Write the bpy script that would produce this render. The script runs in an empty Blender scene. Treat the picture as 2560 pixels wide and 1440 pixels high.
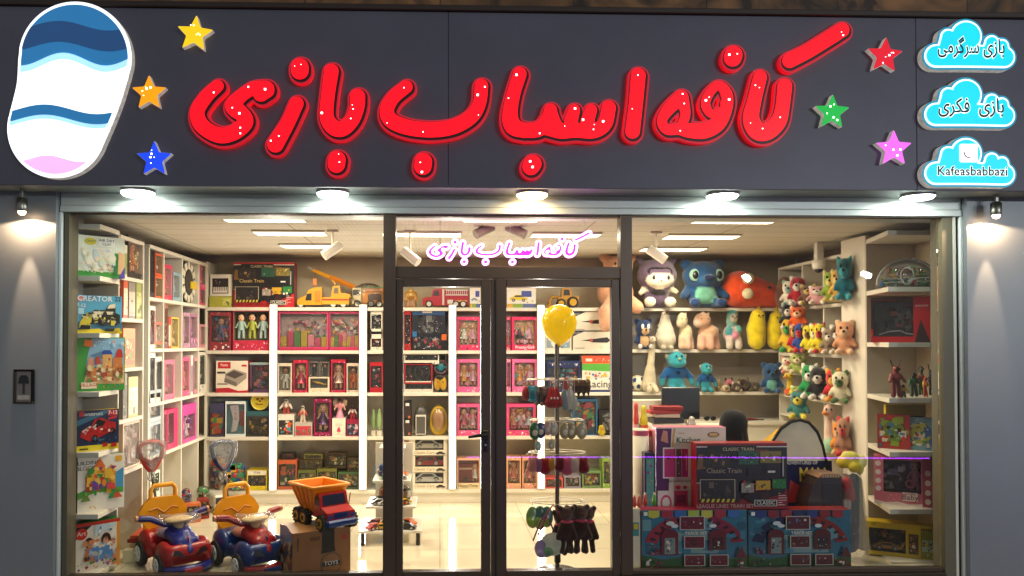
import bpy, math, random
import numpy as np
from mathutils import Vector, Matrix, Euler
SC = bpy.context.scene; COL = SC.collection
R_ = math.radians
# ---------------------------------------------------------------- camera, world, exposure
F, PPX, PPY = 1850.0, 1155.0, 827.0          # focal length and principal point in pixels of the 2560 wide photo
cam = bpy.data.cameras.new('camera'); CAM = bpy.data.objects.new('camera', cam); COL.objects.link(CAM)
CAM.location = (0, -5.3, 1.70); CAM.rotation_euler = (R_(90.9), 0, R_(-1.7))
cam.sensor_width = 36; cam.lens = F / 2560 * 36
cam.shift_x = (1280 - PPX) / 2560; cam.shift_y = (PPY - 720) / 2560
cam.clip_start = .05; cam.clip_end = 300
SC.camera = CAM
W = bpy.data.worlds.new('World'); SC.world = W; W.use_nodes = True
W.cycles.sampling_method = 'NONE'
bg = W.node_tree.nodes['Background']; bg.inputs[0].default_value = (.90, .91, .92, 1); bg.inputs[1].default_value = .30
SC.view_settings.view_transform = 'Standard'; SC.view_settings.look = 'None'
SC.view_settings.exposure = 0.0; SC.view_settings.gamma = 1
try:
    SC.cycles.use_denoising = True
    SC.cycles.max_bounces = 8; SC.cycles.transparent_max_bounces = 16; SC.cycles.diffuse_bounces = 4
    SC.cycles.glossy_bounces = 3; SC.cycles.caustics_reflective = False; SC.cycles.caustics_refractive = False
    SC.cycles.sample_clamp_indirect = 4
except Exception: pass
CR = CAM.rotation_euler.to_matrix(); CO = Vector(CAM.location)
def ray(u, v): return CR @ Vector(((u - PPX) / F, (PPY - v) / F, -1))
def P(u, v, Y): d = ray(u, v); return CO + d * ((Y - CO.y) / d.y)       # photo pixel -> point on a plane facing the street
def PX(u, v, X): d = ray(u, v); return CO + d * ((X - CO.x) / d.x)      # ... on a side wall plane
def PZ(u, v, Z): d = ray(u, v); return CO + d * ((Z - CO.z) / d.z)
# ---------------------------------------------------------------- colours and meshes
def H(h, a=.45):
    if not isinstance(h, str): return h if len(h) == 4 else (*h, a)
    c = [int(h[i:i + 2], 16) / 255 for i in (0, 2, 4)]
    return (*[x / 12.92 if x <= .04045 else ((x + .055) / 1.055) ** 2.4 for x in c], a)
class MB:
    """collects coloured geometry, then links it as one mesh object"""
    def __init__(s): s.v = []; s.f = []; s.c = []; s.sm = []; s.M = None; s.gl = .45
    def add(s, vs, fs, col, sm=False):
        n = len(s.v)
        s.v += [tuple(s.M @ Vector(p)) for p in vs] if s.M else [tuple(p) for p in vs]
        c = H(col, s.gl)
        for f in fs: s.f.append([i + n for i in f]); s.c.append(c); s.sm.append(sm)
    def box(s, x0, y0, z0, x1, y1, z1, col, b=0):
        if b:
            b = min(b, .4 * min(abs(x1 - x0), abs(y1 - y0), abs(z1 - z0)))
            vs = []; ix = {}
            for i, X in enumerate((x0, x1)):
                for j, Y in enumerate((y0, y1)):
                    for k, Z in enumerate((z0, z1)):
                        sx, sy, sz = b * (1 - 2 * i), b * (1 - 2 * j), b * (1 - 2 * k)
                        for a, p in enumerate(((X, Y + sy, Z + sz), (X + sx, Y, Z + sz), (X + sx, Y + sy, Z))):
                            ix[i, j, k, a] = len(vs); vs.append(p)
            q = []
            for i in (0, 1):
                for a, t in ((0, lambda m, n: (i, m, n)), (1, lambda m, n: (m, i, n)), (2, lambda m, n: (m, n, i))):
                    q.append([ix[(*t(m, n), a)] for m, n in ((0, 0), (1, 0), (1, 1), (0, 1))])
            for m in (0, 1):
                for n in (0, 1):
                    q.append([ix[0, m, n, 1], ix[1, m, n, 1], ix[1, m, n, 2], ix[0, m, n, 2]])
                    q.append([ix[m, 0, n, 0], ix[m, 1, n, 0], ix[m, 1, n, 2], ix[m, 0, n, 2]])
                    q.append([ix[m, n, 0, 0], ix[m, n, 1, 0], ix[m, n, 1, 1], ix[m, n, 0, 1]])
                    for k in (0, 1): q.append([ix[m, n, k, a] for a in (0, 1, 2)])
            s.add(vs, q, col); return
        s.add([(x0, y0, z0), (x1, y0, z0), (x1, y1, z0), (x0, y1, z0), (x0, y0, z1), (x1, y0, z1), (x1, y1, z1), (x0, y1, z1)],
              [(0, 3, 2, 1), (4, 5, 6, 7), (0, 1, 5, 4), (1, 2, 6, 5), (2, 3, 7, 6), (3, 0, 4, 7)], col)
    def poly(s, pts, col): s.add(pts, [list(range(len(pts)))], col)
    def prism(s, pts, y0, y1, col, side=None):
        """outline in x,z extruded from y0 (front) to y1"""
        n = len(pts)
        if sum(pts[i][0] * pts[(i + 1) % n][1] - pts[(i + 1) % n][0] * pts[i][1] for i in range(n)) < 0: pts = pts[::-1]
        s.add([(x, y0, z) for x, z in pts], [list(range(n))], col)
        s.add([(x, y1, z) for x, z in pts], [list(range(n))[::-1]], col)
        s.add([(x, y0, z) for x, z in pts] + [(x, y1, z) for x, z in pts], [(i, i + n, (i + 1) % n + n, (i + 1) % n) for i in range(n)], side or col)
    def ell(s, c, r, col, n=10, m=7, rot=None):
        r = (r,) * 3 if not hasattr(r, '__len__') else r
        E = Euler(rot).to_matrix() if rot else None
        vs = []
        for j in range(1, m):
            t = math.pi * j / m
            for i in range(n):
                a = 2 * math.pi * i / n
                p = Vector((r[0] * math.sin(t) * math.cos(a), r[1] * math.sin(t) * math.sin(a), r[2] * math.cos(t)))
                vs.append(tuple((E @ p if E else p) + Vector(c)))
        for z in (1, -1):
            p = Vector((0, 0, r[2] * z)); vs.append(tuple((E @ p if E else p) + Vector(c)))
        T, Bt = len(vs) - 2, len(vs) - 1
        fs = [(T, i, (i + 1) % n) for i in range(n)] + [(Bt, (m - 2) * n + (i + 1) % n, (m - 2) * n + i) for i in range(n)]
        fs += [(j * n + i, (j + 1) * n + i, (j + 1) * n + (i + 1) % n, j * n + (i + 1) % n) for j in range(m - 2) for i in range(n)]
        s.add(vs, fs, col, True)
    def tube(s, pts, r, col, n=8, closed=False, sm=True):
        pts = [Vector(p) for p in pts]; k = len(pts); rs = r if hasattr(r, '__len__') else [r] * k
        vs = []; up = None
        for i, p in enumerate(pts):
            a = pts[i - 1] if i or closed else p; b = pts[(i + 1) % k] if i < k - 1 or closed else p
            d = (b - a).normalized()
            if up is None: up = Vector((0, 0, 1)) if abs(d.z) < .9 else Vector((1, 0, 0))
            x = d.cross(up)
            x = x.normalized() if x.length > 1e-6 else d.orthogonal().normalized()
            up = x.cross(d)
            for j in range(n):
                t = 2 * math.pi * j / n; vs.append(tuple(p + (x * math.cos(t) + up * math.sin(t)) * rs[i]))
        fs = [(i * n + j, i * n + (j + 1) % n, ((i + 1) % k) * n + (j + 1) % n, ((i + 1) % k) * n + j) for i in range(k if closed else k - 1) for j in range(n)]
        s.add(vs, fs, col, sm)
        if not closed: s.add(vs[:n], [list(range(n))[::-1]], col); s.add(vs[-n:], [list(range(n))], col)
    def cyl(s, a, b, r0, r1=None, col='ffffff', n=16): s.tube([a, b], [r0, r0 if r1 is None else r1], col, n)
    def lathe(s, prof, col, n=16, c=(0, 0, 0)):
        vs = [(c[0] + r * math.cos(2 * math.pi * i / n), c[1] + r * math.sin(2 * math.pi * i / n), c[2] + z) for r, z in prof for i in range(n)]
        s.add(vs, [(j * n + i, j * n + (i + 1) % n, (j + 1) * n + (i + 1) % n, (j + 1) * n + i) for j in range(len(prof) - 1) for i in range(n)], col, True)
    def wheel(s, c, r, w, tyre, hub, ax='y', n=18):
        """a tyre with a spoked hub, its axle along ax"""
        c = Vector(c); d = Vector((0, 1, 0)) if ax == 'y' else Vector((1, 0, 0))
        s.tube([c - d * w / 2, c - d * w * .42, c + d * w * .42, c + d * w / 2], [r * .86, r, r, r * .86], tyre, n, sm=False)
        s.cyl(c - d * (w / 2 + .003), c + d * (w / 2 + .003), r * .62, None, hub, n)
    def merge(s, o): n = len(s.v); s.v += o.v; s.f += [[i + n for i in f] for f in o.f]; s.c += o.c; s.sm += o.sm
def mesh_of(mb, name, mat, mat2=None):
    me = bpy.data.meshes.new(name); me.from_pydata(mb.v, [], mb.f)
    tot = np.array([len(f) for f in mb.f]); cc = np.repeat(np.array(mb.c, dtype=np.float32), tot, axis=0)
    if getattr(mb, 'vc', None) is not None: cc = np.array(mb.vc, dtype=np.float32)[np.concatenate([np.array(f) for f in mb.f])]
    at = me.color_attributes.new('Col', 'FLOAT_COLOR', 'CORNER'); at.data.foreach_set('color', cc.ravel())
    me.polygons.foreach_set('use_smooth', mb.sm); me.update(); me.materials.append(mat)
    return me
def tag(o, label=None, cat=None, group=None, kind=None):
    for k, v in (('label', label), ('category', cat), ('group', group), ('kind', kind)):
        if v: o[k] = v
    return o
def link(mb, name, mat, parent=None, loc=(0, 0, 0), rz=0, rot=None):
    o = bpy.data.objects.new(name, mesh_of(mb, name, mat)); COL.objects.link(o)
    o.location = loc; o.rotation_euler = rot or (0, 0, rz)
    if parent: o.parent = parent
    return o
def thing(name, label, cat, loc=(0, 0, 0), rz=0, group=None, rot=None):
    o = bpy.data.objects.new(name, None); COL.objects.link(o); o.empty_display_size = .05
    o.location = loc; o.rotation_euler = rot or (0, 0, rz); return tag(o, label, cat, group)
def dup(o, loc=None, label=None, rz=None):
    """a copy of a thing with copies of its parts and sub-parts"""
    r = o.copy(); COL.objects.link(r)
    def kids(a, b):
        for ch in list(a.children):
            c = ch.copy(); COL.objects.link(c); c.parent = b; kids(ch, c)
    kids(o, r)
    if loc is not None: r.location = loc
    if rz is not None: r.rotation_euler = (0, 0, rz)
    if label: r['label'] = label
    return r
# ---------------------------------------------------------------- smooth closed surfaces from ellipsoids and tapered limbs (surface nets)
def blob(els, res=26, k=.02):
    """els: (centre, radii, colour[, rot]) ellipsoids or (a, b, ra, rb, colour) limbs, melted into ONE continuous surface"""
    lo = np.full(3, 1e9); hi = -lo
    for e in els:
        if isinstance(e[0], str): pts, r = [np.array(e[1], float)], max(e[2])
        elif len(e) == 5: pts, r = [np.array(e[0], float), np.array(e[1], float)], max(e[2], e[3])
        else: pts, r = [np.array(e[0], float)], max(e[1]) if hasattr(e[1], '__len__') else e[1]
        for p in pts: lo = np.minimum(lo, p - r); hi = np.maximum(hi, p + r)
    st = max(hi - lo) / res; lo = lo - 2 * st; n = np.ceil((hi - lo) / st).astype(int) + 3
    g = np.stack(np.meshgrid(*[lo[a] + st * np.arange(n[a]) for a in range(3)], indexing='ij'), -1)
    def dist(e, p):
        if isinstance(e[0], str):
            q = p - np.array(e[1], float)
            if len(e) > 5: q = q @ np.array(Euler(e[5]).to_matrix())
            q = np.abs(q) - np.array(e[2], float) + e[3]; return np.linalg.norm(np.maximum(q, 0), axis=-1) + np.minimum(q.max(-1), 0) - e[3]
        if len(e) == 5:
            a, b = np.array(e[0], float), np.array(e[1], float); ab = b - a
            t = np.clip(((p - a) @ ab) / max(ab @ ab, 1e-12), 0, 1)
            return np.linalg.norm(p - a - t[..., None] * ab, axis=-1) - (e[2] + (e[3] - e[2]) * t)
        r = np.array(e[1] if hasattr(e[1], '__len__') else (e[1],) * 3, float); q = p - np.array(e[0], float)
        if len(e) == 4: q = q @ np.array(Euler(e[3]).to_matrix())
        k0 = np.linalg.norm(q / r, axis=-1); k1 = np.linalg.norm(q / (r * r), axis=-1)
        return np.where(k1 > 1e-9, k0 * (k0 - 1) / np.maximum(k1, 1e-9), -min(r))
    def field(p):
        ds = np.stack([dist(e, p) for e in els], -1); m = ds.min(-1)
        return m - k * np.log(np.exp(-(ds - m[..., None]) / k).sum(-1)), ds.argmin(-1)
    f, _ = field(g); ins = f < 0
    cs = sum((ins[i:n[0] - 1 + i, j:n[1] - 1 + j, l:n[2] - 1 + l].astype(int)) for i in (0, 1) for j in (0, 1) for l in (0, 1))
    act = (cs > 0) & (cs < 8); idx = -np.ones(act.shape, int); idx[act] = np.arange(act.sum())
    acc = np.zeros((*act.shape, 3)); cnt = np.zeros(act.shape)
    for a in range(3):
        for i in (0, 1):
            for j in (0, 1):
                o = [0, 0, 0]; b, c = [x for x in range(3) if x != a]; o[b] = i; o[c] = j
                s0 = tuple(slice(o[x], o[x] + act.shape[x]) for x in range(3)); o2 = list(o); o2[a] += 1
                s1 = tuple(slice(o2[x], o2[x] + act.shape[x]) for x in range(3))
                f0, f1 = f[s0], f[s1]; m = (f0 < 0) != (f1 < 0)
                t = np.where(m, f0 / np.where(m, f0 - f1, 1), 0)
                for x in range(3): acc[..., x] += m * (o[x] + (t if x == a else 0))
                cnt += m
    ii = np.argwhere(act); vs = lo + st * (ii + acc[act] / cnt[act][:, None])
    fs = []
    for a in range(3):
        b, c = (a + 1) % 3, (a + 2) % 3; sl = [slice(None)] * 3; sl[a] = slice(0, n[a] - 1); s2 = list(sl); s2[a] = slice(1, n[a])
        A, B2 = ins[tuple(sl)], ins[tuple(s2)]
        for e in np.argwhere(A != B2):
            if e[b] == 0 or e[c] == 0: continue
            q = []
            for i, j in ((0, 0), (1, 0), (1, 1), (0, 1)):
                w = e.copy(); w[b] -= i; w[c] -= j; q.append(int(idx[tuple(w)]))
            fs.append(q if A[tuple(e)] else q[::-1])
    mb = MB(); mb.v = [tuple(x) for x in vs]; mb.f = fs; mb.sm = [True] * len(fs); mb.c = [(1, 1, 1, 1)] * len(fs)
    cols = np.array([H(e[4] if isinstance(e[0], str) or len(e) == 5 else e[2]) for e in els]); mb.vc = cols[field(vs)[1]]
    return mb
# ---------------------------------------------------------------- flat outlines from drawn strokes (marching squares)
def spline(pts, k=8):
    p = [np.array(x, float) for x in pts]
    if len(p) < 3: return [tuple(x) for x in p]
    p = [2 * p[0] - p[1]] + p + [2 * p[-1] - p[-2]]; out = []
    for i in range(1, len(p) - 2):
        for t in np.linspace(0, 1, k, endpoint=False):
            out.append(tuple(.5 * ((2 * p[i]) + (p[i + 1] - p[i - 1]) * t + (2 * p[i - 1] - 5 * p[i] + 4 * p[i + 1] - p[i + 2]) * t * t + (3 * p[i] - p[i - 1] - 3 * p[i + 1] + p[i + 2]) * t ** 3)))
    return out + [tuple(p[-2])]
def strokes_field(strokes, pad=40, step=2.0):
    pts = np.array([q for s in strokes for q in s], float); lo = pts[:, :2].min(0) - pts[:, 2].max() - pad; hi = pts[:, :2].max(0) + pts[:, 2].max() + pad
    xs = np.arange(lo[0], hi[0], step); ys = np.arange(lo[1], hi[1], step); X, Y = np.meshgrid(xs, ys, indexing='ij'); f = np.full(X.shape, 1e9)
    for s in strokes:
        s = spline(s, 6) if len(s) > 1 else [s[0], (s[0][0], s[0][1] + .01, s[0][2])]
        for a, b in zip(s, s[1:]):
            d = (b[0] - a[0], b[1] - a[1]); L = d[0] ** 2 + d[1] ** 2 + 1e-9
            t = np.clip(((X - a[0]) * d[0] + (Y - a[1]) * d[1]) / L, 0, 1)
            f = np.minimum(f, np.hypot(X - a[0] - t * d[0], Y - a[1] - t * d[1]) - (a[2] + (b[2] - a[2]) * t))
    return xs, ys, f
def contours(fld, lev=0., thin=2):
    xs, ys, f = fld; f = f - lev; st = xs[1] - xs[0]; nxt = {}
    I = f < 0
    def cut(i, j, h):
        a, b = (f[i, j], f[i + 1, j]) if h else (f[i, j], f[i, j + 1]); t = a / (a - b)
        return (xs[i] + st * t, ys[j]) if h else (xs[i], ys[j] + st * t)
    pos = {}
    for i, j in np.argwhere((I[:-1, :-1] != I[1:, :-1]) | (I[:-1, :-1] != I[:-1, 1:]) | (I[1:, 1:] != I[1:, :-1]) | (I[1:, 1:] != I[:-1, 1:])):
        c = [I[i, j], I[i + 1, j], I[i + 1, j + 1], I[i, j + 1]]; ed = [(i, j, 1), (i + 1, j, 0), (i, j + 1, 1), (i, j, 0)]
        st_, en = [], []
        for k in range(4):
            if c[k] and not c[(k + 1) % 4]: st_.append(ed[k])
            if not c[k] and c[(k + 1) % 4]: en.append(ed[k])
        for a, b in zip(st_, en if len(en) < 2 else en[::-1]): nxt[a] = b
        for e in st_ + en: pos[e] = cut(*e)
    out = []
    while nxt:
        k = next(iter(nxt)); loop = []
        while k in nxt: loop.append(pos[k]); k = nxt.pop(k)
        if len(loop) > 8: out.append(loop[::thin])
    return out
def fill(loops, depth, mat, name, parent, to, y, col='ffffff', bevel=0):
    """a plate with the outline loops (pixels, mapped by to(u,v)->x,z), its front at y, reaching back by depth"""
    cu = bpy.data.curves.new(name, 'CURVE'); cu.dimensions = '2D'; cu.fill_mode = 'BOTH'; cu.extrude = depth / 2
    for lp in loops:
        sp = cu.splines.new('POLY'); sp.points.add(len(lp) - 1); sp.use_cyclic_u = True
        for q, (u, v) in zip(sp.points, lp): x, z = to(u, v); q.co = (x, z, 0, 1)
    ob = bpy.data.objects.new(name, cu); COL.objects.link(ob)
    me = bpy.data.meshes.new_from_object(ob); bpy.data.objects.remove(ob); bpy.data.curves.remove(cu)
    me.transform(Matrix.Translation((0, y + depth / 2, 0)) @ Matrix.Rotation(R_(90), 4, 'X'))
    at = me.color_attributes.new('Col', 'FLOAT_COLOR', 'CORNER'); at.data.foreach_set('color', np.tile(np.array(H(col), dtype=np.float32), len(me.loops)))
    me.materials.clear(); me.materials.append(mat)
    o = bpy.data.objects.new(name, me); COL.objects.link(o); o.parent = parent; return o
TXT = {}
def text_geo(s, off=0, bold=False):
    """(vertices, faces, width) of lettering one unit high, centred on x"""
    k = (s, off)
    if k not in TXT:
        cu = bpy.data.curves.new('lettering', 'FONT'); cu.body = s; cu.size = 1.4; cu.align_x = 'CENTER'; cu.offset = off; cu.resolution_u = 2; cu.fill_mode = 'FRONT'
        ob = bpy.data.objects.new('lettering', cu); COL.objects.link(ob); bpy.context.view_layer.update()
        me = bpy.data.meshes.new_from_object(ob.evaluated_get(bpy.context.evaluated_depsgraph_get())); bpy.data.objects.remove(ob); bpy.data.curves.remove(cu)
        TXT[k] = ([tuple(v.co) for v in me.vertices], [tuple(p.vertices) for p in me.polygons]); bpy.data.meshes.remove(me)
    return TXT[k]
def put_text(mb, s, x, z, h, y, col, off=0, wmax=None):
    vs, fs = text_geo(s, off)
    if not vs: return
    w = max(v[0] for v in vs) - min(v[0] for v in vs); sx = h if not wmax or w * h <= wmax else wmax / w
    mb.add([(x + v[0] * sx, y, z + (v[1] - .35) * h) for v in vs], fs, col)
# ---------------------------------------------------------------- materials
def mat(name, rough=None, metal=0, bump=0, bscale=60, var=.12, vscale=6, sheen=0, coat=0, emit=0, col=None, spec=.5, aniso=None, tint=None):
    """Principled material whose base colour is the object's own colour attribute, broken up a little by noise"""
    m = bpy.data.materials.new(name); m.use_nodes = True; nt = m.node_tree; N = nt.nodes; L = nt.links; b = N['Principled BSDF']
    at = N.new('ShaderNodeAttribute'); at.attribute_name = 'Col'; tc = N.new('ShaderNodeTexCoord')
    nz = N.new('ShaderNodeTexNoise'); nz.inputs['Scale'].default_value = vscale; nz.inputs['Detail'].default_value = 6; L.new(tc.outputs['Object'], nz.inputs['Vector'])
    mr = N.new('ShaderNodeMapRange'); mr.inputs[1].default_value = .3; mr.inputs[2].default_value = .7; mr.inputs[3].default_value = 1 - var; mr.inputs[4].default_value = 1 + var * .6; L.new(nz.outputs['Fac'], mr.inputs[0])
    mx = N.new('ShaderNodeMix'); mx.data_type = 'RGBA'; mx.blend_type = 'MULTIPLY'; mx.inputs[0].default_value = 1
    L.new(mr.outputs[0], mx.inputs[7])
    if col: mx.inputs[6].default_value = H(col)
    else: L.new(at.outputs['Color'], mx.inputs[6])
    L.new(mx.outputs[2], b.inputs['Base Color'])
    if rough is None: L.new(at.outputs['Alpha'], b.inputs['Roughness'])
    else: b.inputs['Roughness'].default_value = rough
    b.inputs['Metallic'].default_value = metal; b.inputs['Specular IOR Level'].default_value = spec
    b.inputs['Sheen Weight'].default_value = sheen; b.inputs['Coat Weight'].default_value = coat
    if aniso: b.inputs['Anisotropic'].default_value = aniso
    if emit: m.cycles.emission_sampling = 'NONE'; L.new(mx.outputs[2], b.inputs['Emission Color']); b.inputs['Emission Strength'].default_value = emit
    if bump:
        n2 = N.new('ShaderNodeTexNoise'); n2.inputs['Scale'].default_value = bscale; n2.inputs['Detail'].default_value = 4; L.new(tc.outputs['Object'], n2.inputs['Vector'])
        bp = N.new('ShaderNodeBump'); bp.inputs['Strength'].default_value = bump; bp.inputs['Distance'].default_value = .01; L.new(n2.outputs['Fac'], bp.inputs['Height']); L.new(bp.outputs[0], b.inputs['Normal'])
    return m
def glow(name, col, st, dim=0, sample=False):
    """a lit diffuser: emission over a plastic surface"""
    m = bpy.data.materials.new(name); m.use_nodes = True; nt = m.node_tree; b = nt.nodes['Principled BSDF']; m.cycles.emission_sampling = 'FRONT' if sample else 'NONE'
    b.inputs['Base Color'].default_value = H(col); b.inputs['Roughness'].default_value = .3
    b.inputs['Emission Color'].default_value = H(col); b.inputs['Emission Strength'].default_value = st
    tc = nt.nodes.new('ShaderNodeTexCoord'); nz = nt.nodes.new('ShaderNodeTexNoise'); nz.inputs['Scale'].default_value = 5; nt.links.new(tc.outputs['Object'], nz.inputs['Vector'])
    mr = nt.nodes.new('ShaderNodeMapRange'); mr.inputs[3].default_value = st * .85; mr.inputs[4].default_value = st * 1.15; nt.links.new(nz.outputs['Fac'], mr.inputs[0]); nt.links.new(mr.outputs[0], b.inputs['Emission Strength'])
    return m
def clear(name, tintc=(1, 1, 1), gloss=.5, rough=.05, white=0., bump=0):
    """thin clear sheet: see-through with reflections by the angle"""
    m = bpy.data.materials.new(name); m.use_nodes = True; nt = m.node_tree; N = nt.nodes; L = nt.links; N.remove(N['Principled BSDF']); o = N['Material Output']
    t = N.new('ShaderNodeBsdfTransparent'); t.inputs[0].default_value = (*tintc, 1); g = N.new('ShaderNodeBsdfGlossy'); g.inputs['Roughness'].default_value = rough
    fr = N.new('ShaderNodeFresnel'); fr.inputs[0].default_value = 1.45; ml = N.new('ShaderNodeMath'); ml.operation = 'MULTIPLY'; ml.inputs[1].default_value = gloss; L.new(fr.outputs[0], ml.inputs[0])
    mx = N.new('ShaderNodeMixShader'); L.new(ml.outputs[0], mx.inputs[0]); L.new(t.outputs[0], mx.inputs[1]); L.new(g.outputs[0], mx.inputs[2]); out = mx
    if bump:
        tc = N.new('ShaderNodeTexCoord'); n2 = N.new('ShaderNodeTexNoise'); n2.inputs['Scale'].default_value = 22; n2.inputs['Distortion'].default_value = 1.5; L.new(tc.outputs['Object'], n2.inputs['Vector'])
        bp = N.new('ShaderNodeBump'); bp.inputs['Strength'].default_value = bump; bp.inputs['Distance'].default_value = .03; L.new(n2.outputs['Fac'], bp.inputs['Height']); L.new(bp.outputs[0], g.inputs['Normal']); L.new(bp.outputs[0], fr.inputs['Normal'])
    if white:
        d = N.new('ShaderNodeBsdfDiffuse'); d.inputs[0].default_value = (.85, .85, .82, 1); m2 = N.new('ShaderNodeMixShader'); m2.inputs[0].default_value = white; L.new(mx.outputs[0], m2.inputs[1]); L.new(d.outputs[0], m2.inputs[2]); out = m2
    L.new(out.outputs[0], o.inputs['Surface']); return m
CARD = mat('printed_card', None, var=.10, spec=.45)
PLAS = mat('moulded_plastic', .28, var=.05, spec=.55)
PLUSH = mat('plush_fabric', .95, bump=.8, bscale=140, var=.22, vscale=14, sheen=.35, spec=.1)
FAB = mat('woven_fabric', .9, bump=.3, bscale=200, var=.1, sheen=.15, spec=.2)
BOARD = mat('white_laminate_board', .42, var=.06, vscale=2.5, bump=.02, bscale=30)
METAL = mat('metal', .35, metal=1, var=.08, aniso=.3)
DARKAL = mat('bronze_anodised_aluminium', .38, metal=.35, var=.06, vscale=3, aniso=.4)
PAINT = mat('satin_paint', .5, var=.06, vscale=3)
RUBBER = mat('rubber', .7, var=.15, bump=.2)
BAG2 = clear('white_wrapping_bag', gloss=.9, rough=.15, white=.16, bump=1.0)
FILM = clear('clear_packaging_film', gloss=.9, rough=.06, white=.02, bump=.35)
BAG = clear('crinkled_plastic_bag', gloss=.55, rough=.12, white=.10, bump=1.0)
GLASS = clear('shop_window_glass', (.975, .985, .975), .6, .0)
# ================================================================ the place
XL, XR, YB, ZC = -2.85, 4.02, 2.93, 2.64      # side walls, back wall, ceiling of the shop
XLF, XRF, YF = -2.45, 3.62, 2.54              # front planes of the left, right and back shelving
def m_ceiling():
    m = mat('slatted_ceiling_tile', .8, var=.06, col='d8cdb6'); nt = m.node_tree; N = nt.nodes; L = nt.links
    tc = N.new('ShaderNodeTexCoord'); br = N.new('ShaderNodeTexBrick'); br.offset = 0; br.inputs['Scale'].default_value = 1; br.inputs['Brick Width'].default_value = 1.21; br.inputs['Row Height'].default_value = .305
    br.inputs['Mortar Size'].default_value = .006; br.inputs['Mortar Smooth'].default_value = .3; br.inputs[1].default_value = H('d2ccbc'); br.inputs[2].default_value = H('cac3b2'); br.inputs[3].default_value = H('8f8268')
    L.new(tc.outputs['Object'], br.inputs['Vector']); b = N['Principled BSDF']; L.new(br.outputs['Color'], b.inputs['Base Color'])
    wv = N.new('ShaderNodeTexWave'); wv.inputs['Scale'].default_value = 9; wv.bands_direction = 'X'; wv.inputs['Distortion'].default_value = .6; L.new(tc.outputs['Object'], wv.inputs['Vector'])
    bp = N.new('ShaderNodeBump'); bp.inputs['Strength'].default_value = .35; bp.inputs['Distance'].default_value = .006; L.new(wv.outputs['Fac'], bp.inputs['Height']); L.new(bp.outputs[0], b.inputs['Normal']); return m
def m_floor():
    m = mat('polished_floor_tile', .07, var=.04, vscale=1.5, spec=.9, coat=.6); nt = m.node_tree; N = nt.nodes; L = nt.links
    tc = N.new('ShaderNodeTexCoord'); br = N.new('ShaderNodeTexBrick'); br.offset = 0; br.inputs['Scale'].default_value = 1; br.inputs['Brick Width'].default_value = .8; br.inputs['Row Height'].default_value = .8
    br.inputs['Mortar Size'].default_value = .003; br.inputs[1].default_value = H('e4dac0'); br.inputs[2].default_value = H('e0d5b8'); br.inputs[3].default_value = H('a8987a')
    L.new(tc.outputs['Object'], br.inputs['Vector']); L.new(br.outputs['Color'], N['Principled BSDF'].inputs['Base Color']); return m
def m_stone():
    m = mat('veined_brown_stone', .35, var=.3, col='5a3d22'); nt = m.node_tree; N = nt.nodes; L = nt.links; tc = N.new('ShaderNodeTexCoord')
    n = N.new('ShaderNodeTexNoise'); n.inputs['Scale'].default_value = 1.6; n.inputs['Detail'].default_value = 9; n.inputs['Distortion'].default_value = 2.5; L.new(tc.outputs['Object'], n.inputs['Vector'])
    cr = N.new('ShaderNodeValToRGB'); e = cr.color_ramp.elements; e[0].position = .38; e[0].color = H('2e1c0e'); e[1].position = .62; e[1].color = H('94683a'); L.new(n.outputs['Fac'], cr.inputs[0])
    br = N.new('ShaderNodeTexBrick'); br.offset = .5; br.inputs['Scale'].default_value = 1; br.inputs['Brick Width'].default_value = .9; br.inputs['Row Height'].default_value = .45; br.inputs['Mortar Size'].default_value = .004
    sw = N.new('ShaderNodeMapping'); sw.inputs['Rotation'].default_value = (R_(90), 0, 0); L.new(tc.outputs['Object'], sw.inputs[0]); L.new(sw.outputs[0], br.inputs['Vector'])
    mx = N.new('ShaderNodeMix'); mx.data_type = 'RGBA'; mx.blend_type = 'MULTIPLY'; mx.inputs[0].default_value = 1; br.inputs[1].default_value = (1, 1, 1, 1); br.inputs[2].default_value = (.55, .55, .55, 1); br.inputs[3].default_value = (.1, .1, .1, 1)
    L.new(cr.outputs[0], mx.inputs[6]); L.new(br.outputs['Color'], mx.inputs[7]); L.new(mx.outputs[2], N['Principled BSDF'].inputs['Base Color']); return m
def m_pave():
    m = mat('street_paving', .8, var=.2, bump=.3); nt = m.node_tree; N = nt.nodes; L = nt.links; tc = N.new('ShaderNodeTexCoord')
    br = N.new('ShaderNodeTexBrick'); br.inputs['Scale'].default_value = 1; br.inputs['Brick Width'].default_value = .4; br.inputs['Row Height'].default_value = .4; br.inputs['Mortar Size'].default_value = .006; br.inputs[1].default_value = H('8a8580'); br.inputs[2].default_value = H('7c7873'); br.inputs[3].default_value = H('45423f')
    L.new(tc.outputs['Object'], br.inputs['Vector']); L.new(br.outputs['Color'], N['Principled BSDF'].inputs['Base Color']); return m
ALU = mat('brushed_grey_panel', .46, metal=.35, var=.05, vscale=2, bump=.04, bscale=220, spec=.5, aniso=.5)
FASC = mat('dark_grey_composite_panel', .42, metal=.1, var=.08, vscale=3, spec=.45)
# ---- ground
mb = MB(); mb.box(-9, -14, -.40, 9, -1.3, -.27, '4a4a4c'); tag(link(mb, 'road', mat('asphalt', .85, var=.25, bump=.5)), kind='structure')
mb = MB(); mb.box(-9, -1.3, -.40, 9, -.12, -.12, '8a8580'); tag(link(mb, 'pavement', m_pave()), kind='structure')
mb = MB(); mb.box(XL, .06, -.1, XR, YB, 0, 'd8cba8'); tag(link(mb, 'floor', m_floor()), kind='structure')
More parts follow.
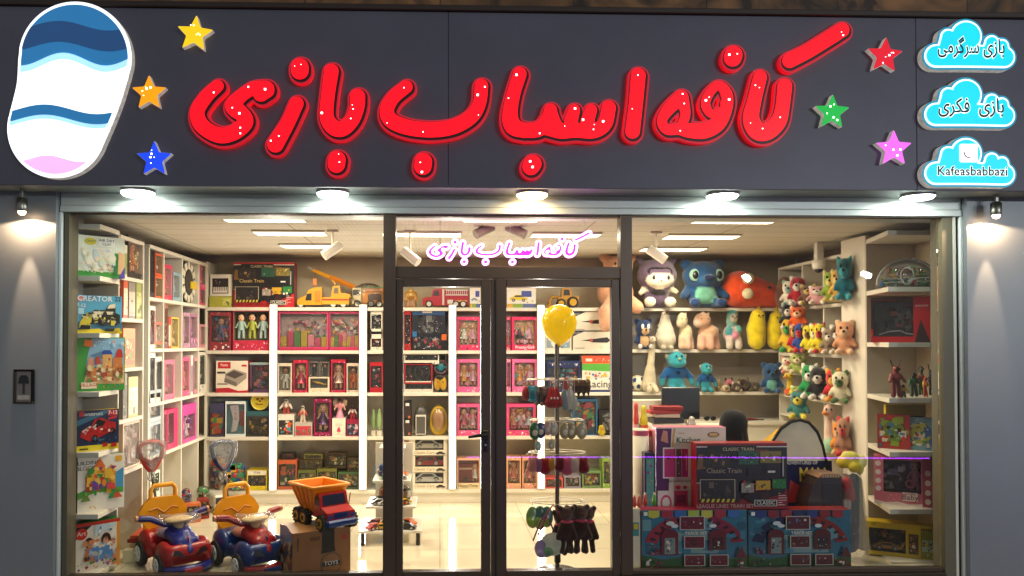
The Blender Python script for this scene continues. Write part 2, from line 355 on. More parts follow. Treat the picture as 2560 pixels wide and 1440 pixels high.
# ---- building
bld = thing('shop_building', 'shop building of grey panels with brown stone cladding above the red sign', 'building', (0, 0, 0))
WALL = mat('painted_wall', .75, var=.05, vscale=2)
xl, xr = P(-500, 700, -.1).x, P(3100, 700, -.1).x
jl, jr = P(156, 900, -.02).x, P(2391, 900, -.02).x
fy = -.38; fb = P(1280, 470, fy).z; ft = P(1280, 32, fy).z
mb = MB(); mb.box(XL, YB + .003, 0, XR, YB + .1, ZC - .003, 'b5a78c'); link(mb, 'back_wall', WALL, bld)
mb = MB(); mb.box(XL - .1, .1, 0, XL, YB, ZC - .003, 'b5a78c'); link(mb, 'side_wall', WALL, bld)
mb = MB(); mb.box(XR, .1, 0, XR + .1, YB, ZC - .003, 'b5a78c'); link(mb, 'side_wall', WALL, bld)
mb = MB(); mb.box(XL - .1, .02, ZC, XR + .1, YB + .1, ZC + .1, 'c3b28e'); link(mb, 'ceiling', m_ceiling(), bld)
lz0, lz1 = P(1280, 535.5, -.05).z, fb + .02
for nm, a, b in (('left', xl, jl - .012), ('right', jr + .03, xr)):
    mb = MB(); mb.box(a, -.1, -.12, b, .3, 3.0, '878d92'); link(mb, 'pier', ALU, bld)
for a, b, c, y0 in ((jl - .009, jl + .006, 'd8dcd8', -.06), (jl + .008, jl + .016, '101010', -.03), (jl + .018, jl + .05, '55503f', -.04)):
    mb = MB(); mb.box(a, y0, -.12, b, .09, lz0 - .002, c); link(mb, 'jamb_trim', PAINT, bld)
for a, b, c, y0 in ((jr + .012, jr + .028, 'd8dcd8', -.06), (jr - .012, jr + .010, '101010', -.03), (jr - .032, jr - .014, 'd5d2c2', -.045), (jr - .11, jr - .034, '5f5a46', -.04)):
    mb = MB(); mb.box(a, y0, -.12, b, .09, lz0 - .002, c); link(mb, 'jamb_trim', PAINT, bld)
mb = MB()                                                     # ribbed shutter housing over the window
for i, (za, zb, yy) in enumerate(((0, .045, -.06), (.047, .135, -.05), (.137, .176, -.062), (.178, lz1 - lz0 - .004, -.055))): mb.box(jl - .006, yy, lz0 + za, jr + .026, .25, lz0 + zb, 'c4ccc8', .003)
link(mb, 'shutter_housing', ALU, bld)
mb = MB(); mb.box(xl, fy + .03, fb + .012, xr, .3, fb + .03, '8c9494'); link(mb, 'soffit', ALU, bld)
sx = [P(-500, 250, fy).x, P(1121, 250, fy).x, P(2291, 250, fy).x, P(3100, 250, fy).x]
for a, b in zip(sx, sx[1:]):
    mb = MB(); mb.box(a + .0008, fy, fb, b - .0008, fy + .028, ft, '575765', .003); link(mb, 'fascia_panel', FASC, bld)
mb = MB(); mb.box(xl, fy + .0285, fb + .035, xr, fy + .034, ft, '1a1a1c'); link(mb, 'added_seam_backing', PAINT, bld)  # added dark sheet that stops light leaking through the panel seams
mb = MB(); mb.box(xl, fy - .02, ft + .002, xr, fy + .2, ft + .042, '2a1c14', .006); link(mb, 'fascia_trim', PAINT, bld)
mb = MB(); mb.box(xl, fy - .004, ft + .045, xr, .3, ft + 3, '5a3d22'); link(mb, 'stone_cladding', m_stone(), bld)
mb = MB(); mb.box(jl + .05, -.06, -.12, jr - .112, .058, P(1280, 1437, 0).z, '3a342c', .004); link(mb, 'window_sill', DARKAL, bld)
# ---- the shop window: two panes and the double door
zt, zb = lz0 - .002, P(1280, 1437, 0).z + .002
X = lambda u, v=900: P(u, v, 0).x
Z = lambda v, u=1280: P(u, v, 0).z
def pane(x0, z0, x1, z1, parent, y=.0):
    mb = MB(); mb.box(x0, y - .004, z0, x1, y + .004, z1, 'ffffff'); return link(mb, 'glass_pane', GLASS, parent)
BR = '4e4136'
for u0, u1, lab in ((172, 958, 'wide clear display window left of the bronze door'), (1578, 2347, 'wide clear display window right of the bronze door')):
    t = thing('display_window', lab, 'window', (0, 0, 0)); a, b = X(u0), X(u1)
    pane(a + .004, zb + .03, b - .004, zt - .006, t)
    mb = MB(); mb.box(a, -.03, zt - .006, b, .03, zt, BR); mb.box(a, -.03, zb, b, .03, zb + .03, BR, .003); link(mb, 'window_frame', DARKAL, t)
dr = thing('double_door', 'double glass door in a dark bronze frame with a pink neon sign above', 'door', (0, 0, 0))
for a, b in ((959, 990), (1548, 1577)):
    mb = MB(); mb.box(X(a), -.05, zb, X(b), .05, zt, BR, .003); link(mb, 'door_post', DARKAL, dr)
mb = MB(); mb.box(X(990) + .001, -.04, Z(697), X(1548) - .001, .04, Z(668), BR, .003); link(mb, 'transom_bar', DARKAL, dr)
mb = MB(); mb.box(X(990) + .001, -.03, zt - .015, X(1548) - .001, .03, zt, BR); link(mb, 'head_bar', DARKAL, dr)
pane(X(990) + .002, Z(668) + .001, X(1548) - .002, zt - .016, dr)
for (u0, u1, g0, g1, hd) in ((991, 1226, 1008, 1202, 1), (1227, 1547, 1265, 1527, 0)):
    mb = MB(); zA, zB, gA, gB = Z(1490), Z(699), Z(1424), Z(718); x0, x1, h0, h1 = X(u0), X(u1) - .002, X(g0), X(g1)
    for q in ((x0, zA, h0, zB), (h1, zA, x1, zB), (h0 + .0005, zA, h1 - .0005, gA), (h0 + .0005, gB, h1 - .0005, zB)): mb.box(q[0], -.035, q[1], q[2], .035, q[3], BR, .003)
    lf = link(mb, 'door_leaf', DARKAL, dr)
    pane(h0 + .001, gA + .001, h1 - .001, gB - .001, lf)
    if not hd: mb = MB(); mb.box(X(1236), -.042, zA, X(1240), -.036, zB, '15110e'); link(mb, 'door_seal', RUBBER, lf)
    if hd:
        hz, hx = Z(1083), X(1213)
        mb = MB(); mb.box(hx - .018, -.05, hz - .045, hx + .018, -.036, hz + .025, '0c0b0b', .004); mb.cyl((hx, -.05, hz), (hx, -.10, hz), .011, None, '0c0b0b'); mb.tube([(hx + .01, -.098, hz), (hx - .05, -.10, hz - .003), (hx - .125, -.10, hz - .016)], [.012, .012, .009], '0c0b0b'); link(mb, 'door_handle', PLAS, lf)
        mb = MB(); mb.box(hx - .013, -.046, Z(1128), hx + .013, -.036, Z(1100), '0c0b0b', .004); mb.cyl((hx, -.046, Z(1110)), (hx, -.052, Z(1110)), .007, None, 'a0a0a0'); link(mb, 'door_lock', PLAS, lf)
# ---- facade lamps
def area(parent, rad, col, sx, sy, loc, rot, shape='RECTANGLE', spread=180):
    """the light a lamp gives off: an area lamp lying on its diffuser"""
    l = bpy.data.lights.new('lamp_light', 'AREA'); l.shape = shape; l.size = sx; l.size_y = sy; l.color = H(col)[:3]; l.spread = R_(spread)
    l.energy = rad * math.pi * sx * sy * (math.pi / 4 if shape == 'DISK' else 1)
    o = bpy.data.objects.new('lamp_light', l); COL.objects.link(o); o.parent = parent; o.location = loc; o.rotation_euler = rot
LAMPW = glow('lit_white_diffuser', 'f4fff4', 12); LAMPY = glow('lit_warm_diffuser', 'ffd9a0', 12)
for u, c, lab in ((345, 0, 'cool white drum lamp under the fascia near the grey left pier'), (832, 0, 'cool white drum lamp under the fascia above the big left window'), (1330, 1, 'warm yellow drum lamp under the fascia above the door'), (1806, 0, 'cool white drum lamp under the fascia over the right window middle'), (2294, 0, 'cool white drum lamp under the fascia below the turquoise clouds')):
    q = P(u, 480, -.19); t = thing('drum_lamp', lab, 'lamp', (q.x, -.19, fb + .011), group='lamps under the fascia')
    zl = P(u, 494 + (u - 1280) * .004, -.19).z - fb - .011
    mb = MB(); mb.cyl((0, 0, -.018), (0, 0, 0), .11, None, 'd8d8d8', 28); link(mb, 'lamp_base', PAINT, t)
    mb = MB(); mb.lathe([(.0, zl), (.094, zl), (.106, zl + .012), (.108, -.0185)], 'ffffff', 16); link(mb, 'diffuser', LAMPY if c else LAMPW, t)
    area(t, 85, 'ffd9a0' if c else 'f4fff4', .19, .19, (0, 0, zl - .002), (0, 0, 0), 'DISK')
for u, v, lab in ((55, 512, 'small grey spot lamp shining down the left pier'), (2490, 522, 'small grey spot lamp shining down the right pier')):
    q = P(u, v, -.2); t = thing('wall_spot_lamp', lab, 'lamp', (q.x, -.2, q.z))
    mb = MB(); mb.box(-.012, -.012, .045, .012, .012, fb - q.z + .012, '9a9a94', .003); link(mb, 'bracket', METAL, t)
    mb = MB(); mb.tube([(0, 0, .05), (0, 0, .04), (0, 0, -.03), (0, 0, -.045)], [.02, .034, .036, .03], '8e8e84', 16); link(mb, 'lamp_body', METAL, t)
    mb = MB(); mb.ell((0, 0, -.05), (.024, .024, .02), 'ffffff'); link(mb, 'bulb', glow('lit_spot_bulb', 'ffd2a0', 30), t)
    l = bpy.data.lights.new('spot_light', 'SPOT'); l.energy = 70; l.spot_size = R_(25); l.spot_blend = .7; l.color = (1, .68, .42); l.shadow_soft_size = .01
    o = bpy.data.objects.new('spot_light', l); COL.objects.link(o); o.parent = t; o.location = (0, 0, -.085); o.rotation_euler = (R_(9), 0, 0)
    l = bpy.data.lights.new('flood_light', 'SPOT'); l.energy = 22; l.spot_size = R_(166); l.spot_blend = .15; l.color = (1, .66, .38); l.shadow_soft_size = .01
    o = bpy.data.objects.new('flood_light', l); COL.objects.link(o); o.parent = t; o.location = (0, .03, -.08)
q = P(62, 966, -.1); t = thing('intercom_panel', 'small dark glass intercom box set into the left grey pier', 'intercom', (q.x, -.1, q.z))
mb = MB(); mb.box(-.068, -.022, -.118, .068, 0, -.104, '4a443c', .003); mb.box(-.068, -.022, .104, .068, 0, .118, '2a2622', .003); mb.box(-.068, -.022, -.1035, -.052, 0, .1035, '4a443c', .003); mb.box(.052, -.022, -.1035, .068, 0, .1035, '2a2622', .003); link(mb, 'frame', METAL, t)
mb = MB(); mb.box(-.051, -.012, -.103, .051, 0, .103, '77736c'); mb.box(-.04, -.014, -.09, .04, -.0125, -.06, 'a8a49c'); link(mb, 'panel_plate', PLAS, t)
mb = MB(); mb.prism([(-.035, .02), (.035, .02), (.03, .06), (.015, .078), (-.015, .078), (-.03, .06)], -.018, -.013, '16181c'); link(mb, 'camera_hood', PLAS, t)
mb = MB(); mb.box(-.006, -.017, -.05, .006, -.013, .018, '2a2a2a'); link(mb, 'call_button', PLAS, t)
# ---- ceiling lamps
PANEL = glow('lit_ceiling_diffuser', 'ffeecf', 3.0)
for u0, u1, v, lab in ((560, 757, 550, 'row nearest the glass, over the left toy shelves'), (640, 812, 585, 'middle row, over the left toy shelves'), (705, 850, 617, 'back row, over the yellow toy crane'), (993, 1150, 588, 'seen through the transom left of the neon sign'),
                       (1160, 1345, 550, 'seen through the transom behind the pair of spot lamps'), (1330, 1497, 590, 'seen behind the right end of the neon sign'), (1740, 1940, 554, 'row nearest the glass, over the plush toys'), (1665, 1842, 594, 'middle row, over the plush toys'), (1605, 1760, 625, 'back row, over the purple plush')):
    a, b = PZ(u0, v, ZC - .02), PZ(u1, v, ZC - .02); t = thing('ceiling_lamp', 'long white ceiling light panel, ' + lab, 'ceiling lamp', ((a.x + b.x) / 2, a.y, ZC), group='ceiling light panels'); w = (b.x - a.x) / 2
    mb = MB()
    for q in ((-w - .012, -.11, -w - .001, .11), (w + .001, -.11, w + .012, .11), (-w, -.11, w, -.101), (-w, .101, w, .11)): mb.box(q[0], q[1], -.018, q[2], q[3], -.001, 'd8d4c8')
    link(mb, 'lamp_frame', PAINT, t); mb = MB(); mb.box(-w, -.1, -.014, w, .1, -.002, 'ffffff'); link(mb, 'diffuser', PANEL, t); area(t, 58, 'ffeecf', 2 * w, .2, (0, 0, -.0155), (0, 0, 0))
for u, v, dx, dz, c, lab in ((832, 625, -.13, -.10, 'e8e2d0', 'white ceiling spot lamp above the toy crane'), (1025, 640, .12, -.10, 'e0dac8', 'white ceiling spot lamp behind the left end of the neon sign'), (1212, 575, -.13, -.07, '8f8878', 'grey spot lamp of the transom pair, pointing left'), (1288, 575, .13, -.07, '8f8878', 'grey spot lamp of the transom pair, pointing right'), (1640, 635, .12, -.10, 'e8e2d0', 'white ceiling spot lamp above the purple plush')):
    q = P(u, v, .9 if v > 600 else .7); t = thing('ceiling_spot_lamp', lab, 'spot lamp', (q.x, q.y, q.z), group='ceiling spot lamps')
    mb = MB(); mb.cyl((0, 0, .02), (0, 0, ZC - q.z), .008, None, c); mb.box(-.05, -.016, ZC - q.z - .02, .05, .016, ZC - q.z - .001, c, .003); link(mb, 'bracket', PAINT, t)
    d = Vector((dx, -.05, dz)).normalized(); mb = MB(); mb.cyl(-d * .075, d * .095, .04, None, c, 20); link(mb, 'lamp_body', PAINT, t)
    mb = MB(); mb.cyl(-d * .079, -d * .0755, .03, None, '3a3630', 20); link(mb, 'end_cap', PAINT, t)
q = PX(2047, 665, 3.55); t = thing('dome_camera', 'white dome security camera over the right cubby shelves', 'camera', (q.x, q.y, q.z))
mb = MB(); mb.lathe([(.0, .05), (.06, .05), (.06, 0), (.05, -.03), (.001, -.03)], 'e6e2d4', 18); link(mb, 'housing', PLAS, t); mb = MB(); mb.ell((0, 0, -.03), (.04, .04, .035), '14161a'); link(mb, 'dome', PLAS, t)
mb = MB(); mb.box(-.03, -.03, .051, .03, .03, ZC - q.z - .001, 'e6e2d4'); link(mb, 'mount', PLAS, t)
# ================================================================ shelving
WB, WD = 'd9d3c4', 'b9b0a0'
def shelving(name, lab, parts):
    t = thing(name, lab, 'shelves', (0, 0, 0))
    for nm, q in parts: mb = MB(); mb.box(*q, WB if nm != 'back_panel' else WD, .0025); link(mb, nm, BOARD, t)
    return t
LZ = [2.53, 2.085, 1.645, 1.18, .726]; NZ = [2.555, 2.18, 1.768, 1.344, .909, .468, .041]; SZ = [2.53, 2.215, 1.89, 1.50, 1.10, .70]
BZ = [2.07, 1.615, 1.17, .708, .145]
yl = [PX(u, 856, XLF).y for u in (362, 372, 409, 455, 497)]
yl[0] = .885
p = [('shelf_board', (XL, yl[1] + .012, z - .03, XLF, 2.9, z)) for z in LZ]
p += [('upright', (XL, y, 0, XLF - .002, y + .02, 2.5)) for y in yl[1:]] + [('back_panel', (XL + .002, yl[1], .02, XL + .012, 2.9, 2.5))]
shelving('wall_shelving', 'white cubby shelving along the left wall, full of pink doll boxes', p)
p = [('shelf_board', (XL, .445, z - .03, XLF, yl[0] - .002, z)) for z in SZ] + [('upright', (XL, yl[0], 0, XLF - .002, yl[0] + .02, 2.53)), ('back_panel', (XL + .002, .45, .02, XL + .012, yl[0] - .01, 2.5))]
shelving('narrow_shelving', 'narrow white shelf bay behind the left window corner, stacked with slim boxes', p)
p = [('shelf_board', (XL, .1, z - .036, XLF, .418, z)) for z in NZ] + [('back_panel', (XL, .42, 0, XLF - .004, .442, 2.55))]
shelving('window_shelving', 'white display shelves of six large boxes in the left window corner', p)
ub = [P(u, 900, YF).x for u in (684, 908, 1131, 1352)]; xe = P(1560, 900, YF).x
p = [('shelf_board', (XLF + .004, YF, z - .036, xe, YB - .03, z)) for z in BZ[:4]] + [('shelf_board', (XLF + .004, YF, .11, xe, YB - .03, .145))]
p += [('upright', (x - .02, YF + .004, z1 + .001, x + .02, YB - .03, z0 - .037)) for x in ub + [xe - .02] for z0, z1 in zip(BZ[:3] + [BZ[3]], BZ[1:])]
p += [('back_panel', (XLF, YB - .028, .14, xe, YB - .012, 2.05)), ('plinth', (XLF + .004, YF + .03, .0, xe, YF + .05, .108)), ('upright', (XLF - .02, YF, 0, XLF + .002, YB - .03, 2.55))]
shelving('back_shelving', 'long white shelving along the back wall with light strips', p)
RBZ = [2.07, 1.625, 1.17]
p = [('shelf_board', (xe + .004, YF, z - .034, XRF + .3, YB - .03, z)) for z in RBZ] + [('back_panel', (xe + .004, YB - .028, .1, XR - .02, YB - .012, 2.05)), ('counter_top', (xe + .004, YF - .12, .83, XRF + .3, YB - .03, .865)), ('cabinet_front', (xe + .004, YF - .09, 0, XRF + .3, YF - .07, .828))]
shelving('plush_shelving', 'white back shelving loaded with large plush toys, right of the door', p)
RZ = [2.50, 2.057, 1.59, 1.16, .70]; yr = [PX(u, 856, XRF).y for u in (2113, 2060, 2007)] + [2.50]
p = [('shelf_board', (XRF, 1.236, z - .03, XR, 2.52, z)) for z in RZ] + [('upright', (XRF + .002, y, .1, XR, y + .02, 2.47)) for y in yr] + [('back_panel', (XR - .014, 1.24, .1, XR - .003, 2.52, 2.5))] + [('shelf_board', (XRF + .004, yr[2] + .022, z - .02, XR - .016, yr[3] - .002, z)) for z in (2.27, 1.83, 1.39, .95)]
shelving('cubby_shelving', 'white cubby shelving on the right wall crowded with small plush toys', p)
mb = MB(); mb.box(XRF - .02, .862, 0, XRF + .02, 1.234, 2.61, 'ddd6c6', .003); tag(link(mb, 'partition_panel', mat('gloss_white_panel', .18, var=.03)), 'tall glossy cream panel between the cubby shelves and right window shelves', 'partition')
t = thing('corner_shelving', 'white chamfered display shelves in the right window corner with action figures', 'shelves', (0, 0, 0))
for z in (2.567, 2.13, 1.70, 1.27, .855, .415, .012):
    mb = MB(); mb.M = Matrix(((1, 0, 0, 0), (0, 0, 1, 0), (0, 1, 0, 0), (0, 0, 0, 1)))
    mb.prism([(3.60, .84), (3.46, .31), (XR - .003, .31), (XR - .003, .84)], z - .036, z, WB); mb.f = [f[::-1] for f in mb.f]; link(mb, 'shelf_board', BOARD, t)
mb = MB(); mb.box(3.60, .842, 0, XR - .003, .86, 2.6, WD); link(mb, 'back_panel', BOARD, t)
# light strips up the back shelving
LED = glow('lit_led_strip', 'fff2e0', 3.0)
for x, lab in zip(ub, ('between the doll boxes and the castle boxes', 'by the six dolls and the door post', 'seen through the left door leaf', 'behind the yellow balloon')):
    t = thing('light_strip', 'white vertical light strip on the back shelving ' + lab, 'light strip', (x, YF - .022, 0), group='vertical light strips')
    mb = MB(); mb.box(-.04, .005, .15, .04, .02, 2.10, 'c8c4b8'); link(mb, 'channel', PAINT, t); mb = MB(); mb.box(-.03, -.012, .16, .03, .0045, 2.09, 'ffffff'); link(mb, 'diffuser', LED, t); area(t, 42, 'fff6e8', .06, 1.93, (0, -.0135, 1.125), (R_(-90), 0, 0))
# ================================================================ signs on the fascia
YS = fy - .048                                    # plane of the lit sign faces
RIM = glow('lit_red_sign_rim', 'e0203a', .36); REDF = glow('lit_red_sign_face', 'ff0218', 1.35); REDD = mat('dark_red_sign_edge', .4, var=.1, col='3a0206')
REDS = glow('lit_red_sign_side', 'ff1a28', .42)
REDB = glow('lit_red_back_light', 'ff1020', 3.6)
DOT = glow('lit_led_dot', 'fff4ec', 6); SILV = mat('self_lit_crinkled_silver_foil', .3, metal=.3, emit=.42, bump=1.0, bscale=45, var=.3, vscale=30, col='cfc8be')  # emission in the foil stands in for light on the case sides
tos = lambda u, v: ((q := P(u, v, YS)).x, q.z)
def A(*p): return [(440 + x / 3.2, 30 + y / 3.2, r / 3.2) for x, y, r in p]
def Bq(*p): return [(1200 + x / 2.6667, 30 + y / 2.6667, r / 2.6667) for x, y, r in p]
LET = [
 ('lit red letter ye with a hooked tail at the far end of the sign', [A((345, 605, 75), (255, 690, 80), (185, 800, 83), (200, 895, 88), (275, 965, 88), (375, 1000, 90), (480, 975, 88), (560, 905, 90), (560, 850, 85), (490, 790, 95), (470, 755, 88), (540, 680, 78), (630, 625, 80), (720, 620, 85), (735, 630, 90)), A((690, 665, 92), (740, 640, 85))]),
 ('lit red dot high above the slanting stroke, nearest the word end', [A((1000, 455, 98), (1000, 482, 98))]),
 ('lit red slanting stroke of the letter ze below its dot', [A((975, 745, 83), (905, 900, 83), (805, 1070, 93))]),
 ('lit red tall letter alef curling into be, above a single dot', [A((1252, 488, 86), (1225, 680, 82), (1215, 850, 84), (1270, 935, 90), (1345, 945, 88), (1420, 875, 84), (1458, 770, 86), (1462, 690, 88))]),
 ('lit red dot below the tall curling letter, beside the blue star side', [A((1297, 1195, 97), (1292, 1228, 97))]),
 ('lit red wide bowl shaped letter be in the sign middle', [A((1850, 612, 78), (1745, 700, 80), (1695, 800, 84), (1730, 880, 88), (1860, 935, 88), (2050, 955, 88), (2230, 930, 86), (2370, 850, 84), (2435, 740, 80), (2450, 605, 82))]),
 ('lit red dot under the wide bowl shaped letter', [A((1987, 1210, 97), (1982, 1245, 97))]),
 ('lit red joined letters with three teeth and a tall end stroke', [Bq((270, 425, 68), (228, 560, 68), (205, 690, 74), (225, 770, 80), (300, 798, 72), (400, 790, 72), (455, 720, 66), (475, 665, 66)), Bq((475, 665, 62), (500, 760, 72), (540, 805, 72)), Bq((300, 805, 68), (420, 785, 66), (540, 805, 72), (640, 800, 70), (760, 805, 70), (835, 755, 72), (862, 650, 70)), Bq((632, 665, 62), (610, 750, 70), (640, 800, 70)), Bq((745, 665, 62), (720, 750, 70), (760, 800, 70))]),
 ('lit red dot under the three toothed letters', [Bq((358, 1022, 80), (344, 1040, 80))]),
 ('lit red upright letter alef like a tall pill', [Bq((1058, 435, 72), (1042, 620, 70), (1020, 805, 72))]),
 ('lit red looped letters he and fe with two small eye holes', [Bq((1345, 580, 70), (1262, 655, 64), (1215, 735, 56), (1250, 792, 58), (1330, 790, 62), (1400, 800, 72), (1500, 800, 76), (1590, 750, 74), (1650, 650, 58), (1645, 560, 62), (1600, 500, 52), (1545, 535, 52), (1505, 620, 54), (1545, 690, 50), (1620, 665, 50)), Bq((1350, 585, 66), (1372, 690, 56), (1345, 770, 54)), Bq((1640, 620, 60), (1650, 625, 60))]),
 ('lit red dot above the two looped letters', [Bq((1692, 298, 82), (1686, 315, 82))]),
 ('lit red letters kaf and alef shaped like a narrow bowl', [Bq((1868, 445, 68), (1830, 600, 70), (1808, 720, 78), (1850, 800, 84), (1920, 805, 80), (1990, 740, 76), (2018, 640, 70), (2032, 505, 72))]),
 ('lit red slanting bar of the letter kaf, highest stroke of the sign', [Bq((2065, 335, 72), (2180, 278, 70), (2300, 205, 70), (2415, 132, 70))])]
rg = random.Random(4); NEON = []
for lab, st in LET:
    fld = strokes_field(st, 12); us = [p[0] for s in st for p in s]; vs_ = [p[1] for s in st for p in s]
    t = thing('red_sign_letter', lab, 'sign letter', (0, 0, 0), group='red illuminated sign letters')
    fill(contours(fld, 0), fy - YS - .014, REDS, 'letter_case', t, tos, YS); fill(contours(fld, -4), .008, REDB, 'back_light', t, tos, fy - .0135)
    fill(contours(fld, -.6), .003, RIM, 'letter_rim', t, tos, YS - .0035)
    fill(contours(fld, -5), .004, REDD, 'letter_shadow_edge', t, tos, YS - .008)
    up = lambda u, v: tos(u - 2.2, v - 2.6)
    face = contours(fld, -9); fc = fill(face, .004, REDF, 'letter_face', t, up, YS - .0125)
    mb = MB(); xs, ys, f = fld; n = 0
    for _ in range(4000):
        if n >= max(2, int((f < -9).sum() / 540)): break
        i, j = rg.randrange(len(xs)), rg.randrange(len(ys))
        if f[i, j] < -14:
            x, z = up(xs[i], ys[j]); r = rg.choice((.002, .003, .004, .006)); mb.box(x - r, YS - .015, z - r, x + r, YS - .0127, z + r, 'ffffff'); n += 1
    link(mb, 'led_dot_pattern', DOT, fc); NEON.append(contours(fld, -4, 3))
# ---- pink neon: the same lettering in bent tube, hung behind the transom glass
NE = glow('lit_pink_neon_tube', 'ff7cf0', 13.0)
un = lambda u, v: (1068 + (u - 470) * (1478 - 1068) / (2128 - 470), 577 + (v - 52) * (660 - 577) / (447 - 52) + (1 - (u - 470) / 1658) * 3)
mb = MB(); hang = []
for ls in NEON:
    for lp in ls:
        if len(lp) < 12: continue
        pts = [P(*un(*q), .06) for q in lp[::2]]
        mb.tube([(p.x, .06 if i % 2 else .0605, p.z) for i, p in enumerate(pts)],   .0078, 'ffffff', 6, True)
t = thing('neon_sign', 'small pink neon sign with Persian lettering hung behind the transom glass', 'neon sign', (0, 0, 0))
link(mb, 'neon_tube_lettering', NE, t)
a, b = P(1075, 640, .075), P(1470, 590, .075)
mb = MB()
for ls in NEON:
    for lp in ls[:1]:
        pts = [P(*un(*q), .072) for q in lp[::3]]; mb.prism([(p.x, p.z) for p in pts], .070, .074, 'd93cb8')
link(mb, 'backing_lettering', mat('pink_acrylic', .2, var=.03), t)
mb = MB()
for u in (1100, 1275, 1460): q = P(u, 575, .07); mb.cyl((q.x, .07, q.z - .05), (q.x, .07, zt - .017), .0015, None, 'c8c8c8', 6)
link(mb, 'hanging_wire', METAL, t)
# ---- stars
for u, v, R0, rot, c, st, lab in ((487, 85, 48, 6, 'f8c814', .85, 'yellow lit star at the top, beside the blue and white light box'), (373, 233, 46, 0, 'fa9a08', .9, 'orange lit star halfway down, beside the white light box'), (386, 398, 47, 0, '1b48f0', .85, 'blue lit star below the orange star'),
                                  (2212, 139, 47, 4, 'd80c28', .8, 'red lit star beside the top turquoise cloud'), (2080, 281, 46, 2, '08b040', .8, 'green lit star beside the red lettering'), (2234, 372, 48, 0, 'ee60ea', .95, 'pink lit star beside the lowest turquoise cloud')):
    pts = [(u + (R0 if i % 2 == 0 else R0 * .45) * math.sin(R_(rot + 36 * i)), v - (R0 if i % 2 == 0 else R0 * .45) * math.cos(R_(rot + 36 * i))) for i in range(10)]
    soft = []
    for i in range(10):
        a, b, c3 = (np.array(pts[k % 10]) for k in (i - 1, i, i + 1)); soft += [tuple(b + (a - b) * .12), tuple(b + ((a + c3) / 2 - b) * .06), tuple(b + (c3 - b) * .12)]
    t = thing('sign_star', lab, 'star', (0, 0, 0), group='coloured stars on the sign')
    fill([soft], fy - YS - .009, SILV, 'star_case', t, tos, YS); fc = fill([[(u + (x - u) * .97, v + (y - v) * .97) for x, y in soft]], .004, glow('lit_star_' + c, c, st), 'star_face', t, tos, YS - .0045)
    fill([[(u + (x - u) * .8, v + (y - v) * .8) for x, y in soft]], .006, glow('lit_star_back_' + c, c, st * 3), 'back_light', t, tos, fy - .0085)
    mb = MB()
    for k in range(5):
        a = rg.random() * 6.28; r = R0 * .5 * rg.random() ** .5; x, z = tos(u + r * math.cos(a), v + r * math.sin(a)); s = rg.choice((.002, .003, .005)); mb.box(x - s, YS - .007, z - s, x + s, YS - .0048, z + s, 'ffffff')
    link(mb, 'led_dot_pattern', DOT, fc)
# ---- three turquoise clouds
CY = glow('lit_turquoise_face', '08cbe0', .95); CYR = glow('lit_cloud_rim', '2a9aba', .5); WHT = glow('lit_white_border', 'f4ffff', 1.15)
BLK = mat('black_lettering', .4, col='0a0a12')
def cloud(u, v):
    c = lambda x, y, r: (u - 2425 + 2000 + x / 2.88, v - 115 + y / 2.88, r / 2.88)
    return [[c(975, 405, 98), c(1200, 405, 98), c(1465, 415, 92)], [c(1190, 265, 128)], [c(1062, 268, 72), c(1062, 330, 90)], [c(1375, 310, 68), c(1375, 360, 90)], [c(1448, 335, 66), c(1448, 400, 80)], [c(1000, 410, 92), c(1440, 410, 92)]]
for v0, txt, us, lab in ((115, ''.join(reversed('\uFE91\uFE8E\uFEAF\uFBFC \uFEB3\uFEAE\uFB94\uFEAE\uFEE3\uFBFD')), 163, 'turquoise lit cloud sign reading bazi sargarmi in Persian, topmost of three'), (261, ''.join(reversed('\uFE91\uFE8E\uFEAF\uFBFC  \uFED3\uFB91\uFEAE\uFBFC')), 160, 'turquoise lit cloud sign reading bazi fekri in Persian, middle of three'), (408, 'Kafeasbabbazi', 195, 'turquoise lit cloud sign with a white app icon above Latin lettering, lowest of three')):
    fld = strokes_field(cloud(2425, v0), 14); t = thing('cloud_sign', lab, 'sign', (0, 0, 0), group='cloud signs')
    one = lambda l: [max(contours(fld, l), key=len)]
    fill(one(0), fy - YS, SILV, 'cloud_case', t, tos, YS); fill(one(0), .003, CYR, 'cloud_rim', t, tos, YS - .0035); fill(one(-5), .003, WHT, 'white_border', t, tos, YS - .007); fc = fill(one(-9.5), .003, CY, 'cloud_face', t, tos, YS - .0105)
    x0, z0 = tos(2425 if v0 != 408 else 2428, v0 + (18 if v0 == 115 else 20 if v0 == 261 else 24)); x1, _ = tos(2425 + us, v0); h = .085 if v0 != 408 else .062
    for off, y, m, nm in ((.075, YS - .0115, WHT, 'lettering_outline_print'), (.022, YS - .0125, BLK, 'lettering_print')):
        mb = MB(); put_text(mb, txt, x0, z0 + (.03 if v0 != 408 else .002), h * (1.12 if v0 != 408 else 1), y, '0a0a12', off, (x1 - x0) * (1.02 if off > .02 else 1)); link(mb, nm, m, fc)
    if v0 == 408:
        x, z = tos(2418, 384); mb = MB(); s = .062; pts = [(x + sx * (s - .014) + .014 * math.cos(a), z + sz * (s - .014) + .014 * math.sin(a)) for sx, sz, a0 in ((1, 1, 0), (-1, 1, 90), (-1, -1, 180), (1, -1, 270)) for a in (R_(a0 + k * 30) for k in range(4))]
        mb.prism(pts, YS - .014, YS - .0106, 'ffffff'); ic = link(mb, 'app_icon', WHT, fc)
        mb = MB(); mb.tube([(x + .03 * math.cos(R_(a)), YS - .0145, z + .03 * math.sin(R_(a))) for a in range(170, 300, 12)], .004, 'd87ab0', 6); link(mb, 'icon_arc', mat('icon_print', .5, col='d87ab0'), ic)
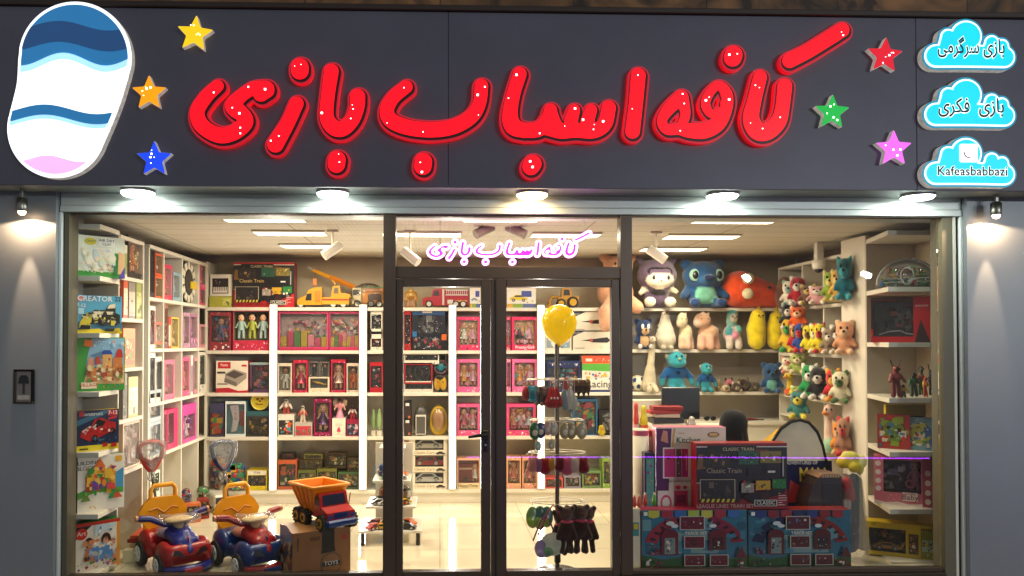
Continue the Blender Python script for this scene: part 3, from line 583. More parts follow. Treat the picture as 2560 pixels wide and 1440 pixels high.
# ---- plain light box in blue, white and pink
t = thing('light_box', 'large smooth pebble shaped light box in plain blue, white and pink waves', 'light box', (0, 0, 0))
LBW = glow('lit_white_acrylic', 'f2f8ff', 1.35); LBB = glow('lit_blue_acrylic', '2f86c4', .42); LBN = glow('lit_deep_blue_acrylic', '2b5a92', .30); LBL = glow('lit_pale_blue_acrylic', 'a8e0f6', .95); LBP = glow('lit_pink_acrylic', 'e8b4e6', .95)
body = [[(188, 146, 142), (172, 230, 132), (142, 322, 124)]]
fld = strokes_field(body, 14); big = lambda f, l: [max(contours(f, l), key=len)]
fill(big(fld, 0), fy - YS, SILV, 'box_case', t, tos, YS); fill(big(fld, -1), .003, LBW, 'box_rim', t, tos, YS - .0035)
fill(big(fld, -6), .003, LBW, 'white_face', t, tos, YS - .007)
def clip(g, l=-9):
    xs, ys, f = fld; X2, Y2 = np.meshgrid(xs, ys, indexing='ij'); return [q for q in contours((xs, ys, np.maximum(f - l, g(X2, Y2))), 0) if len(q) > 40]
S = np.sin
for k, (nm, g, m) in enumerate((('blue_wave', lambda x, y: y - 150 - 16 * S(x / 34), LBB), ('deep_blue_wave', lambda x, y: np.abs(y - 92 - 12 * S(x / 40 + 1)) - 26, LBN), ('pale_blue_wave', lambda x, y: np.abs(y - 158 - 16 * S(x / 34)) - 8, LBL), ('blue_stripe', lambda x, y: np.abs(y - 288 - 12 * S(x / 42 + 2)) - 13, LBB), ('pale_blue_stripe', lambda x, y: np.abs(y - 306 - 12 * S(x / 42 + 2)) - 5, LBL), ('pink_wave', lambda x, y: 398 + 8 * S(x / 26) - y, LBP))):
    fill(clip(g), .002, m, nm, t, tos, YS - .0095 - .0023 * k)
# ================================================================ boxed toys
def rects(mb, x0, z0, x1, z1, y, n, cols, rg, big=.27):
    n = int(n * 2.4)
    w, h = x1 - x0, z1 - z0
    for k in range(n):
        k0 = rg.random() ** 2; a, b = (big * (.16 + 1.0 * k0) * min(w, h) * q for q in (1, .5 + rg.random())); a = min(a, w * .95); b = min(b, h * .95)
        x, z = x0 + rg.random() * (w - a), z0 + rg.random() * (h - b); c = rg.choice(cols); s = rg.random(); yy = y - .0003 - .00006 * k
        if s < .35: mb.poly([(x, yy, z), (x + a, yy, z), (x + a, yy, z + b), (x, yy, z + b)], c)
        elif s < .7: mb.poly([(x + a / 2 + a / 2 * math.cos(t), yy, z + b / 2 + b / 2 * math.sin(t)) for t in [i * .785 for i in range(8)]], c)
        else: mb.poly([(x, yy, z + b * rg.random() * .3), (x + a * (.6 + .4 * rg.random()), yy, z), (x + a, yy, z + b * .8), (x + a * .3 * rg.random(), yy, z + b)], c)
def art(mb, w, h, items, y0=-.0005, rg=None):
    rg = rg or random.Random(1); fx = lambda u: (u - .5) * w; fz = lambda v: v * h
    for k, it in enumerate(items):
        y = y0 - .0007 * k; t = it[0]
        if t == 'r': _, a, b, c, d, col = it; mb.poly([(fx(a), y, fz(b)), (fx(c), y, fz(b)), (fx(c), y, fz(d)), (fx(a), y, fz(d))], col)
        elif t == 'e': _, a, b, c, d, col = it; mb.poly([(fx(a) + w * c * math.cos(q), y, fz(b) + h * d * math.sin(q)) for q in [i * math.pi / 10 for i in range(20)]], col)
        elif t == 'p': p = it[2:]; q = [(fx(p[i]), fz(p[i + 1])) for i in range(0, len(p), 2)]; s = sum(q[i - 1][0] * q[i][1] - q[i][0] * q[i - 1][1] for i in range(len(q))); mb.poly([(x, y, z) for x, z in (q if s > 0 else q[::-1])], it[1])
        elif t == 't': _, a, b, s, col, txt = it; put_text(mb, txt, fx(a), fz(b), s * h, y, col, .01, .92 * w)
        elif t == 'b': _, a, b, c, d, n, cols = it; rects(mb, fx(a), fz(b), fx(c), fz(d), y, n, cols, rg)
        elif t == 'car':
            _, a, b, s, col = it; q = w * s; X, Zz = fx(a), fz(b)
            mb.poly([(X + q * p, y, Zz + q * r) for p, r in ((-.5, 0), (.5, 0), (.5, .13), (.3, .17), (.16, .30), (-.18, .30), (-.34, .18), (-.5, .14))], col)
            mb.poly([(X + q * p, y - .0002, Zz + q * r) for p, r in ((-.27, .18), (.24, .18), (.13, .27), (-.15, .27))], '1c2026')
            for sx in (-.28, .28): mb.poly([(X + q * sx + .09 * q * math.cos(g), y - .0003, Zz + .09 * q * math.sin(g)) for g in [i * .6283 for i in range(10)]], '141414'); mb.poly([(X + q * sx + .045 * q * math.cos(g), y - .0004, Zz + .045 * q * math.sin(g)) for g in [i * .785 for i in range(8)]], 'b8b8b0')
        elif t == 'doll':
            _, a, b, s, hair, dress = it; q = h * s; X, Zz = fx(a), fz(b); E2 = lambda cx, cz, rx, rz_, c, dy: mb.poly([(X + q * (cx + rx * math.cos(g)), y - dy, Zz + q * (cz + rz_ * math.sin(g))) for g in [i * .5236 for i in range(12)]], c)
            E2(0, .80, .16, .19, hair, 0); mb.poly([(X + q * p, y - .0001, Zz + q * r) for p, r in ((-.2, .22), (.2, .22), (.07, .66), (-.07, .66))], dress)
            mb.poly([(X + q * p, y - .0001, Zz + q * r) for p, r in ((-.08, 0), (-.02, 0), (-.02, .22), (-.08, .22))], 'e3b590'); mb.poly([(X + q * p, y - .0001, Zz + q * r) for p, r in ((.02, 0), (.08, 0), (.08, .22), (.02, .22))], 'e3b590'); E2(0, .78, .10, .12, 'ecc2a0', .0002)
def doll3(mb, x, z, h, y, hair, dress, skin='e3b08c', kind=0):
    d2 = dress if kind < 2 else skin
    if kind == 0: mb.tube([(x, y, z + .70 * h), (x, y, z + .50 * h), (x, y, z + .26 * h)], [.07 * h, .09 * h, .20 * h], dress, 9)
    else: mb.tube([(x, y, z + .70 * h), (x, y, z + .36 * h)], [.10 * h, .12 * h], dress, 8)
    for s in (-1, 1):
        mb.tube([(x + s * .09 * h, y, z + .66 * h), (x + s * .2 * h, y - .02 * h, z + .44 * h)], [.045 * h, .035 * h], dress if kind == 1 else skin, 6)
        mb.tube([(x + s * .07 * h, y, z + .38 * h), (x + s * .09 * h, y - .02 * h, z + .04 * h)], [.06 * h, .05 * h], dress if kind == 1 else skin, 6)
        mb.ell((x + s * .09 * h, y - .04 * h, z + .04 * h), (.05 * h, .07 * h, .04 * h), '4a3a38', 6, 5)
    mb.ell((x, y + .035 * h, z + .85 * h), (.165 * h, .11 * h, .17 * h), hair, 9, 6)
    if kind == 0: mb.tube([(x - .12 * h, y + .04 * h, z + .84 * h), (x - .14 * h, y + .02 * h, z + .6 * h)], [.07 * h, .05 * h], hair, 6); mb.tube([(x + .12 * h, y + .04 * h, z + .84 * h), (x + .14 * h, y + .02 * h, z + .6 * h)], [.07 * h, .05 * h], hair, 6)
    mb.ell((x, y - .015 * h, z + .82 * h), (.125 * h, .10 * h, .14 * h), skin, 9, 7)
    for s in (-1, 1): mb.ell((x + s * .05 * h, y - .11 * h, z + .83 * h), (.018 * h, .012 * h, .024 * h), '2a1c18', 6, 4)
    mb.ell((x, y - .112 * h, z + .755 * h), (.03 * h, .01 * h, .012 * h), 'b8404a', 6, 4)
def car3(mb, x, z, L, y, col, dep=.06, glass='20262c'):
    q = [(-.5, .07), (.5, .07), (.5, .17), (.34, .2), (.16, .33), (-.2, .33), (-.36, .2), (-.5, .17)]
    mb.prism([(x + L * a, z + L * b) for a, b in q], y, y + dep, col); mb.prism([(x + L * a, z + L * b) for a, b in ((-.28, .2), (.26, .2), (.13, .3), (-.16, .3))], y - .002, y + .001, glass)
    for s in (-.28, .28): mb.wheel((x + s * L, y + .004, z + .1 * L), .1 * L, .02, '161616', 'b8b4aa', 'y', 12)
def busy3(mb, x0, z0, x1, z1, y, n, cols, rg, s=.3):
    n = int(n * 2.2); s *= .8
    m = min(x1 - x0, z1 - z0)
    for _ in range(n):
        a, b, c = (m * s * (.4 + .8 * rg.random()) / 2 for _ in range(3)); x, z = x0 + a + rg.random() * max(.001, x1 - x0 - 2 * a), z0 + b + rg.random() * max(.001, z1 - z0 - 2 * b)
        if rg.random() < .5: mb.ell((x, y, z), (a, min(c, .03), b), rg.choice(cols), 8, 5)
        else: mb.box(x - a, y - min(c, .03), z - b, x + a, y + min(c, .03), z + b, rg.choice(cols))
def carton(w, h, d, col, items=(), win=None, side=None, top=None, rg=None, sart=()):
    """a carton standing on z=0, its printed front at y=0; win=(x0,z0,x1,z1,depth,lining) cuts a window into it"""
    mb = MB(); mb.gl = .33; x0, x1 = -w / 2, w / 2; sd = side or col
    for vs, c in (([(x1, 0, 0), (x1, d, 0), (x1, d, h), (x1, 0, h)], sd), ([(x0, d, 0), (x0, 0, 0), (x0, 0, h), (x0, d, h)], sd), ([(x1, d, 0), (x0, d, 0), (x0, d, h), (x1, d, h)], sd), ([(x0, 0, h), (x1, 0, h), (x1, d, h), (x0, d, h)], top or sd), ([(x0, d, 0), (x1, d, 0), (x1, 0, 0), (x0, 0, 0)], sd)): mb.poly(vs, c)
    if win:
        a, b, c, e, dp, ln = win; A0, C0, B0, E0 = (a - .5) * w, (c - .5) * w, b * h, e * h
        o = [(x0, 0, 0), (x1, 0, 0), (x1, 0, h), (x0, 0, h)]; i = [(A0, 0, B0), (C0, 0, B0), (C0, 0, E0), (A0, 0, E0)]; k = [(p[0], dp, p[2]) for p in i]
        mb.add(o + i, [(n, (n + 1) % 4, (n + 1) % 4 + 4, n + 4) for n in range(4)], col); mb.add(i + k, [(n, (n + 1) % 4, (n + 1) % 4 + 4, n + 4) for n in range(4)], ln); mb.poly(k, ln)
    else: mb.poly([(x0, 0, 0), (x1, 0, 0), (x1, 0, h), (x0, 0, h)], col)
    art(mb, w, h, items, rg=rg)
    if sart:                                               # print on the two side panels
        for sg in (1, -1):
            s = MB(); s.gl = .33; s.M = Matrix.Translation((sg * w / 2, d / 2, 0)) @ Matrix.Rotation(sg * R_(90), 4, 'Z'); art(s, d, h, sart, rg=rg); mb.merge(s)
    # worn white edges of the board
    return mb
def spot(pl, u0, u1, vt, z0, off=0., Y=None):
    """where a box goes: front plane, photo columns u0..u1, top row vt, standing on z0 -> location, width, height, turn"""
    um = (u0 + u1) / 2
    if pl == 'l': X_ = XLF - .015 - off; a, b = PX(u0, 856, X_).y, PX(u1, 856, X_).y; h = PX(um, vt, X_).z - z0; return (X_, (a + b) / 2, z0), b - a, h, R_(90)
    if pl == 'r': X_ = XRF + .015 + off; a, b = PX(u0, 856, X_).y, PX(u1, 856, X_).y; h = PX(um, vt, X_).z - z0; return (X_, (a + b) / 2, z0), a - b, h, R_(-90)
    Y = (YF + .03 if Y is None else Y) + off; a, b = P(u0, vt, Y).x, P(u1, vt, Y).x; return ((a + b) / 2, Y, z0), b - a, P(um, vt, Y).z - z0, 0
SEED = [10]
def B(pl, u0, u1, vt, z0, label, st, *a, name='toy_box', cat='toy box', d=.2, off=0., Y=None, tilt=0., film=1, grp=None, **kw):
    loc, w, h, rz = spot(pl, u0, u1, vt, z0, off, Y); SEED[0] += 1; rg = random.Random(SEED[0])
    s = 0
    if abs(tilt) > .3: w *= .97; loc = (loc[0], loc[1] + .5 * w * abs(math.sin(tilt)), loc[2])
    s = st(w, h, rg, *a, **kw); d = min(d, s.get('d', d)); w -= .004
    mb = carton(w, h, d, s['col'], s.get('art', ()), s.get('win'), s.get('side'), s.get('top'), rg, s.get('sart', ()))
    o = tag(link(mb, name, CARD, None, loc, rz + tilt), label, cat, grp)
    for nm, m, mt in s.get('kids', ()):
        if m.f: link(m, nm, mt, o)
    wn = s.get('win')
    if wn and film:
        f = MB(); A0, B0, C0, E0 = (wn[0] - .5) * w, wn[1] * h, (wn[2] - .5) * w, wn[3] * h; f.poly([(A0, .004, B0), (C0, .004, B0), (C0, .004, E0), (A0, .004, E0)], 'ffffff'); link(f, 'window_film', FILM, o)
    return o
SK = ['e3b590', 'd89a78']; PINKS = ['e0457e', 'f08ab0', 'd02860', 'f4c0d4', 'f6efe6', 'c03878']; MIX = ['c83828', 'e8b020', '2858a8', '389848', 'f0ead8', '8a4a9a', 'e07828', '202428']
def s_doll(w, h, rg, frame='e0508a', lining='f0c8d0', hair='d8a850', dress='e88aa8', n=1, title='', base=.14, kind=0, acc=12, cols=PINKS, tc='ffffff', skin='e3b08c', sart=1):
    win = (.09, base, .91, .9, min(.066, w * .5 + .03), lining); t = MB(); t.gl = .4
    dh = h * (.86 - base); ww = w * .8
    if acc: busy3(t, -ww / 2, h * base + .004, ww / 2, h * .88, .055, acc, cols, rg, .28)
    hs = hair if isinstance(hair, (list, tuple)) else [hair] * n; ds = dress if isinstance(dress, (list, tuple)) else [dress] * n
    for k in range(n): doll3(t, (k + .5 - n / 2) * ww / n * .95, h * base + .002, min(dh, ww / n * 2.4), .045, hs[k], ds[k], skin, kind)
    A_ = [('b', .02, .9, .98, .99, 6, cols), ('b', .03, .01, .97, base - .01, 10, cols + ['ffffff', '40202c']), ('b', .01, base, .085, .9, 5, cols + ['ffffff']), ('b', .915, base, .99, .9, 5, cols + ['ffffff'])]
    if title: A_.append(('t', .5, base * .5, base * .55, tc, title))
    return dict(col=frame, win=win, art=A_, kids=[('doll', t, PLAS)], side=frame, sart=[('e', .5, .7, .3, .14, lining), ('b', .15, .1, .85, .5, 6, cols)] if sart else ())
def s_print(w, h, rg, bg='2858a8', cols=MIX, n=18, title='', tc='ffffff', band=None, pic=(.06, .08, .94, .74), ts=.13, extra=(), side=None):
    A_ = [('r', *pic, rg.choice(cols))] if pic else []
    if pic: A_.append(('b', *pic, n, cols))
    if band: A_.append(('r', 0, .8, 1, 1, band))
    if title: A_.append(('t', .5, .88, ts, tc, title))
    return dict(col=bg, art=A_ + list(extra), side=side or bg, sart=[('b', .1, .1, .9, .9, 7, cols)])
def s_toy(w, h, rg, frame='24262a', lining='5a5450', cols=MIX, n=22, title='', tc='ffffff', win=(.08, .16, .92, .88), s=.3, side=None, extra=(), car=None):
    t = MB(); t.gl = .35; busy3(t, (win[0] - .5) * w, win[1] * h, (win[2] - .5) * w, win[3] * h, .05, n, cols, rg, s)
    if car: car3(t, 0, win[1] * h + .01, (win[2] - win[0]) * w * .9, .02, car)
    A_ = [('b', .03, .02, .97, win[1] - .02, 6, cols)] + list(extra)
    if title: A_.append(('t', .5, win[1] * .5, win[1] * .6, tc, title))
    return dict(col=frame, win=(*win, .068, lining), art=A_, kids=[('toy', t, PLAS)], side=side or frame, sart=[('b', .15, .15, .85, .85, 6, cols)])
WARM = ['e8d8b0', 'd8a858', 'c06838', '8a5a38', 'f4ecd8']; DINO = ['4a5a2a', '8a8a3a', 'c8a850', '3a2a1c', '6a7a30', 'e8dcb0', 'b85a28']
# ---- the six large boxes in the left window corner (z of shelf, photo columns, top row)
NF = .115
B('f', 178, 297, 586, 2.18, 'wide green and white craft kit box with blue side on the top left window shelf', s_print, 'e8ecdc', ['5aa038', '8ac848', 'f4f4e8', '4a6ab8', 'e8c898', 'd84838'], 20, pic=None, side='1c3a6a', d=.085, Y=NF, tilt=R_(43),
  extra=[('r', 0, .0, 1, .14, '3f9a3a'), ('e', .25, .86, .13, .09, 'd8c838'), ('t', .25, .86, .06, '2a6a2a', 'CRAFT'), ('r', .42, .76, .78, .96, 'f6f6f0'), ('t', .6, .90, .07, '3a3a4a', 'AIR DRY'), ('t', .6, .81, .06, '3a3a4a', 'CLAY'), ('p', 'f8f4ea', .05, .3, .3, .7, .7, .72, .8, .4, .5, .18), ('p', 'e8b888', .78, .1, 1, .1, 1, .6, .86, .66, .76, .4), ('p', '2f7a30', .74, .05, .84, .05, .86, .6, .78, .62), ('p', '5a48a8', .86, 0, 1, 0, 1, .3), ('b', .08, .08, .42, .3, 8, ['3f9a3a', 'd84838', 'f4f4e8', '8ac848']), ('b', .05, .1, .8, .72, 30, ['f4ecd8', 'e8e0c8', 'd8e0c8', 'c8d8e0', 'f0d8b8']), ('b', .4, .1, .74, .36, 16, ['8ac848', 'e8c898', 'f4f4e8', '4a6ab8', 'd88a8a'])])
B('f', 173, 290, 737, 1.768, 'light blue building brick box with a yellow and black bulldozer in the left window corner', s_print, '58a8cc', pic=None, side='a8a040', d=.085, Y=NF, tilt=R_(43),
  extra=[('r', 0, 0, 1, .3, '3a7090'), ('p', 'e8d020', 0, 0, 1, 0, 1, .06, .6, .07, .5, .12, 0, .09), ('r', .03, .84, .14, .97, 'c81818'), ('t', .085, .9, .05, 'ffffff', 'LEGO'), ('t', .4, .9, .14, 'f4f4f4', 'CREATOR'), ('t', .9, .91, .12, '202020', '22'), ('t', .1, .72, .09, 'f4f4f4', '7-12'), ('r', .04, .5, .16, .66, 'b0d8e8'),
         ('p', '24241f', .3, .26, .95, .26, .95, .5, .85, .55, .85, .72, .7, .78, .62, .62, .38, .62, .3, .5), ('p', 'dcc838', .05, .14, .3, .12, .34, .5, .22, .54, .08, .3), ('r', .36, .5, .8, .58, 'e8dcb8'), ('p', 'e8dcb8', .66, .66, .84, .68, .84, .8, .7, .76), ('e', .58, .3, .07, .1, '101010'), ('e', .83, .3, .07, .1, '101010'), ('e', .58, .3, .03, .045, 'b0b0b0'), ('e', .83, .3, .03, .045, 'b0b0b0'), ('b', .1, .2, .9, .62, 26, ['24241f', '3a3a30', 'dcc838', 'e8dcb8', '14140f', '8a8468']), ('p', '101010', .05, .1, .28, .1, .3, .2, .1, .22), ('p', '303020', .6, .05, .8, .05, .82, .13, .62, .13), ('p', 'c8b020', .8, .06, .96, .06, .95, .14, .84, .14)])
B('f', 174, 297, 843, 1.344, 'green play village box with colourful printed houses on the middle left window shelf', s_print, '3f9838', pic=None, side='1c6a30', d=.085, Y=NF, tilt=R_(43),
  extra=[('p', '8ab8d8', .3, .98, .98, .98, .98, .3, .18, .25, .2, .6), ('p', 'd8b078', .14, .14, .98, .12, .98, .46, .2, .42), ('p', '5a88a8', .25, .66, .5, .74, .62, .66, .5, .6), ('p', '3a8a38', .2, .44, .95, .48, .95, .36, .2, .34), ('p', 'd89878', .22, .4, .34, .4, .34, .58, .28, .64, .22, .58), ('p', 'e0a860', .52, .3, .72, .3, .72, .68, .52, .68), ('p', '2a48a0', .5, .68, .74, .68, .68, .76, .54, .76), ('p', 'c87838', .74, .28, .94, .28, .94, .62, .74, .62), ('p', 'c03028', .78, .62, .96, .62, .92, .78, .84, .78), ('p', 'b84838', .36, .5, .5, .5, .46, .64, .38, .64), ('b', .3, .18, .9, .34, 12, ['f0e0c0', 'c03028', '3a8a38', '8a5a38', '88b0d0']), ('b', .55, .34, .7, .66, 6, ['f4e8d0', '8a5a38']), ('r', .08, .05, .4, .17, 'e8d8b8'), ('t', .24, .11, .06, 'c04838', 'VILLAGE'), ('b', .5, .03, .95, .12, 8, MIX), ('p', 'e87828', .12, .84, .3, .82, .32, .94, .14, .96), ('b', .16, .16, .97, .5, 34, ['e8d0a0', 'c87838', '8a5030', 'd8b078', '5a8a38', 'f0e4cc', 'b84030']), ('b', .3, .76, .97, .95, 8, ['a8cce0', 'c8dce8', 'd89890']), ('t', .5, .92, .05, 'f4f4f4', '- - - -')])
B('f', 175, 283, 1028, .909, 'dark blue and yellow brick set box with a red toy sports car', s_print, '1c2a4a', pic=None, side='c0a020', d=.085, Y=NF, tilt=R_(43),
  extra=[('r', 0, 0, 1, .14, 'e0cc28'), ('p', '3a6a88', 0, .75, .6, .98, .9, .98, 0, .62), ('t', .35, .9, .09, 'e0e0e0', 'Construct'), ('r', .74, .84, .96, .98, 'c02028'), ('t', .85, .91, .09, 'ffffff', '7-12'), ('r', .06, .86, .16, .98, 'b82028'), ('p', 'b81c1c', .08, .36, .3, .24, .48, .3, .92, .5, .92, .66, .72, .72, .6, .8, .42, .78, .34, .62, .12, .52), ('p', '1c1414', .38, .62, .6, .58, .68, .7, .5, .78), ('p', 'd8d0c8', .12, .5, .3, .62, .34, .6, .2, .42), ('p', 'd8d0c8', .36, .58, .44, .66, .5, .62, .42, .54), ('e', .42, .3, .07, .09, '101010'), ('e', .84, .46, .06, .08, '101010'), ('e', .42, .3, .03, .04, 'c0c0c0'), ('p', 'c82020', .72, .74, .94, .78, .94, .84, .74, .8), ('p', 'b02020', .6, .08, .72, .08, .72, .18, .6, .18), ('p', 'b02020', .8, .06, .94, .06, .94, .16, .8, .16), ('r', .06, .04, .26, .08, '404020'), ('b', .3, .16, .95, .34, 14, ['16203a', '2a4a68', '0c1424', '3a6a88']), ('b', .14, .4, .86, .66, 14, ['d83028', '8a1414', 'e8e0d8', '2a1414'])])
B('f', 176, 296, 1143, .468, 'white building block box with a printed orange and green castle', s_print, 'ece6d8', pic=None, side='4a5a2a', d=.085, Y=NF, tilt=R_(43),
  extra=[('p', '4898c8', 0, .34, .35, .5, .5, .52, .98, .74, .98, .34), ('p', '58a040', 0, .24, .4, .34, .98, .28, .98, .38, .4, .42, 0, .36), ('t', .2, .87, .07, '404858', 'BUILDING'), ('t', .2, .78, .07, '404858', 'BLOCKS'), ('r', .8, .86, .94, .96, 'e0a828'), ('r', .36, .44, .7, .56, 'e8a838'), ('r', .16, .36, .3, .64, 'c85828'), ('r', .36, .56, .56, .82, '6a4a8a'), ('p', 'e07030', .33, .78, .59, .78, .46, .95), ('p', 'd88030', .58, .66, .82, .66, .7, .82), ('r', .6, .3, .8, .66, 'd8a030'), ('p', '8a9a38', .14, .62, .33, .62, .24, .76), ('b', .18, .38, .8, .76, 18, ['c83828', 'e8b838', '3a8a48', '6a4a9a', 'e88838']), ('p', '389048', .64, .2, .92, .2, .76, .42), ('p', 'd85838', .74, .2, .95, .2, .82, .36), ('p', '6a8a38', .06, .2, .26, .2, .16, .38), ('b', .06, .04, .44, .12, 6, ['389048', 'c84838', 'e8b838']), ('b', .17, .36, .82, .8, 40, ['c83828', 'e8b838', '3a8a48', '6a4a9a', 'e88838', 'd84848', 'f0c860']), ('b', 0, .26, .98, .4, 14, ['58a040', '78b858', '3a8a38'])])
B('f', 170, 285, 1312, .041, 'red edged art set box with two printed children, on the lowest left window shelf', s_print, 'e4dccc', pic=None, side='2a7a34', d=.085, Y=NF, tilt=R_(43),
  extra=[('r', 0, .93, 1, 1, 'c03020'), ('r', .93, 0, 1, .93, 'd89030'), ('p', '282828', 0, .66, .36, .93, 0, .93), ('e', .14, .78, .13, .12, 'c83020'), ('t', .14, .78, .09, 'f0e0d0', 'Art'), ('p', 'c0d0d8', .42, .7, .9, .86, .9, .93, .42, .93), ('b', .42, .7, .9, .9, 8, ['f4f4ea', 'b8c8d0', '5a7a98']), ('e', .3, .58, .09, .11, '38221a'), ('e', .68, .6, .11, .14, '38221a'), ('e', .32, .54, .055, .08, 'c88a68'), ('e', .67, .56, .06, .09, 'd89a78'), ('p', 'c87848', .18, .2, .44, .2, .4, .48, .24, .48), ('p', '5a8ac0', .52, .2, .86, .2, .8, .48, .6, .48), ('p', 'd08858', .8, .04, .93, .04, .93, .4, .84, .3), ('b', .14, .2, .9, .66, 26, ['c88a68', '5a8ac0', 'd08858', '38221a', 'e8dcc8', 'a8c0d0', 'c87848']), ('b', .04, .03, .9, .22, 24, ['c83828', 'e8c038', '3a8a48', '3a5aa8', '8a4a98', '202428'])])
# ---- narrow bay and left wall
B('l', 319, 360, 592, 2.215, 'black and orange doll carton on the top shelf of the narrow bay', s_doll, '2a2420', 'c87838', '8a4a20', 'd89048', name='doll_box', d=.2, cols=WARM)
B('l', 308, 317, 612, 2.215, 'slim white carton beside the black and orange doll carton', s_print, 'd8d4c0', ['8a9a58', 'c8b878', '6a7a8a'], 6)
B('l', 308, 319, 694, 1.89, 'red and cream board game box in the narrow bay', s_print, 'c85838', ['e8d0a8', 'd87848', 'f0e0c8'], 10)
B('l', 321, 338, 706, 1.89, 'grey game box with round print in the narrow bay', s_print, '8a8078', ['b8aca0', '6a5a50', 'd0c0b0'], 9)
B('l', 340, 359, 708, 1.89, 'olive green picture puzzle box in the narrow bay', s_print, '9aa058', ['c8c488', '6a7838', 'e0d8a8'], 12)
B('l', 308, 338, 821, 1.50, 'orange and cream toy house box in the narrow bay', s_print, 'd88848', ['f0e4c8', 'c86838', '7a8a48', 'e8c080'], 16)
B('l', 308, 319, 934, 1.10, 'slim grey book box at the front of the narrow bay', s_print, '7a7060', ['b8b098', '4a4438'], 8)
B('l', 322, 346, 942, 1.10, 'shiny gold wrapped puzzle box in the narrow bay', s_print, 'c8b070', ['e8dcb0', '9a8048', 'f0e8d0'], 12)
B('l', 309, 352, 1054, .70, 'big cream carton of pale doll clothes on the lowest narrow shelf', s_toy, 'd8b8a0', 'e0cdb4', ['f0e0c8', 'd8a890', 'e8c8a8', 'c09078'], 14, win=(.05, .05, .95, .95))
for u0, u1, vt, z, lab, c, l, cs in ((374, 386, 613, 2.085, 'tall dark action figure box high on the left wall', '2a2c30', '4a4440', MIX), (387, 406, 690, 2.085, 'lower orange figure box high on the left wall', 'd86030', 'c8b088', WARM), (374, 388, 765, 1.645, 'red and white figure carton, second shelf of the left wall', 'e8e0d0', 'a83828', MIX), (389, 406, 860, 1.645, 'low yellow figure carton beside the red and white one', 'd8a828', 'e8dcc0', WARM), (374, 389, 882, 1.18, 'black and white striped toy carton on the left wall', 'e8e4da', '2a2c30', ['f0ece0', '202428', 'b84838']), (390, 406, 892, 1.18, 'black and white toy carton touching its striped neighbour', 'dcd6c8', '34302c', ['f0ece0', '202428', '58503c']), (374, 405, 1054, .726, 'lower pale blue doll carton on the left wall', 'a8b8c8', '8a98a8', ['f0ece0', '5a3a28', '6a8ab0', 'c8a890'])):
    B('l', u0, u1, vt, z, lab, s_toy, c, l, cs, 12, win=(.08, .1, .92, .9))
B('l', 387, 406, 634, PX(397, 690, XLF - .015).z + .003, 'orange figure box stacked highest on the left wall', s_toy, 'd8562c', 'c8a878', WARM, 12, win=(.08, .1, .92, .9))
B('l', 389, 406, 806, PX(397, 860, XLF - .015).z + .003, 'orange framed toy carton stacked on the low yellow carton', s_toy, 'd85828', 'f0e8d8', ['d85828', 'f0e4d0', '3a3432'], 10, win=(.08, .1, .92, .9))
B('l', 374, 405, 975, PX(390, 1054, XLF - .015).z + .003, 'upper pale blue doll carton stacked on its twin', s_doll, 'b0bcc8', '98a4b0', '3a2a20', ['c8ccd8', 'd8b8b8'], 2, cols=['f0ece0', '6a8ab0'])
B('l', 411, 430, 662, 2.085, 'crimson and pink doll box high on the left wall', s_doll, 'd03a58', 'f0c8c8', 'd8a850', 'e87890')
B('l', 432, 451, 682, 2.085, 'pale blue gown doll box high on the left wall', s_doll, '88a8b8', 'd8e0e0', '4a3020', 'b8d0d8', cols=['e8f0f0', '6890a8'])
B('l', 411, 420, 760, 1.645, 'tall brown doll carton on the second shelf of the left wall', s_doll, '7a4a3a', 'b88868', '3a2418', 'c87860', acc=3)
B('l', 421, 427, 792, 1.645, 'thin red box between the brown carton and the gold pack', s_print, 'b82028', ['e0d0c0', '8a1820'], 5)
B('l', 428, 447, 793, 1.645, 'glossy gold gift pack on the left wall', s_toy, 'd8b848', 'e8d490', ['f4ecc8', 'c89830', 'e8d8a0'], 9, win=(.08, .06, .92, .94))
B('l', 411, 437, 900, 1.18, 'large pink framed doll box on the third shelf of the left wall', s_doll, 'e0688a', 'f0b8c4', 'c88850', 'd84878')
B('l', 439, 449, 886, 1.18, 'thin grey carton behind the large pink framed doll box', s_print, '9a9088', ['c8c0b4', '5a544c'], 6, off=.06)
B('l', 411, 419, 1026, .726, 'slim magenta doll box on the lowest left wall shelf', s_doll, 'b8205a', 'e088a8', 'c89048', 'e05088', acc=3)
B('l', 420, 446, 1022, .726, 'bright magenta toy kitchen carton on the lowest left wall shelf', s_toy, 'd01860', 'b01050', ['f0a8c0', 'f4e0e4', 'c03070', '8a1848'], 12, win=(.08, .14, .6, .9))
B('l', 458, 475, 782, 1.645, 'lilac doll box nearest the street on its shelf', s_doll, 'b890a8', 'd8c0cc', '5a3a2a', 'a86a98')
B('l', 476, 494, 784, 1.645, 'lilac doll box with a magenta base panel', s_doll, 'a87a9a', 'd0b4c4', 'c8a060', '9a4a8a', base=.3)
B('l', 457, 475, 893, 1.18, 'pink princess doll box with two small windows', s_doll, 'e05a88', 'f0b0c4', 'd8b060', ['e84a80', 'f088a8'], 2)
B('l', 478, 483, 888, 1.18, 'thin white carton standing beside the pink princess box', s_print, 'e4e0d8', ['b0a8b0', '8a8a98'], 5)
B('l', 485, 495, 894, 1.18, 'narrow dusty pink doll carton with dark lining', s_doll, 'c88a98', '6a4a50', '2a1c18', 'd07088', acc=3)
B('l', 457, 492, 1010, .726, 'wide purple and pink vanity set carton on the lowest left wall shelf', s_toy, 'c84a98', 'e090b8', ['f0b8d0', 'a03880', 'f4e4ec', '7a3a9a'], 16, win=(.08, .1, .92, .72))
B('l', 499, 517, 720, 2.085, 'hot pink doll carton below a round topped doll pack', s_doll, 'd8306a', 'e890a8', '6a3a28', 'd83a78')
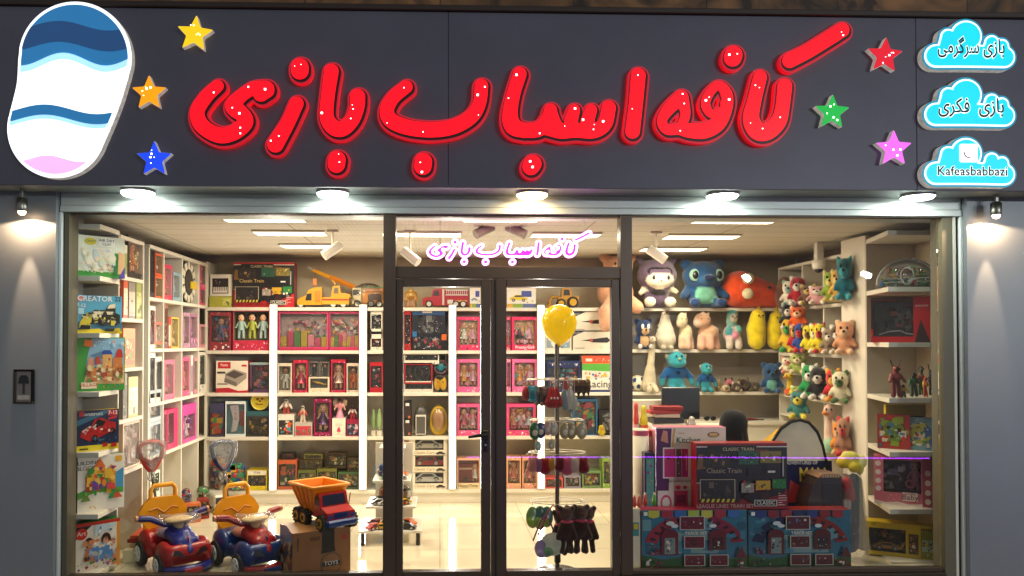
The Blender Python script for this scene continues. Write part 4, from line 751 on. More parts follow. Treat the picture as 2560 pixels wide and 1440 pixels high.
B('l', 499, 516, 655, PX(508, 720, XLF - .015).z + .003, 'pink doll carton at the far top end of the left wall', s_doll, 'e0487a', 'f0a8bc', 'a83028', 'e85a8a')
B('l', 500, 515, 811, 1.645, 'dusty pink fairy doll carton at the far end of the left wall', s_doll, 'd8909c', 'f0d0d0', 'c89a58', 'e0a8b8')
B('l', 499, 515, 880, 1.18, 'zebra striped black and white carton at the far end of the left wall', s_toy, 'e0dcd0', '2c2a28', ['f0ece0', '202428'], 12, win=(.08, .2, .92, .92))
q, w, h, rz = spot('l', 458, 496, 652, 2.085); t = thing('dart_board', 'round black wheel shaped dart board with a yellow label in the left cubby', 'dart board', q, rz)
mb = MB(); r = h / 2; mb.cyl((0, .03, r), (0, .05, r), r, None, '1c1a1a', 26); link(mb, 'board', CARD, t)
mb = MB()
for k in range(12): a = k * .5236; mb.box(-.03, .022, -.035, .03, .0295, .035, 'd8d0bc'); n8 = len(mb.v) - 8; mb.v[n8:] = [((Matrix.Rotation(a, 3, 'Y') @ Vector((p[0], p[1], p[2] + r * .78))) + Vector((0, 0, r)))[:] for p in mb.v[n8:]]
link(mb, 'number_ring', CARD, t); mb = MB(); mb.cyl((0, .02, r), (0, .0295, r), r * .52, None, '3a332c', 20); link(mb, 'target_disc', CARD, t)
mb = MB(); mb.box(r * .1, .008, r * .72, r * .9, .019, r * 1.05, 'd8b828'); link(mb, 'paper_label', CARD, t)
# ---- back shelves, bay between the left corner and the first light strip
S1, S2, S3, S4, S5 = BZ
def s_keys(w, h, rg): return dict(col='e4e0d0', side='d8d4c0', art=[('r', .1, .12, .9, .82, '26221f'), ('r', .14, .16, .86, .42, 'e8e4d8')] + [('r', .17 + .09 * k, .24, .20 + .09 * k, .42, '181614') for k in range(8)] + [('b', .2, .5, .8, .76, 8, ['5a5650', '3a3632', '8a8478'])], sart=())
B('b', 523, 580, 741, S1, 'flat olive green keyboard carton lying under a white one', s_print, 'a8a838', ['c8c868', '6a6a20'], 4, pic=(.6, .2, .95, .8), title='', d=.3)
B('b', 524, 578, 686, PZ(550, 741, S1).z + P(550, 741, YF + .03).z - S1 + .003, 'white keyboard box with a printed black toy piano', s_keys, d=.14, tilt=R_(-8))
def s_train(w, h, rg, dark=0):
    red = 'b81c24' if not dark else '8a1420'; I = [('r', 0, .955, 1, 1, red), ('r', 0, .938, 1, .953, 'e8dcd0'), ('p', red, 0, 0, 1, 0, 1, .30, .62, .34, .5, .14, .4, .14, .4, .40, 0, .40), ('r', 0, .395, .42, .405, 'e0d8c8'),
         ('p', '6a3a22', .60, .92, .80, .90, .70, .74, .55, .70), ('r', .12, .90, .66, .965, '1a1412'), ('t', .46, .905, .05, 'd8c8a0', 'CLASSIC TRAIN'), ('p', '7a5a30', 0, .6, .1, .62, .14, .82, .02, .84), ('p', '30281f', .07, .64, .37, .64, .37, .86, .2, .86, .18, .92, .13, .92, .13, .84, .07, .82), ('r', .46, .68, .68, .88, '2c5a44'), ('r', .70, .70, .93, .88, '8a7838'), ('b', .1, .66, .35, .84, 9, ['8a6a4a', '1a1614', 'b08a50', '5a5048']), ('b', .48, .7, .66, .86, 6, ['1c4434', '6a9a7a', '243a30']), ('b', .72, .72, .92, .86, 8, ['c8b040', 'e0d8a0', '5a4a28']),
         ('t', .30, .58, .075, 'c8a868' if not dark else 'a89878', 'Classic Train'), ('r', .56, .5, .92, .62, '17130f'), ('r', .78, .555, .86, .585, 'e8e4dc'), ('r', .94, .5, .955, .8, 'b8b4aa'), ('r', .03, .12, .42, .46, 'b8a890'), ('r', .04, .13, .41, .45, '241f1e'), ('b', .06, .15, .38, .42, 10, ['3a3230', '55483f', '181414', '6a5a48']), ('p', '17130f', .02, .11, .48, .11, .43, .17, .04, .17)]
    I += [('p', 'd8c040', .04 + .055 * k, .115, .07 + .055 * k, .115, .085 + .055 * k, .165, .055 + .055 * k, .165) for k in range(7)]
    I += [('p', '181213', .48, .2, .6, .1, .95, .25, .98, .34, .8, .3, .6, .26), ('e', .52, .38, .035, .06, 'a03030'), ('r', .48, .26, .62, .4, '9a9088'), ('r', .64, .30, .80, .44, 'c89828'), ('r', .82, .32, .97, .46, '1f7a3c'), ('b', .5, .27, .96, .44, 14, ['e8e0d0', '3a2a24', 'b83028', 'd8a830', '2a5a3a']), ('e', .74, .2, .05, .07, '3a1a1a'), ('r', .62, .055, .87, .15, 'e0dcd0'), ('r', .628, .063, .862, .142, '181818'), ('t', .745, .1, .055, 'e8e4d8', 'CLASSIC'), ('t', .3, .055, .055, '2a1414' if not dark else 'c8a8a0', 'LEAGUE LINES TRAIN SET')]
    I += [('r', .88, .07 + .035 * k, .88 + .1 * rg.random() + .02, .08 + .035 * k, 'e0c0b8') for k in range(6)]
    return dict(col='1e1a1a', art=I, side='8a1420', top='9a2a2a')
B('b', 584, 736, 656, S1, 'black and red train set box at the far left of the top back shelf', s_train, d=.16, name='train_set_box')
B('b', 523, 578, 780, S2, 'red carton with a curly haired boy doll in the back left corner', s_doll, '8a2a30', '6a3a3a', '7a4a28', '6a7098', kind=1, base=.22, cols=['e0b0a0', 'c83838', '3a88c0'], d=.22)
def s_three(w, h, rg):
    t = MB(); t.gl = .4
    for k, c in enumerate(('9ab8b0', 'a0a838', 'a8c0c0')): doll3(t, (k - 1) * w * .3, h * .26, h * .68, .05, '201c1c', c, 'e8b890', 1)
    return dict(col='c02848', win=(.02, .25, .98, .97, .13, '8a7a60'), side='b8a888', kids=[('doll', t, PLAS)], art=[('b', .02, .02, .98, .22, 16, ['f0e4dc', 'e88098', 'd8304a', '4a3a38', 'f4c8c8'])])
B('b', 582, 674, 776, S2, 'open carton with three headband baby dolls in green and blue suits', s_three, name='doll_box', d=.2, film=0)
B('b', 539, 621, 902, S3, 'white and red pasta machine box with a printed steel roller', s_print, 'e8e0cc', ['8a8278', 'b0a898', '5a544c'], pic=None, side='a82028', d=.25, tilt=R_(-3), extra=[('p', 'b81c28', 0, 0, 1, 0, 1, .08, .7, .06, .4, .16, 0, .14), ('r', .06, .76, .46, .96, 'c01c28'), ('t', .26, .86, .08, 'f0e8dc', 'Pasta'), ('r', .8, .82, .96, .88, 'b81c28'), ('r', .04, .6, .3, .66, '302c28'), ('r', .04, .26, .36, .29, '302c28'), ('p', '9a9286', .26, .34, .64, .2, .96, .46, .96, .62, .56, .74, .3, .6), ('p', '4a463f', .3, .56, .6, .44, .9, .58, .56, .7), ('p', '6a645a', .26, .34, .64, .2, .66, .32, .3, .46)])
B('b', 624, 674, 906, S3, 'purple toy weapon carton right of the pasta machine box', s_toy, '5a3a5a', '4a3a48', ['a83848', '8a4a8a', '3a7078', 'c87868', '281c28'], 14, win=(.1, .1, .95, .9), extra=[('r', 0, .92, 1, 1, '88a0a0'), ('e', .1, .1, .09, .06, '181818')])
B('b', 524, 560, 1008, S4, 'red and green blister pack of colourful baby rattles', s_toy, '3a3a58', 'a04038', ['e8c030', '38a0a8', 'd84828', '58a838', 'e87830'], 16, win=(.04, .06, .96, .7), s=.5)
def s_phone(w, h, rg):
    t = MB(); t.gl = .3; t.prism([(-w * .3, h * .86), (w * .1, h * .9), (w * .16, h * .5), (w * .02, h * .16), (-w * .24, h * .12), (-w * .14, h * .5)], .02, .05, 'e0e0d8'); rects(t, -w * .1, h * .3, w * .12, h * .84, .019, 14, ['c83838', 'e8e4d8', '58a888', 'c8b8a0'], rg, .3); t.box(w * .2, .02, h * .3, w * .4, .05, h * .72, '8a4038')
    return dict(col='d8e0dc', win=(.06, .08, .94, .92, .08, '7ab0b4'), kids=[('toy', t, PLAS)], art=[], side='58a0a8')
B('b', 563, 615, 1003, S4, 'white and teal carton with a toy music phone', s_phone)
B('b', 617, 672, 1028, S4, 'dark olive carton with a digging toy below a yellow plate clock', s_toy, '3a3a34', '4a4638', ['c8a838', '6a5a30', '2a2824', 'e0d8b8'], 12, win=(.06, .06, .94, .76), extra=[('r', 0, .82, 1, 1, '2a5a60')])
B('b', 617, 668, 1176, S5, 'clear topped toy case with a yellow base on the lowest shelf', s_toy, 'd8c020', '6a5a48', ['8a5a48', 'b0a088', '4a4440'], 10, win=(.05, .22, .95, .75), extra=[('r', .04, .78, .96, .99, 'e0d8c8'), ('t', .5, .88, .11, '38302c', 'STAR')])
# ---- second bay: castles, dolls, robots, dinosaurs
def s_castle(w, h, rg):
    t = MB(); t.gl = .35; pk = ['d8607a', 'e88a98', 'c84a68']
    for k in range(7): x = (k - 3) * w * .135; hh = h * (.22 + .2 * rg.random()); t.box(x - w * .06, .03, h * .1, x + w * .06, .07, h * .1 + hh, rg.choice(pk + ['c8a838', '5a8a48'])); t.prism([(x - w * .065, h * .1 + hh), (x + w * .065, h * .1 + hh), (x, h * .16 + hh)], .03, .07, rg.choice(['d89838', 'e0607a', '2f7a3a']))
    busy3(t, -w * .44, h * .42, w * .44, h * .82, .06, 18, ['2f7a3a', 'c83858', 'e8d8c8', 'd8a838', '6a4a58', 'd88a98'], rg, .24); t.box(-w * .06, .02, h * .1, w * .04, .029, h * .24, 'c8b020')
    return dict(col='c03868', win=(.03, .09, .97, .95, .09, 'b09a9c'), kids=[('toy', t, PLAS)], art=[('r', 0, 0, 1, .05, 'a82848'), ('b', .05, .955, .95, .995, 4, ['f0e4d8', '3a4a78'])], side='6a3a68')
B('b', 696, 822, 779, S2, 'wide pink toy castle carton right of the first light strip', s_castle, d=.2)
B('b', 823, 898, 779, S2, 'narrow pink toy castle carton beside the wide one', s_castle, d=.2)
for u0, u1, vt, fr, ln, hr, ds, kd, sk, lab in ((694, 730, 908, 'd0c4b0', 'b8a890', '4a3020', 'ece8dc', 1, 'a87850', 'cream carton with a footballer doll in white kit'), (733, 769, 900, 'b81838', '8a1830', 'c8a060', 'd83a5a', 0, 'e3b08c', 'red carton with a blonde doll in a pink gown and red hat'), (771, 797, 903, '6a6460', '8a8074', '14161c', '1c2436', 1, 'e8b890', 'grey carton with a doll in a black headscarf'), (798, 824, 904, '7a736a', '948876', '1e2420', '3a443c', 1, 'd8a880', 'grey carton with a doll in a dark green headscarf'), (827, 864, 899, 'b01c38', '9a2438', 'a85a38', 'e0b8a0', 0, 'e3b08c', 'red carton with a doll in a cream bonnet and frills'), (866, 898, 908, 'd4c0ac', 'b8a48c', '3a2a20', 'e07020', 1, 'a87850', 'pale carton with a footballer doll in orange kit')):
    z = S3 if u0 not in (771, 798) else S3 + .155
    o = B('b', u0, u1, vt, z, lab, s_doll, fr, ln, hr, ds, 1, '', .08, kd, 0, skin=sk, name='doll_box', d=.12 if z > S3 else .2, off=.0 if z == S3 else .05)
    ch = [c for c in o.children if c.name.startswith('doll')][0]
    if u0 in (694, 866): m = MB(); w_, h_, y_ = .05, .05, -.0; put_text(m, '7' if u0 == 694 else '5', 0, o.dimensions.z * .52, .03, -.02 + .0, '1a1a1a', .02); link(m, 'shirt_number', CARD, ch)
def s_plane(w, h, rg):
    t = MB(); t.gl = .3; t.tube([(-w * .32, .03, h * .74), (-w * .1, .03, h * .64), (w * .34, .03, h * .5)], [.006, .016, .006], 'dcae28', 8); t.box(-w * .1, .01, h * .56, w * .08, .07, h * .6, 'c89820'); t.prism([(-w * .34, h * .72), (-w * .24, h * .72), (-w * .34, h * .88)], .027, .033, 'dcae28')
    return dict(col='d8ccb0', side='c8bc9c', win=(.08, .3, .92, .92, .09, '8a8478'), kids=[('toy', t, PLAS)], art=[('b', .05, .04, .95, .26, 8, ['c8a838', '8a8478', 'f0e8d8', '58788a'])])
B('b', 771, 824, 943, S3, 'low white box with a yellow toy aeroplane, under the two headscarf dolls', s_plane, d=.2)
B('b', 694, 735, 1036, S4, 'white block carton with orange prints on the robot shelf', s_print, 'e0dcd0', ['d85828', '4a88a0', 'c8c0b0', '3a3432'], 14, d=.2)
B('b', 736, 781, 1056, S4, 'low grey carton with a printed elephant scene', s_print, 'b8b0a4', ['8a8a84', '6a6a60', 'c84050', '5a7a58'], 12, d=.2)
B('b', 784, 828, 997, S4, 'magenta carton with a doll in a purple dress', s_doll, '8a1848', '5a2a3a', 'b88848', '5a3068', 1, '', .12, 0, 2, name='doll_box')
B('b', 830, 864, 1046, S4, 'small white carton with a printed pink fairy', s_print, 'ece4d4', ['d88a98', 'c8a898'], 3, pic=None, extra=[('doll', .5, .12, .6, '4a3028', 'c84068'), ('p', 'e8d0c0', .2, .6, .5, .5, .8, .6, .7, .72, .3, .72)], d=.2)
B('b', 866, 898, 1049, S4, 'small crimson carton with robot prints', s_print, '9a2848', ['e8c8d0', '3a3a48', 'd85878', '6a8aa0'], 16, d=.2)
for u0, u1, vt, vb, off, c, cs, lab in ((694, 742, 1150, 1223, .03, 'b85a38', ['d86838', '8a4a78', '4a7a48', 'e0d0a8', '2a2420'], 'orange and violet toy carton left of the dinosaur heap'), (744, 790, 1176, 1223, .02, '5a6030', DINO, 'low green dinosaur carton in front of the heap'), (750, 806, 1150, 1176, .06, '4a3a24', DINO, 'brown dinosaur carton on top of the low green one'), (792, 842, 1172, 1223, .02, '6a6a2a', DINO, 'moss green dinosaur carton in the middle of the heap'), (818, 866, 1132, 1171, .06, '3a2c1c', DINO, 'dark brown dinosaur carton, highest of the heap'), (845, 897, 1180, 1223, .02, '3f5a3a', DINO + ['4a8ab0'], 'green and blue dinosaur carton at the right of the heap'), (868, 897, 1145, 1179, .05, '4a3c24', DINO, 'small brown dinosaur carton leaning by the second light strip'), (700, 736, 1133, 1150, .06, '2a2420', ['d86838', '8a4a78', '3a3a3c'], 'low black carton lying on the orange and violet one'), (760, 806, 1136, 1149, .07, '7a7a38', DINO, 'thin yellow green dinosaur carton topping the brown one')):
    zb = S5 + .002 if vb == 1223 else P((u0 + u1) / 2, vb, YF + .03 + off).z + .004
    B('b', u0, u1, vt, zb, lab, s_toy, c, '6a6248', cs, 18, win=(.05, .1, .95, .86), off=off, d=.12, name='dinosaur_box', grp='boxed dinosaur toys')
# ---- third bay, behind the left door leaf and its post
B('b', 926, 956, 778, S2 + .125, 'white and grey drone carton left of the door post, upper of two', s_toy, 'e0d8c8', '2a2a2c', ['e8e4dc', '3a3a3e', '8a8a8a'], 8, d=.2)
B('b', 926, 956, 822, S2, 'white and orange drone carton left of the door post, lower of two', s_toy, 'e0d4c0', '3a3432', ['d86028', '2a2a2c', 'e8e4dc'], 9, d=.2)
B('b', 924, 957, 906, S3, 'white and red remote car carton left of the door post', s_toy, 'b02028', '3a3a3c', ['e8e4dc', '1c1c20', 'c83030'], 8, d=.2)
B('b', 1010, 1028, 775, S2, 'narrow red and orange racing toy carton behind the left door glass', s_toy, 'a81c20', '2a2224', ['e07028', 'f0e4d8', '202020'], 9, d=.2)
B('b', 1031, 1113, 776, S2 + .145, 'black and blue carton with a shiny dark robot suit', s_toy, '1c2430', '17181c', ['3a3c40', '8a8a88', '20222a', '58646a'], 14, win=(.14, .06, .86, .9), extra=[('r', 0, .82, 1, 1, '1c4a78'), ('r', .3, .9, .6, .99, 'c8c0b0'), ('r', .0, .0, .13, .2, '2a6aa0')], d=.18)
B('b', 1029, 1117, 833, S2, 'black carton of shiny toy motorbikes under the robot suit', s_toy, '1c1c1e', '28262a', ['6a6058', 'c83838', '8a8a88', 'e0d4c8', '202428'], 18, win=(.04, .1, .86, .92), extra=[('r', .86, .6, 1, .95, 'd86828')], d=.2)
def s_wheel(w, h, rg):
    t = MB(); t.gl = .3; r = h * .36; t.tube([(w * .12 + r * math.cos(a), .04, h * .5 + r * math.sin(a)) for a in [i * .3927 for i in range(16)]], .018, '1a1818', 8, True); t.ell((w * .12, .04, h * .5), (r * .35, .02, r * .35), '2a2626', 10, 6)
    for a in (0, 2.1, 4.2): t.tube([(w * .12, .04, h * .5), (w * .12 + r * math.cos(a), .04, h * .5 + r * math.sin(a))], .012, '242020', 6)
    t.ell((-w * .28, .04, h * .3), (w * .09, .03, h * .2), '5a2020'); t.box(-w * .38, .03, h * .5, -w * .24, .06, h * .82, '2c2624'); return dict(col='a02028', win=(.05, .08, .95, .9, .09, '3a2c28'), kids=[('toy', t, PLAS)], art=[], side='a02028')
B('b', 1010, 1082, 907, S3 + .09, 'red framed carton with a black toy steering wheel', s_wheel, d=.2)
B('b', 1010, 1083, 953, S3, 'long flat black train carton under the steering wheel box', s_toy, 'd8d0c0', '242826', ['2a3a30', '5a6a5a', '1c1c1c'], 8, win=(.03, .3, .97, .9), d=.2)
B('b', 1010, 1098, 886, S3 + .30, 'long flat white and black train carton on top of the steering wheel box', s_toy, 'e0d8c8', '2a2c2c', ['3a3c3c', '6a6860', '1c1c1c'], 8, win=(.03, .4, .97, .95), d=.2)
for vt, z, lab in ((1003, S4 + .175, 'small black carton with a white seal, upper of two by the tablet'), (1046, S4, 'small black carton with a white seal, lower of two by the tablet')):
    B('b', 1010, 1028, vt, z, lab, s_print, '17161a', ['2c2a30', '3a2a24'], 6, extra=[('r', .2, .74, .75, .9, 'd8d4cc'), ('r', .6, .06, .9, .2, 'c86838')], d=.2)
def s_classic(w, h, rg, c):
    t = MB(); t.gl = .25; car3(t, -w * .01, h * .36, w * .76, .02, c, .05); t.prism([(-w * .42, h * .42), (-w * .1, h * .62), (w * .1, h * .6), (w * .42, h * .44)], .012, .02, c)
    return dict(col='ded2ba', win=(.16, .34, .9, .95, .1, '2a2622'), kids=[('toy_car', t, PLAS)], side='cfc2a8', art=[('t', .4, .18, .17, '8a7448', 'Classic Cars'), ('car', .82, .1, .24, '4a3c34')])
for k, (c, lab) in enumerate((('d8ccb0', 'topmost model car box with a cream vintage car'), ('a81818', 'middle model car box with a dark red vintage car'), ('e4e0d4', 'lowest model car box with a white vintage car'))):
    B('b', 1022, 1119, (1096, 1138, 1180)[k], S5 + (.352, .176, 0)[k], lab, s_classic, c, name='model_car_box', d=.2, grp=None)
# ---- fourth bay, pink fashion dolls
for u0, u1, vt, z, fr, ln, hr, ds, n, lab in ((1142, 1200, 792, S2, 'd8386a', 'c8c0a8', 'c8a050', 'd8e0c8', 2, 'hot pink fashion doll carton behind the left door leaf, top row'), (1279, 1344, 792, S2, 'd82860', 'd8b898', 'e0c080', '2a2a2c', 2, 'hot pink fashion doll carton behind the right door leaf, top row'), (1266, 1277, 792, S2, 'c82858', 'a8b8b8', '8a5a30', 'e8a0b0', 1, 'slim hot pink doll carton at the edge of the right door leaf'),
                                             (1142, 1200, 898, S3, 'e86098', 'd8a898', 'b87838', 'e09838', 2, 'light pink carton with an orange dress doll behind the left door leaf'), (1280, 1343, 898, S3, 'e868a0', 'd09a88', 'd89030', 'e89838', 2, 'light pink carton with an orange dress doll behind the right door leaf'), (1266, 1277, 898, S3, 'e070a0', 'c8889a', 'c89850', 'd86888', 1, 'slim light pink doll carton at the right door leaf edge'),
                                             (1142, 1200, 1010, S4, 'e0588a', 'd0b0a8', '7a3a28', 'c85868', 2, 'pink carton of dressing table toys behind the left door leaf'), (1266, 1340, 1010, S4, 'd8487a', 'c0706a', 'c85a38', 'd88868', 3, 'pink carton of shoes and bags behind the right door leaf'), (1266, 1303, 1143, S5, 'd8a078', 'e0b890', '9a5a30', 'e08a70', 1, 'peach mermaid doll carton on the lowest shelf, left of a pair'), (1305, 1343, 1143, S5, 'd89878', 'e4bc98', '4a2a20', 'e89088', 1, 'peach mermaid doll carton on the lowest shelf, right of a pair')):
    B('b', u0, u1, vt, z, lab, s_doll, fr, ln, hr, [ds, 'e0a8b8', 'c8d0d8'][:n], n, 'Pretty Girl' if u0 == 1279 else '', .17, 0, 12, PINKS + ['e8c040', 'd8d0c0', '58a0a0'], name='doll_box')
def s_happy(w, h, rg):
    t = MB(); t.gl = .4; t.box(-w * .4, .03, h * .22, w * .16, .08, h * .8, '7a2a30'); t.box(-w * .4, .026, h * .62, w * .16, .0295, h * .68, 'd8b898'); t.box(-w * .22, .024, h * .24, 0, .0295, h * .36, '2a1c1c'); doll3(t, w * .3, h * .2, h * .62, .04, 'c89048', 'e8e0d8')
    return dict(col='e0a890', win=(.06, .2, .96, .94, .1, 'c88a88'), kids=[('toy', t, PLAS)], art=[('r', 0, 0, 1, .19, 'd8c498'), ('t', .28, .1, .1, '302820', 'Happy'), ('t', .72, .1, .1, '302820', 'Time')], side='d8a088')
B('b', 1142, 1200, 1146, S5, 'peach doll house carton with a cream lettered base behind the left door leaf', s_happy, name='doll_box')
# ---- fifth bay, right of the balloon
def s_truckbox(w, h, rg, c='d8c030'): return dict(col='e8e4d8', side='c8c4b8', art=[('r', 0, 0, .55, .2, '88a838'), ('r', .55, 0, 1, .2, '5a6a9a'), ('r', 0, 0, .2, .2, 'd8a830'), ('car', .4, .38, .62, c), ('r', .5, .55, .85, .85, '3a4a98'), ('b', .62, .24, .92, .38, 5, ['3a3028', '6a5a40']), ('b', .02, .6, .14, .95, 4, ['88b0d0', 'd0dce0'])])
B('b', 1267, 1340, 720, S1, 'white toy truck carton with a printed yellow cement mixer', s_truckbox, d=.2)
B('b', 1174, 1203, 720, S1, 'pale blue carton with a printed toy truck, cut off by the door stile', s_truckbox, '88a8c0', d=.2)
def s_gun(w, h, rg): return dict(col='e0d8c4', side='cfc6b0', art=[('p', '1c2634', 0, .7, 0, 1, .35, 1), ('t', .1, .86, .1, 'a8a49c', 'GUN'), ('p', '2a221f', .2, .5, .5, .56, .9, .66, .98, .5, .9, .38, .5, .4, .42, .46), ('r', .44, .45, .52, .58, 'c85838'), ('r', .7, .06, .8, .24, 'd8d0c0'), ('b', .7, .06, .96, .22, 4, ['3a302a', 'c8bca8']), ('r', .04, .1, .3, .13, '8a8474')])
for vt, z, lab in ((779, S2 + .2, 'white toy rifle carton, upper of two beside the peach plush leg'), (826, S2, 'white toy rifle carton, lower of two beside the peach plush leg')): B('b', 1432, 1528, vt, z, lab, s_gun, d=.2)
B('b', 1362, 1429, 800, S2, 'white toy water gun carton half hidden by the balloon', s_print, 'ded6c4', ['d88838', '88a0b0', 'e8dcc8', '3a3430'], 14, d=.2, extra=[('p', 'd87828', .7, .4, .95, .5, .8, .9, .7, .88)])
B('b', 1366, 1452, 902, S3, 'dark blue carton of small action figures behind the key ring stand', s_toy, '202c58', '3a4658', ['c83840', '8a8ab0', '58a0a0', '2a2430', 'e0d8d0', 'e8b838'], 20, win=(.06, .08, .94, .78), s=.22, extra=[('b', .05, .82, .95, .97, 10, ['d8d058', 'e0d8e8', 'b070a8', 'f0e8e0'])])
B('b', 1455, 1540, 889, S3, 'orange green and white track set carton reading Racing', s_print, 'e4ddd0', MIX, pic=None, d=.18, extra=[('r', 0, .78, 1, 1, 'e05428'), ('p', '58a838', 0, .6, 1, .55, 1, .78, 0, .78), ('t', .5, .2, .2, '2a2c38', 'Racing'), ('r', .1, .84, .3, .92, 'e8d8c8'), ('b', .4, .82, .95, .95, 8, ['e8c8a8', 'c88058', 'd8d0d0']), ('b', .05, .32, .95, .6, 18, ['d8b040', 'c83828', '3a6ab0', '8a5a48', 'e8e0d0']), ('r', 0, 0, 1, .06, '1c3060')])
B('b', 1432, 1494, 998, S4, 'blue carton of six small toy vehicles right of the key ring stand', s_toy, '285a88', '3a6a88', ['c03040', 'd8b030', '38a058', 'e8e0d8', 'd04858'], 16, win=(.06, .04, .94, .94), s=.3)
B('b', 1497, 1540, 1026, S4, 'black doctor set carton behind the right door leaf edge', s_toy, '1c1a1c', '3a3836', ['8a8a84', 'c8c4bc', '5a5650'], 14, win=(.2, .08, .95, .9))
for u0, u1, vt, c, cs, lab in ((1362, 1408, 1195, 'd05048', ['e8c0b8', 'f0e8e0', 'c83a48'], 'low red and white carton on the lowest shelf behind the stand pole'), (1410, 1452, 1190, '8a8494', ['e8e4e0', '4a4450', 'b8b0b8'], 'low grey toy robot carton on the lowest shelf'), (1455, 1504, 1178, '6a8a58', ['d8d040', 'c85838', 'e8e4d0', '588a98'], 'green and yellow baby toy carton on the lowest shelf'), (1506, 1538, 1145, '88a848', ['d8d868', '4a7838', 'e8e4d0'], 'tall leaf green carton on the lowest shelf by the door frame')):
    B('b', u0, u1, vt, S5, lab, s_toy, c, '8a7a68', cs, 12, d=.18)
# ---- right window corner
RY = .325
def s_red(w, h, rg):
    t = MB(); t.gl = .2; busy3(t, -w * .4, h * .2, w * .26, h * .85, .06, 12, ['2a2424', '5a4a44', '8a2a28', '1c1818', '6a6058'], rg, .3); t.tube([(-w * .36, .02, h * .17), (-w * .2, .02, h * .24), (0, .02, h * .26), (w * .1, .02, h * .2), (w * .22, .02, h * .18)], .006, 'e8e0d8', 6)
    return dict(col='a81c1c', side='c02420', win=(.04, .13, .72, .93, .1, '2a2020'), kids=[('toy', t, PLAS)], art=[('p', '241a1a', 0, .3, .04, .3, .04, 1, 0, 1), ('r', .0, .94, .72, 1, '281c1c'), ('t', .86, .8, .04, 'e8d0c8', 'DRAGON'), ('p', '2c1814', .74, .0, 1, 0, .9, .3, .84, .5)])
B('f', 2205, 2338, 741, 1.70, 'red and black dragon figure carton in the right window corner', s_red, d=.14, Y=RY + .02, tilt=R_(-32))
def s_baby(w, h, rg):
    t = MB(); t.gl = .4; doll3(t, w * .2, h * .25, h * .66, .06, 'c89a80', 'c87880', 'd8a890', 1); busy3(t, -w * .38, h * .26, w * .08, h * .84, .07, 10, ['8a8478', 'e0d0c8', 'c8a898', '5a5450'], rg, .3); t.tube([(w * .12 + .03 * math.cos(a), .02, h * .45 + .03 * math.sin(a)) for a in [i * .628 for i in range(10)]], .01, 'd87880', 6, True)
    return dict(col='d87a88', side='a8505a', win=(.16, .26, .80, .93, .12, '6a5048'), kids=[('doll', t, PLAS)], art=[('p', 'f0e0d8', 0, 0, .84, 0, .84, .06, .6, .03, .4, .07, .2, .04, 0, .08), ('e', .07, .84, .05, .055, 'f0e0d8'), ('e', .07, .66, .05, .055, 'f0e0d8'), ('e', .07, .48, .05, .055, 'f0e0d8'), ('e', .07, .32, .05, .055, 'f0e0d8'), ('r', .82, 0, 1, 1, 'a8505a'), ('e', .91, .7, .05, .06, 'd8c8b8'), ('e', .91, .5, .05, .06, 'd8c8b8'), ('e', .91, .3, .05, .06, 'd8c8b8'), ('e', .91, .12, .05, .06, 'd8c8b8'), ('r', .48, .1, .74, .28, 'f0dcd4'), ('t', .61, .17, .11, '8a4a68', 'Baby'), ('t', .61, .25, .05, 'c05a78', 'Lovely'), ('b', .2, .1, .44, .22, 5, ['f0c8cc', 'c86a78', 'e8e0d8'])])
B('f', 2212, 2344, 1148, .415, 'pink baby doll carton reading Baby in the right window corner', s_baby, name='doll_box', d=.14, Y=RY + .02, tilt=R_(-30))
def s_st(w, h, rg):
    t = MB(); t.gl = .35; car3(t, -w * .18, h * .14, w * .4, .03, 'd88818'); busy3(t, -w * .42, h * .45, w * .14, h * .8, .06, 9, ['d88a18', 'c87010', '5a4a38', '8a6a38'], rg, .3); t.tube([(w * .02, .05, h * .2), (w * .06, .05, h * .4), (w * .14, .05, h * .36)], .015, 'd08018', 6); busy3(t, w * .22, h * .16, w * .36, h * .72, .05, 8, ['d88818', '8a7a58', 'c86820', 'e0d0b0'], rg, .5)
    return dict(col='d8b818', side='c8a818', win=(.05, .12, .58, .82, .12, '3f3830'), kids=[('toy', t, PLAS)], art=[('t', .12, .91, .09, '201c10', 'ST'), ('r', .62, .12, .76, .72, '5a4a30'), ('b', .62, .12, .76, .72, 12, ['d88818', '8a7a58', 'c86820', 'e0d0b0']), ('r', .79, .04, 1, .82, '8a8a28'), ('b', .81, .08, .98, .2, 4, ['d0dcd0', '3a3a28', 'c8b040']), ('r', .81, .24, .89, .4, 'a8c0a8'), ('r', .9, .24, .98, .4, 'a8c0a8'), ('r', .81, .43, .89, .58, 'a8c0a8'), ('r', .9, .43, .98, .58, 'a8c0a8'), ('b', .81, .25, .98, .57, 8, ['3a3a28', 'c8a830', '6a6a48']), ('p', '1c1a10', .79, .84, 1, .84, 1, .9, .79, .9)] + [('p', 'd8b818', .8 + .035 * k, .84, .815 + .035 * k, .84, .825 + .035 * k, .9, .81 + .035 * k, .9) for k in range(6)])
B('f', 2192, 2350, 1318, .012, 'yellow construction truck carton on the lowest right window shelf', s_st, d=.14, Y=RY + .01, tilt=R_(-26))
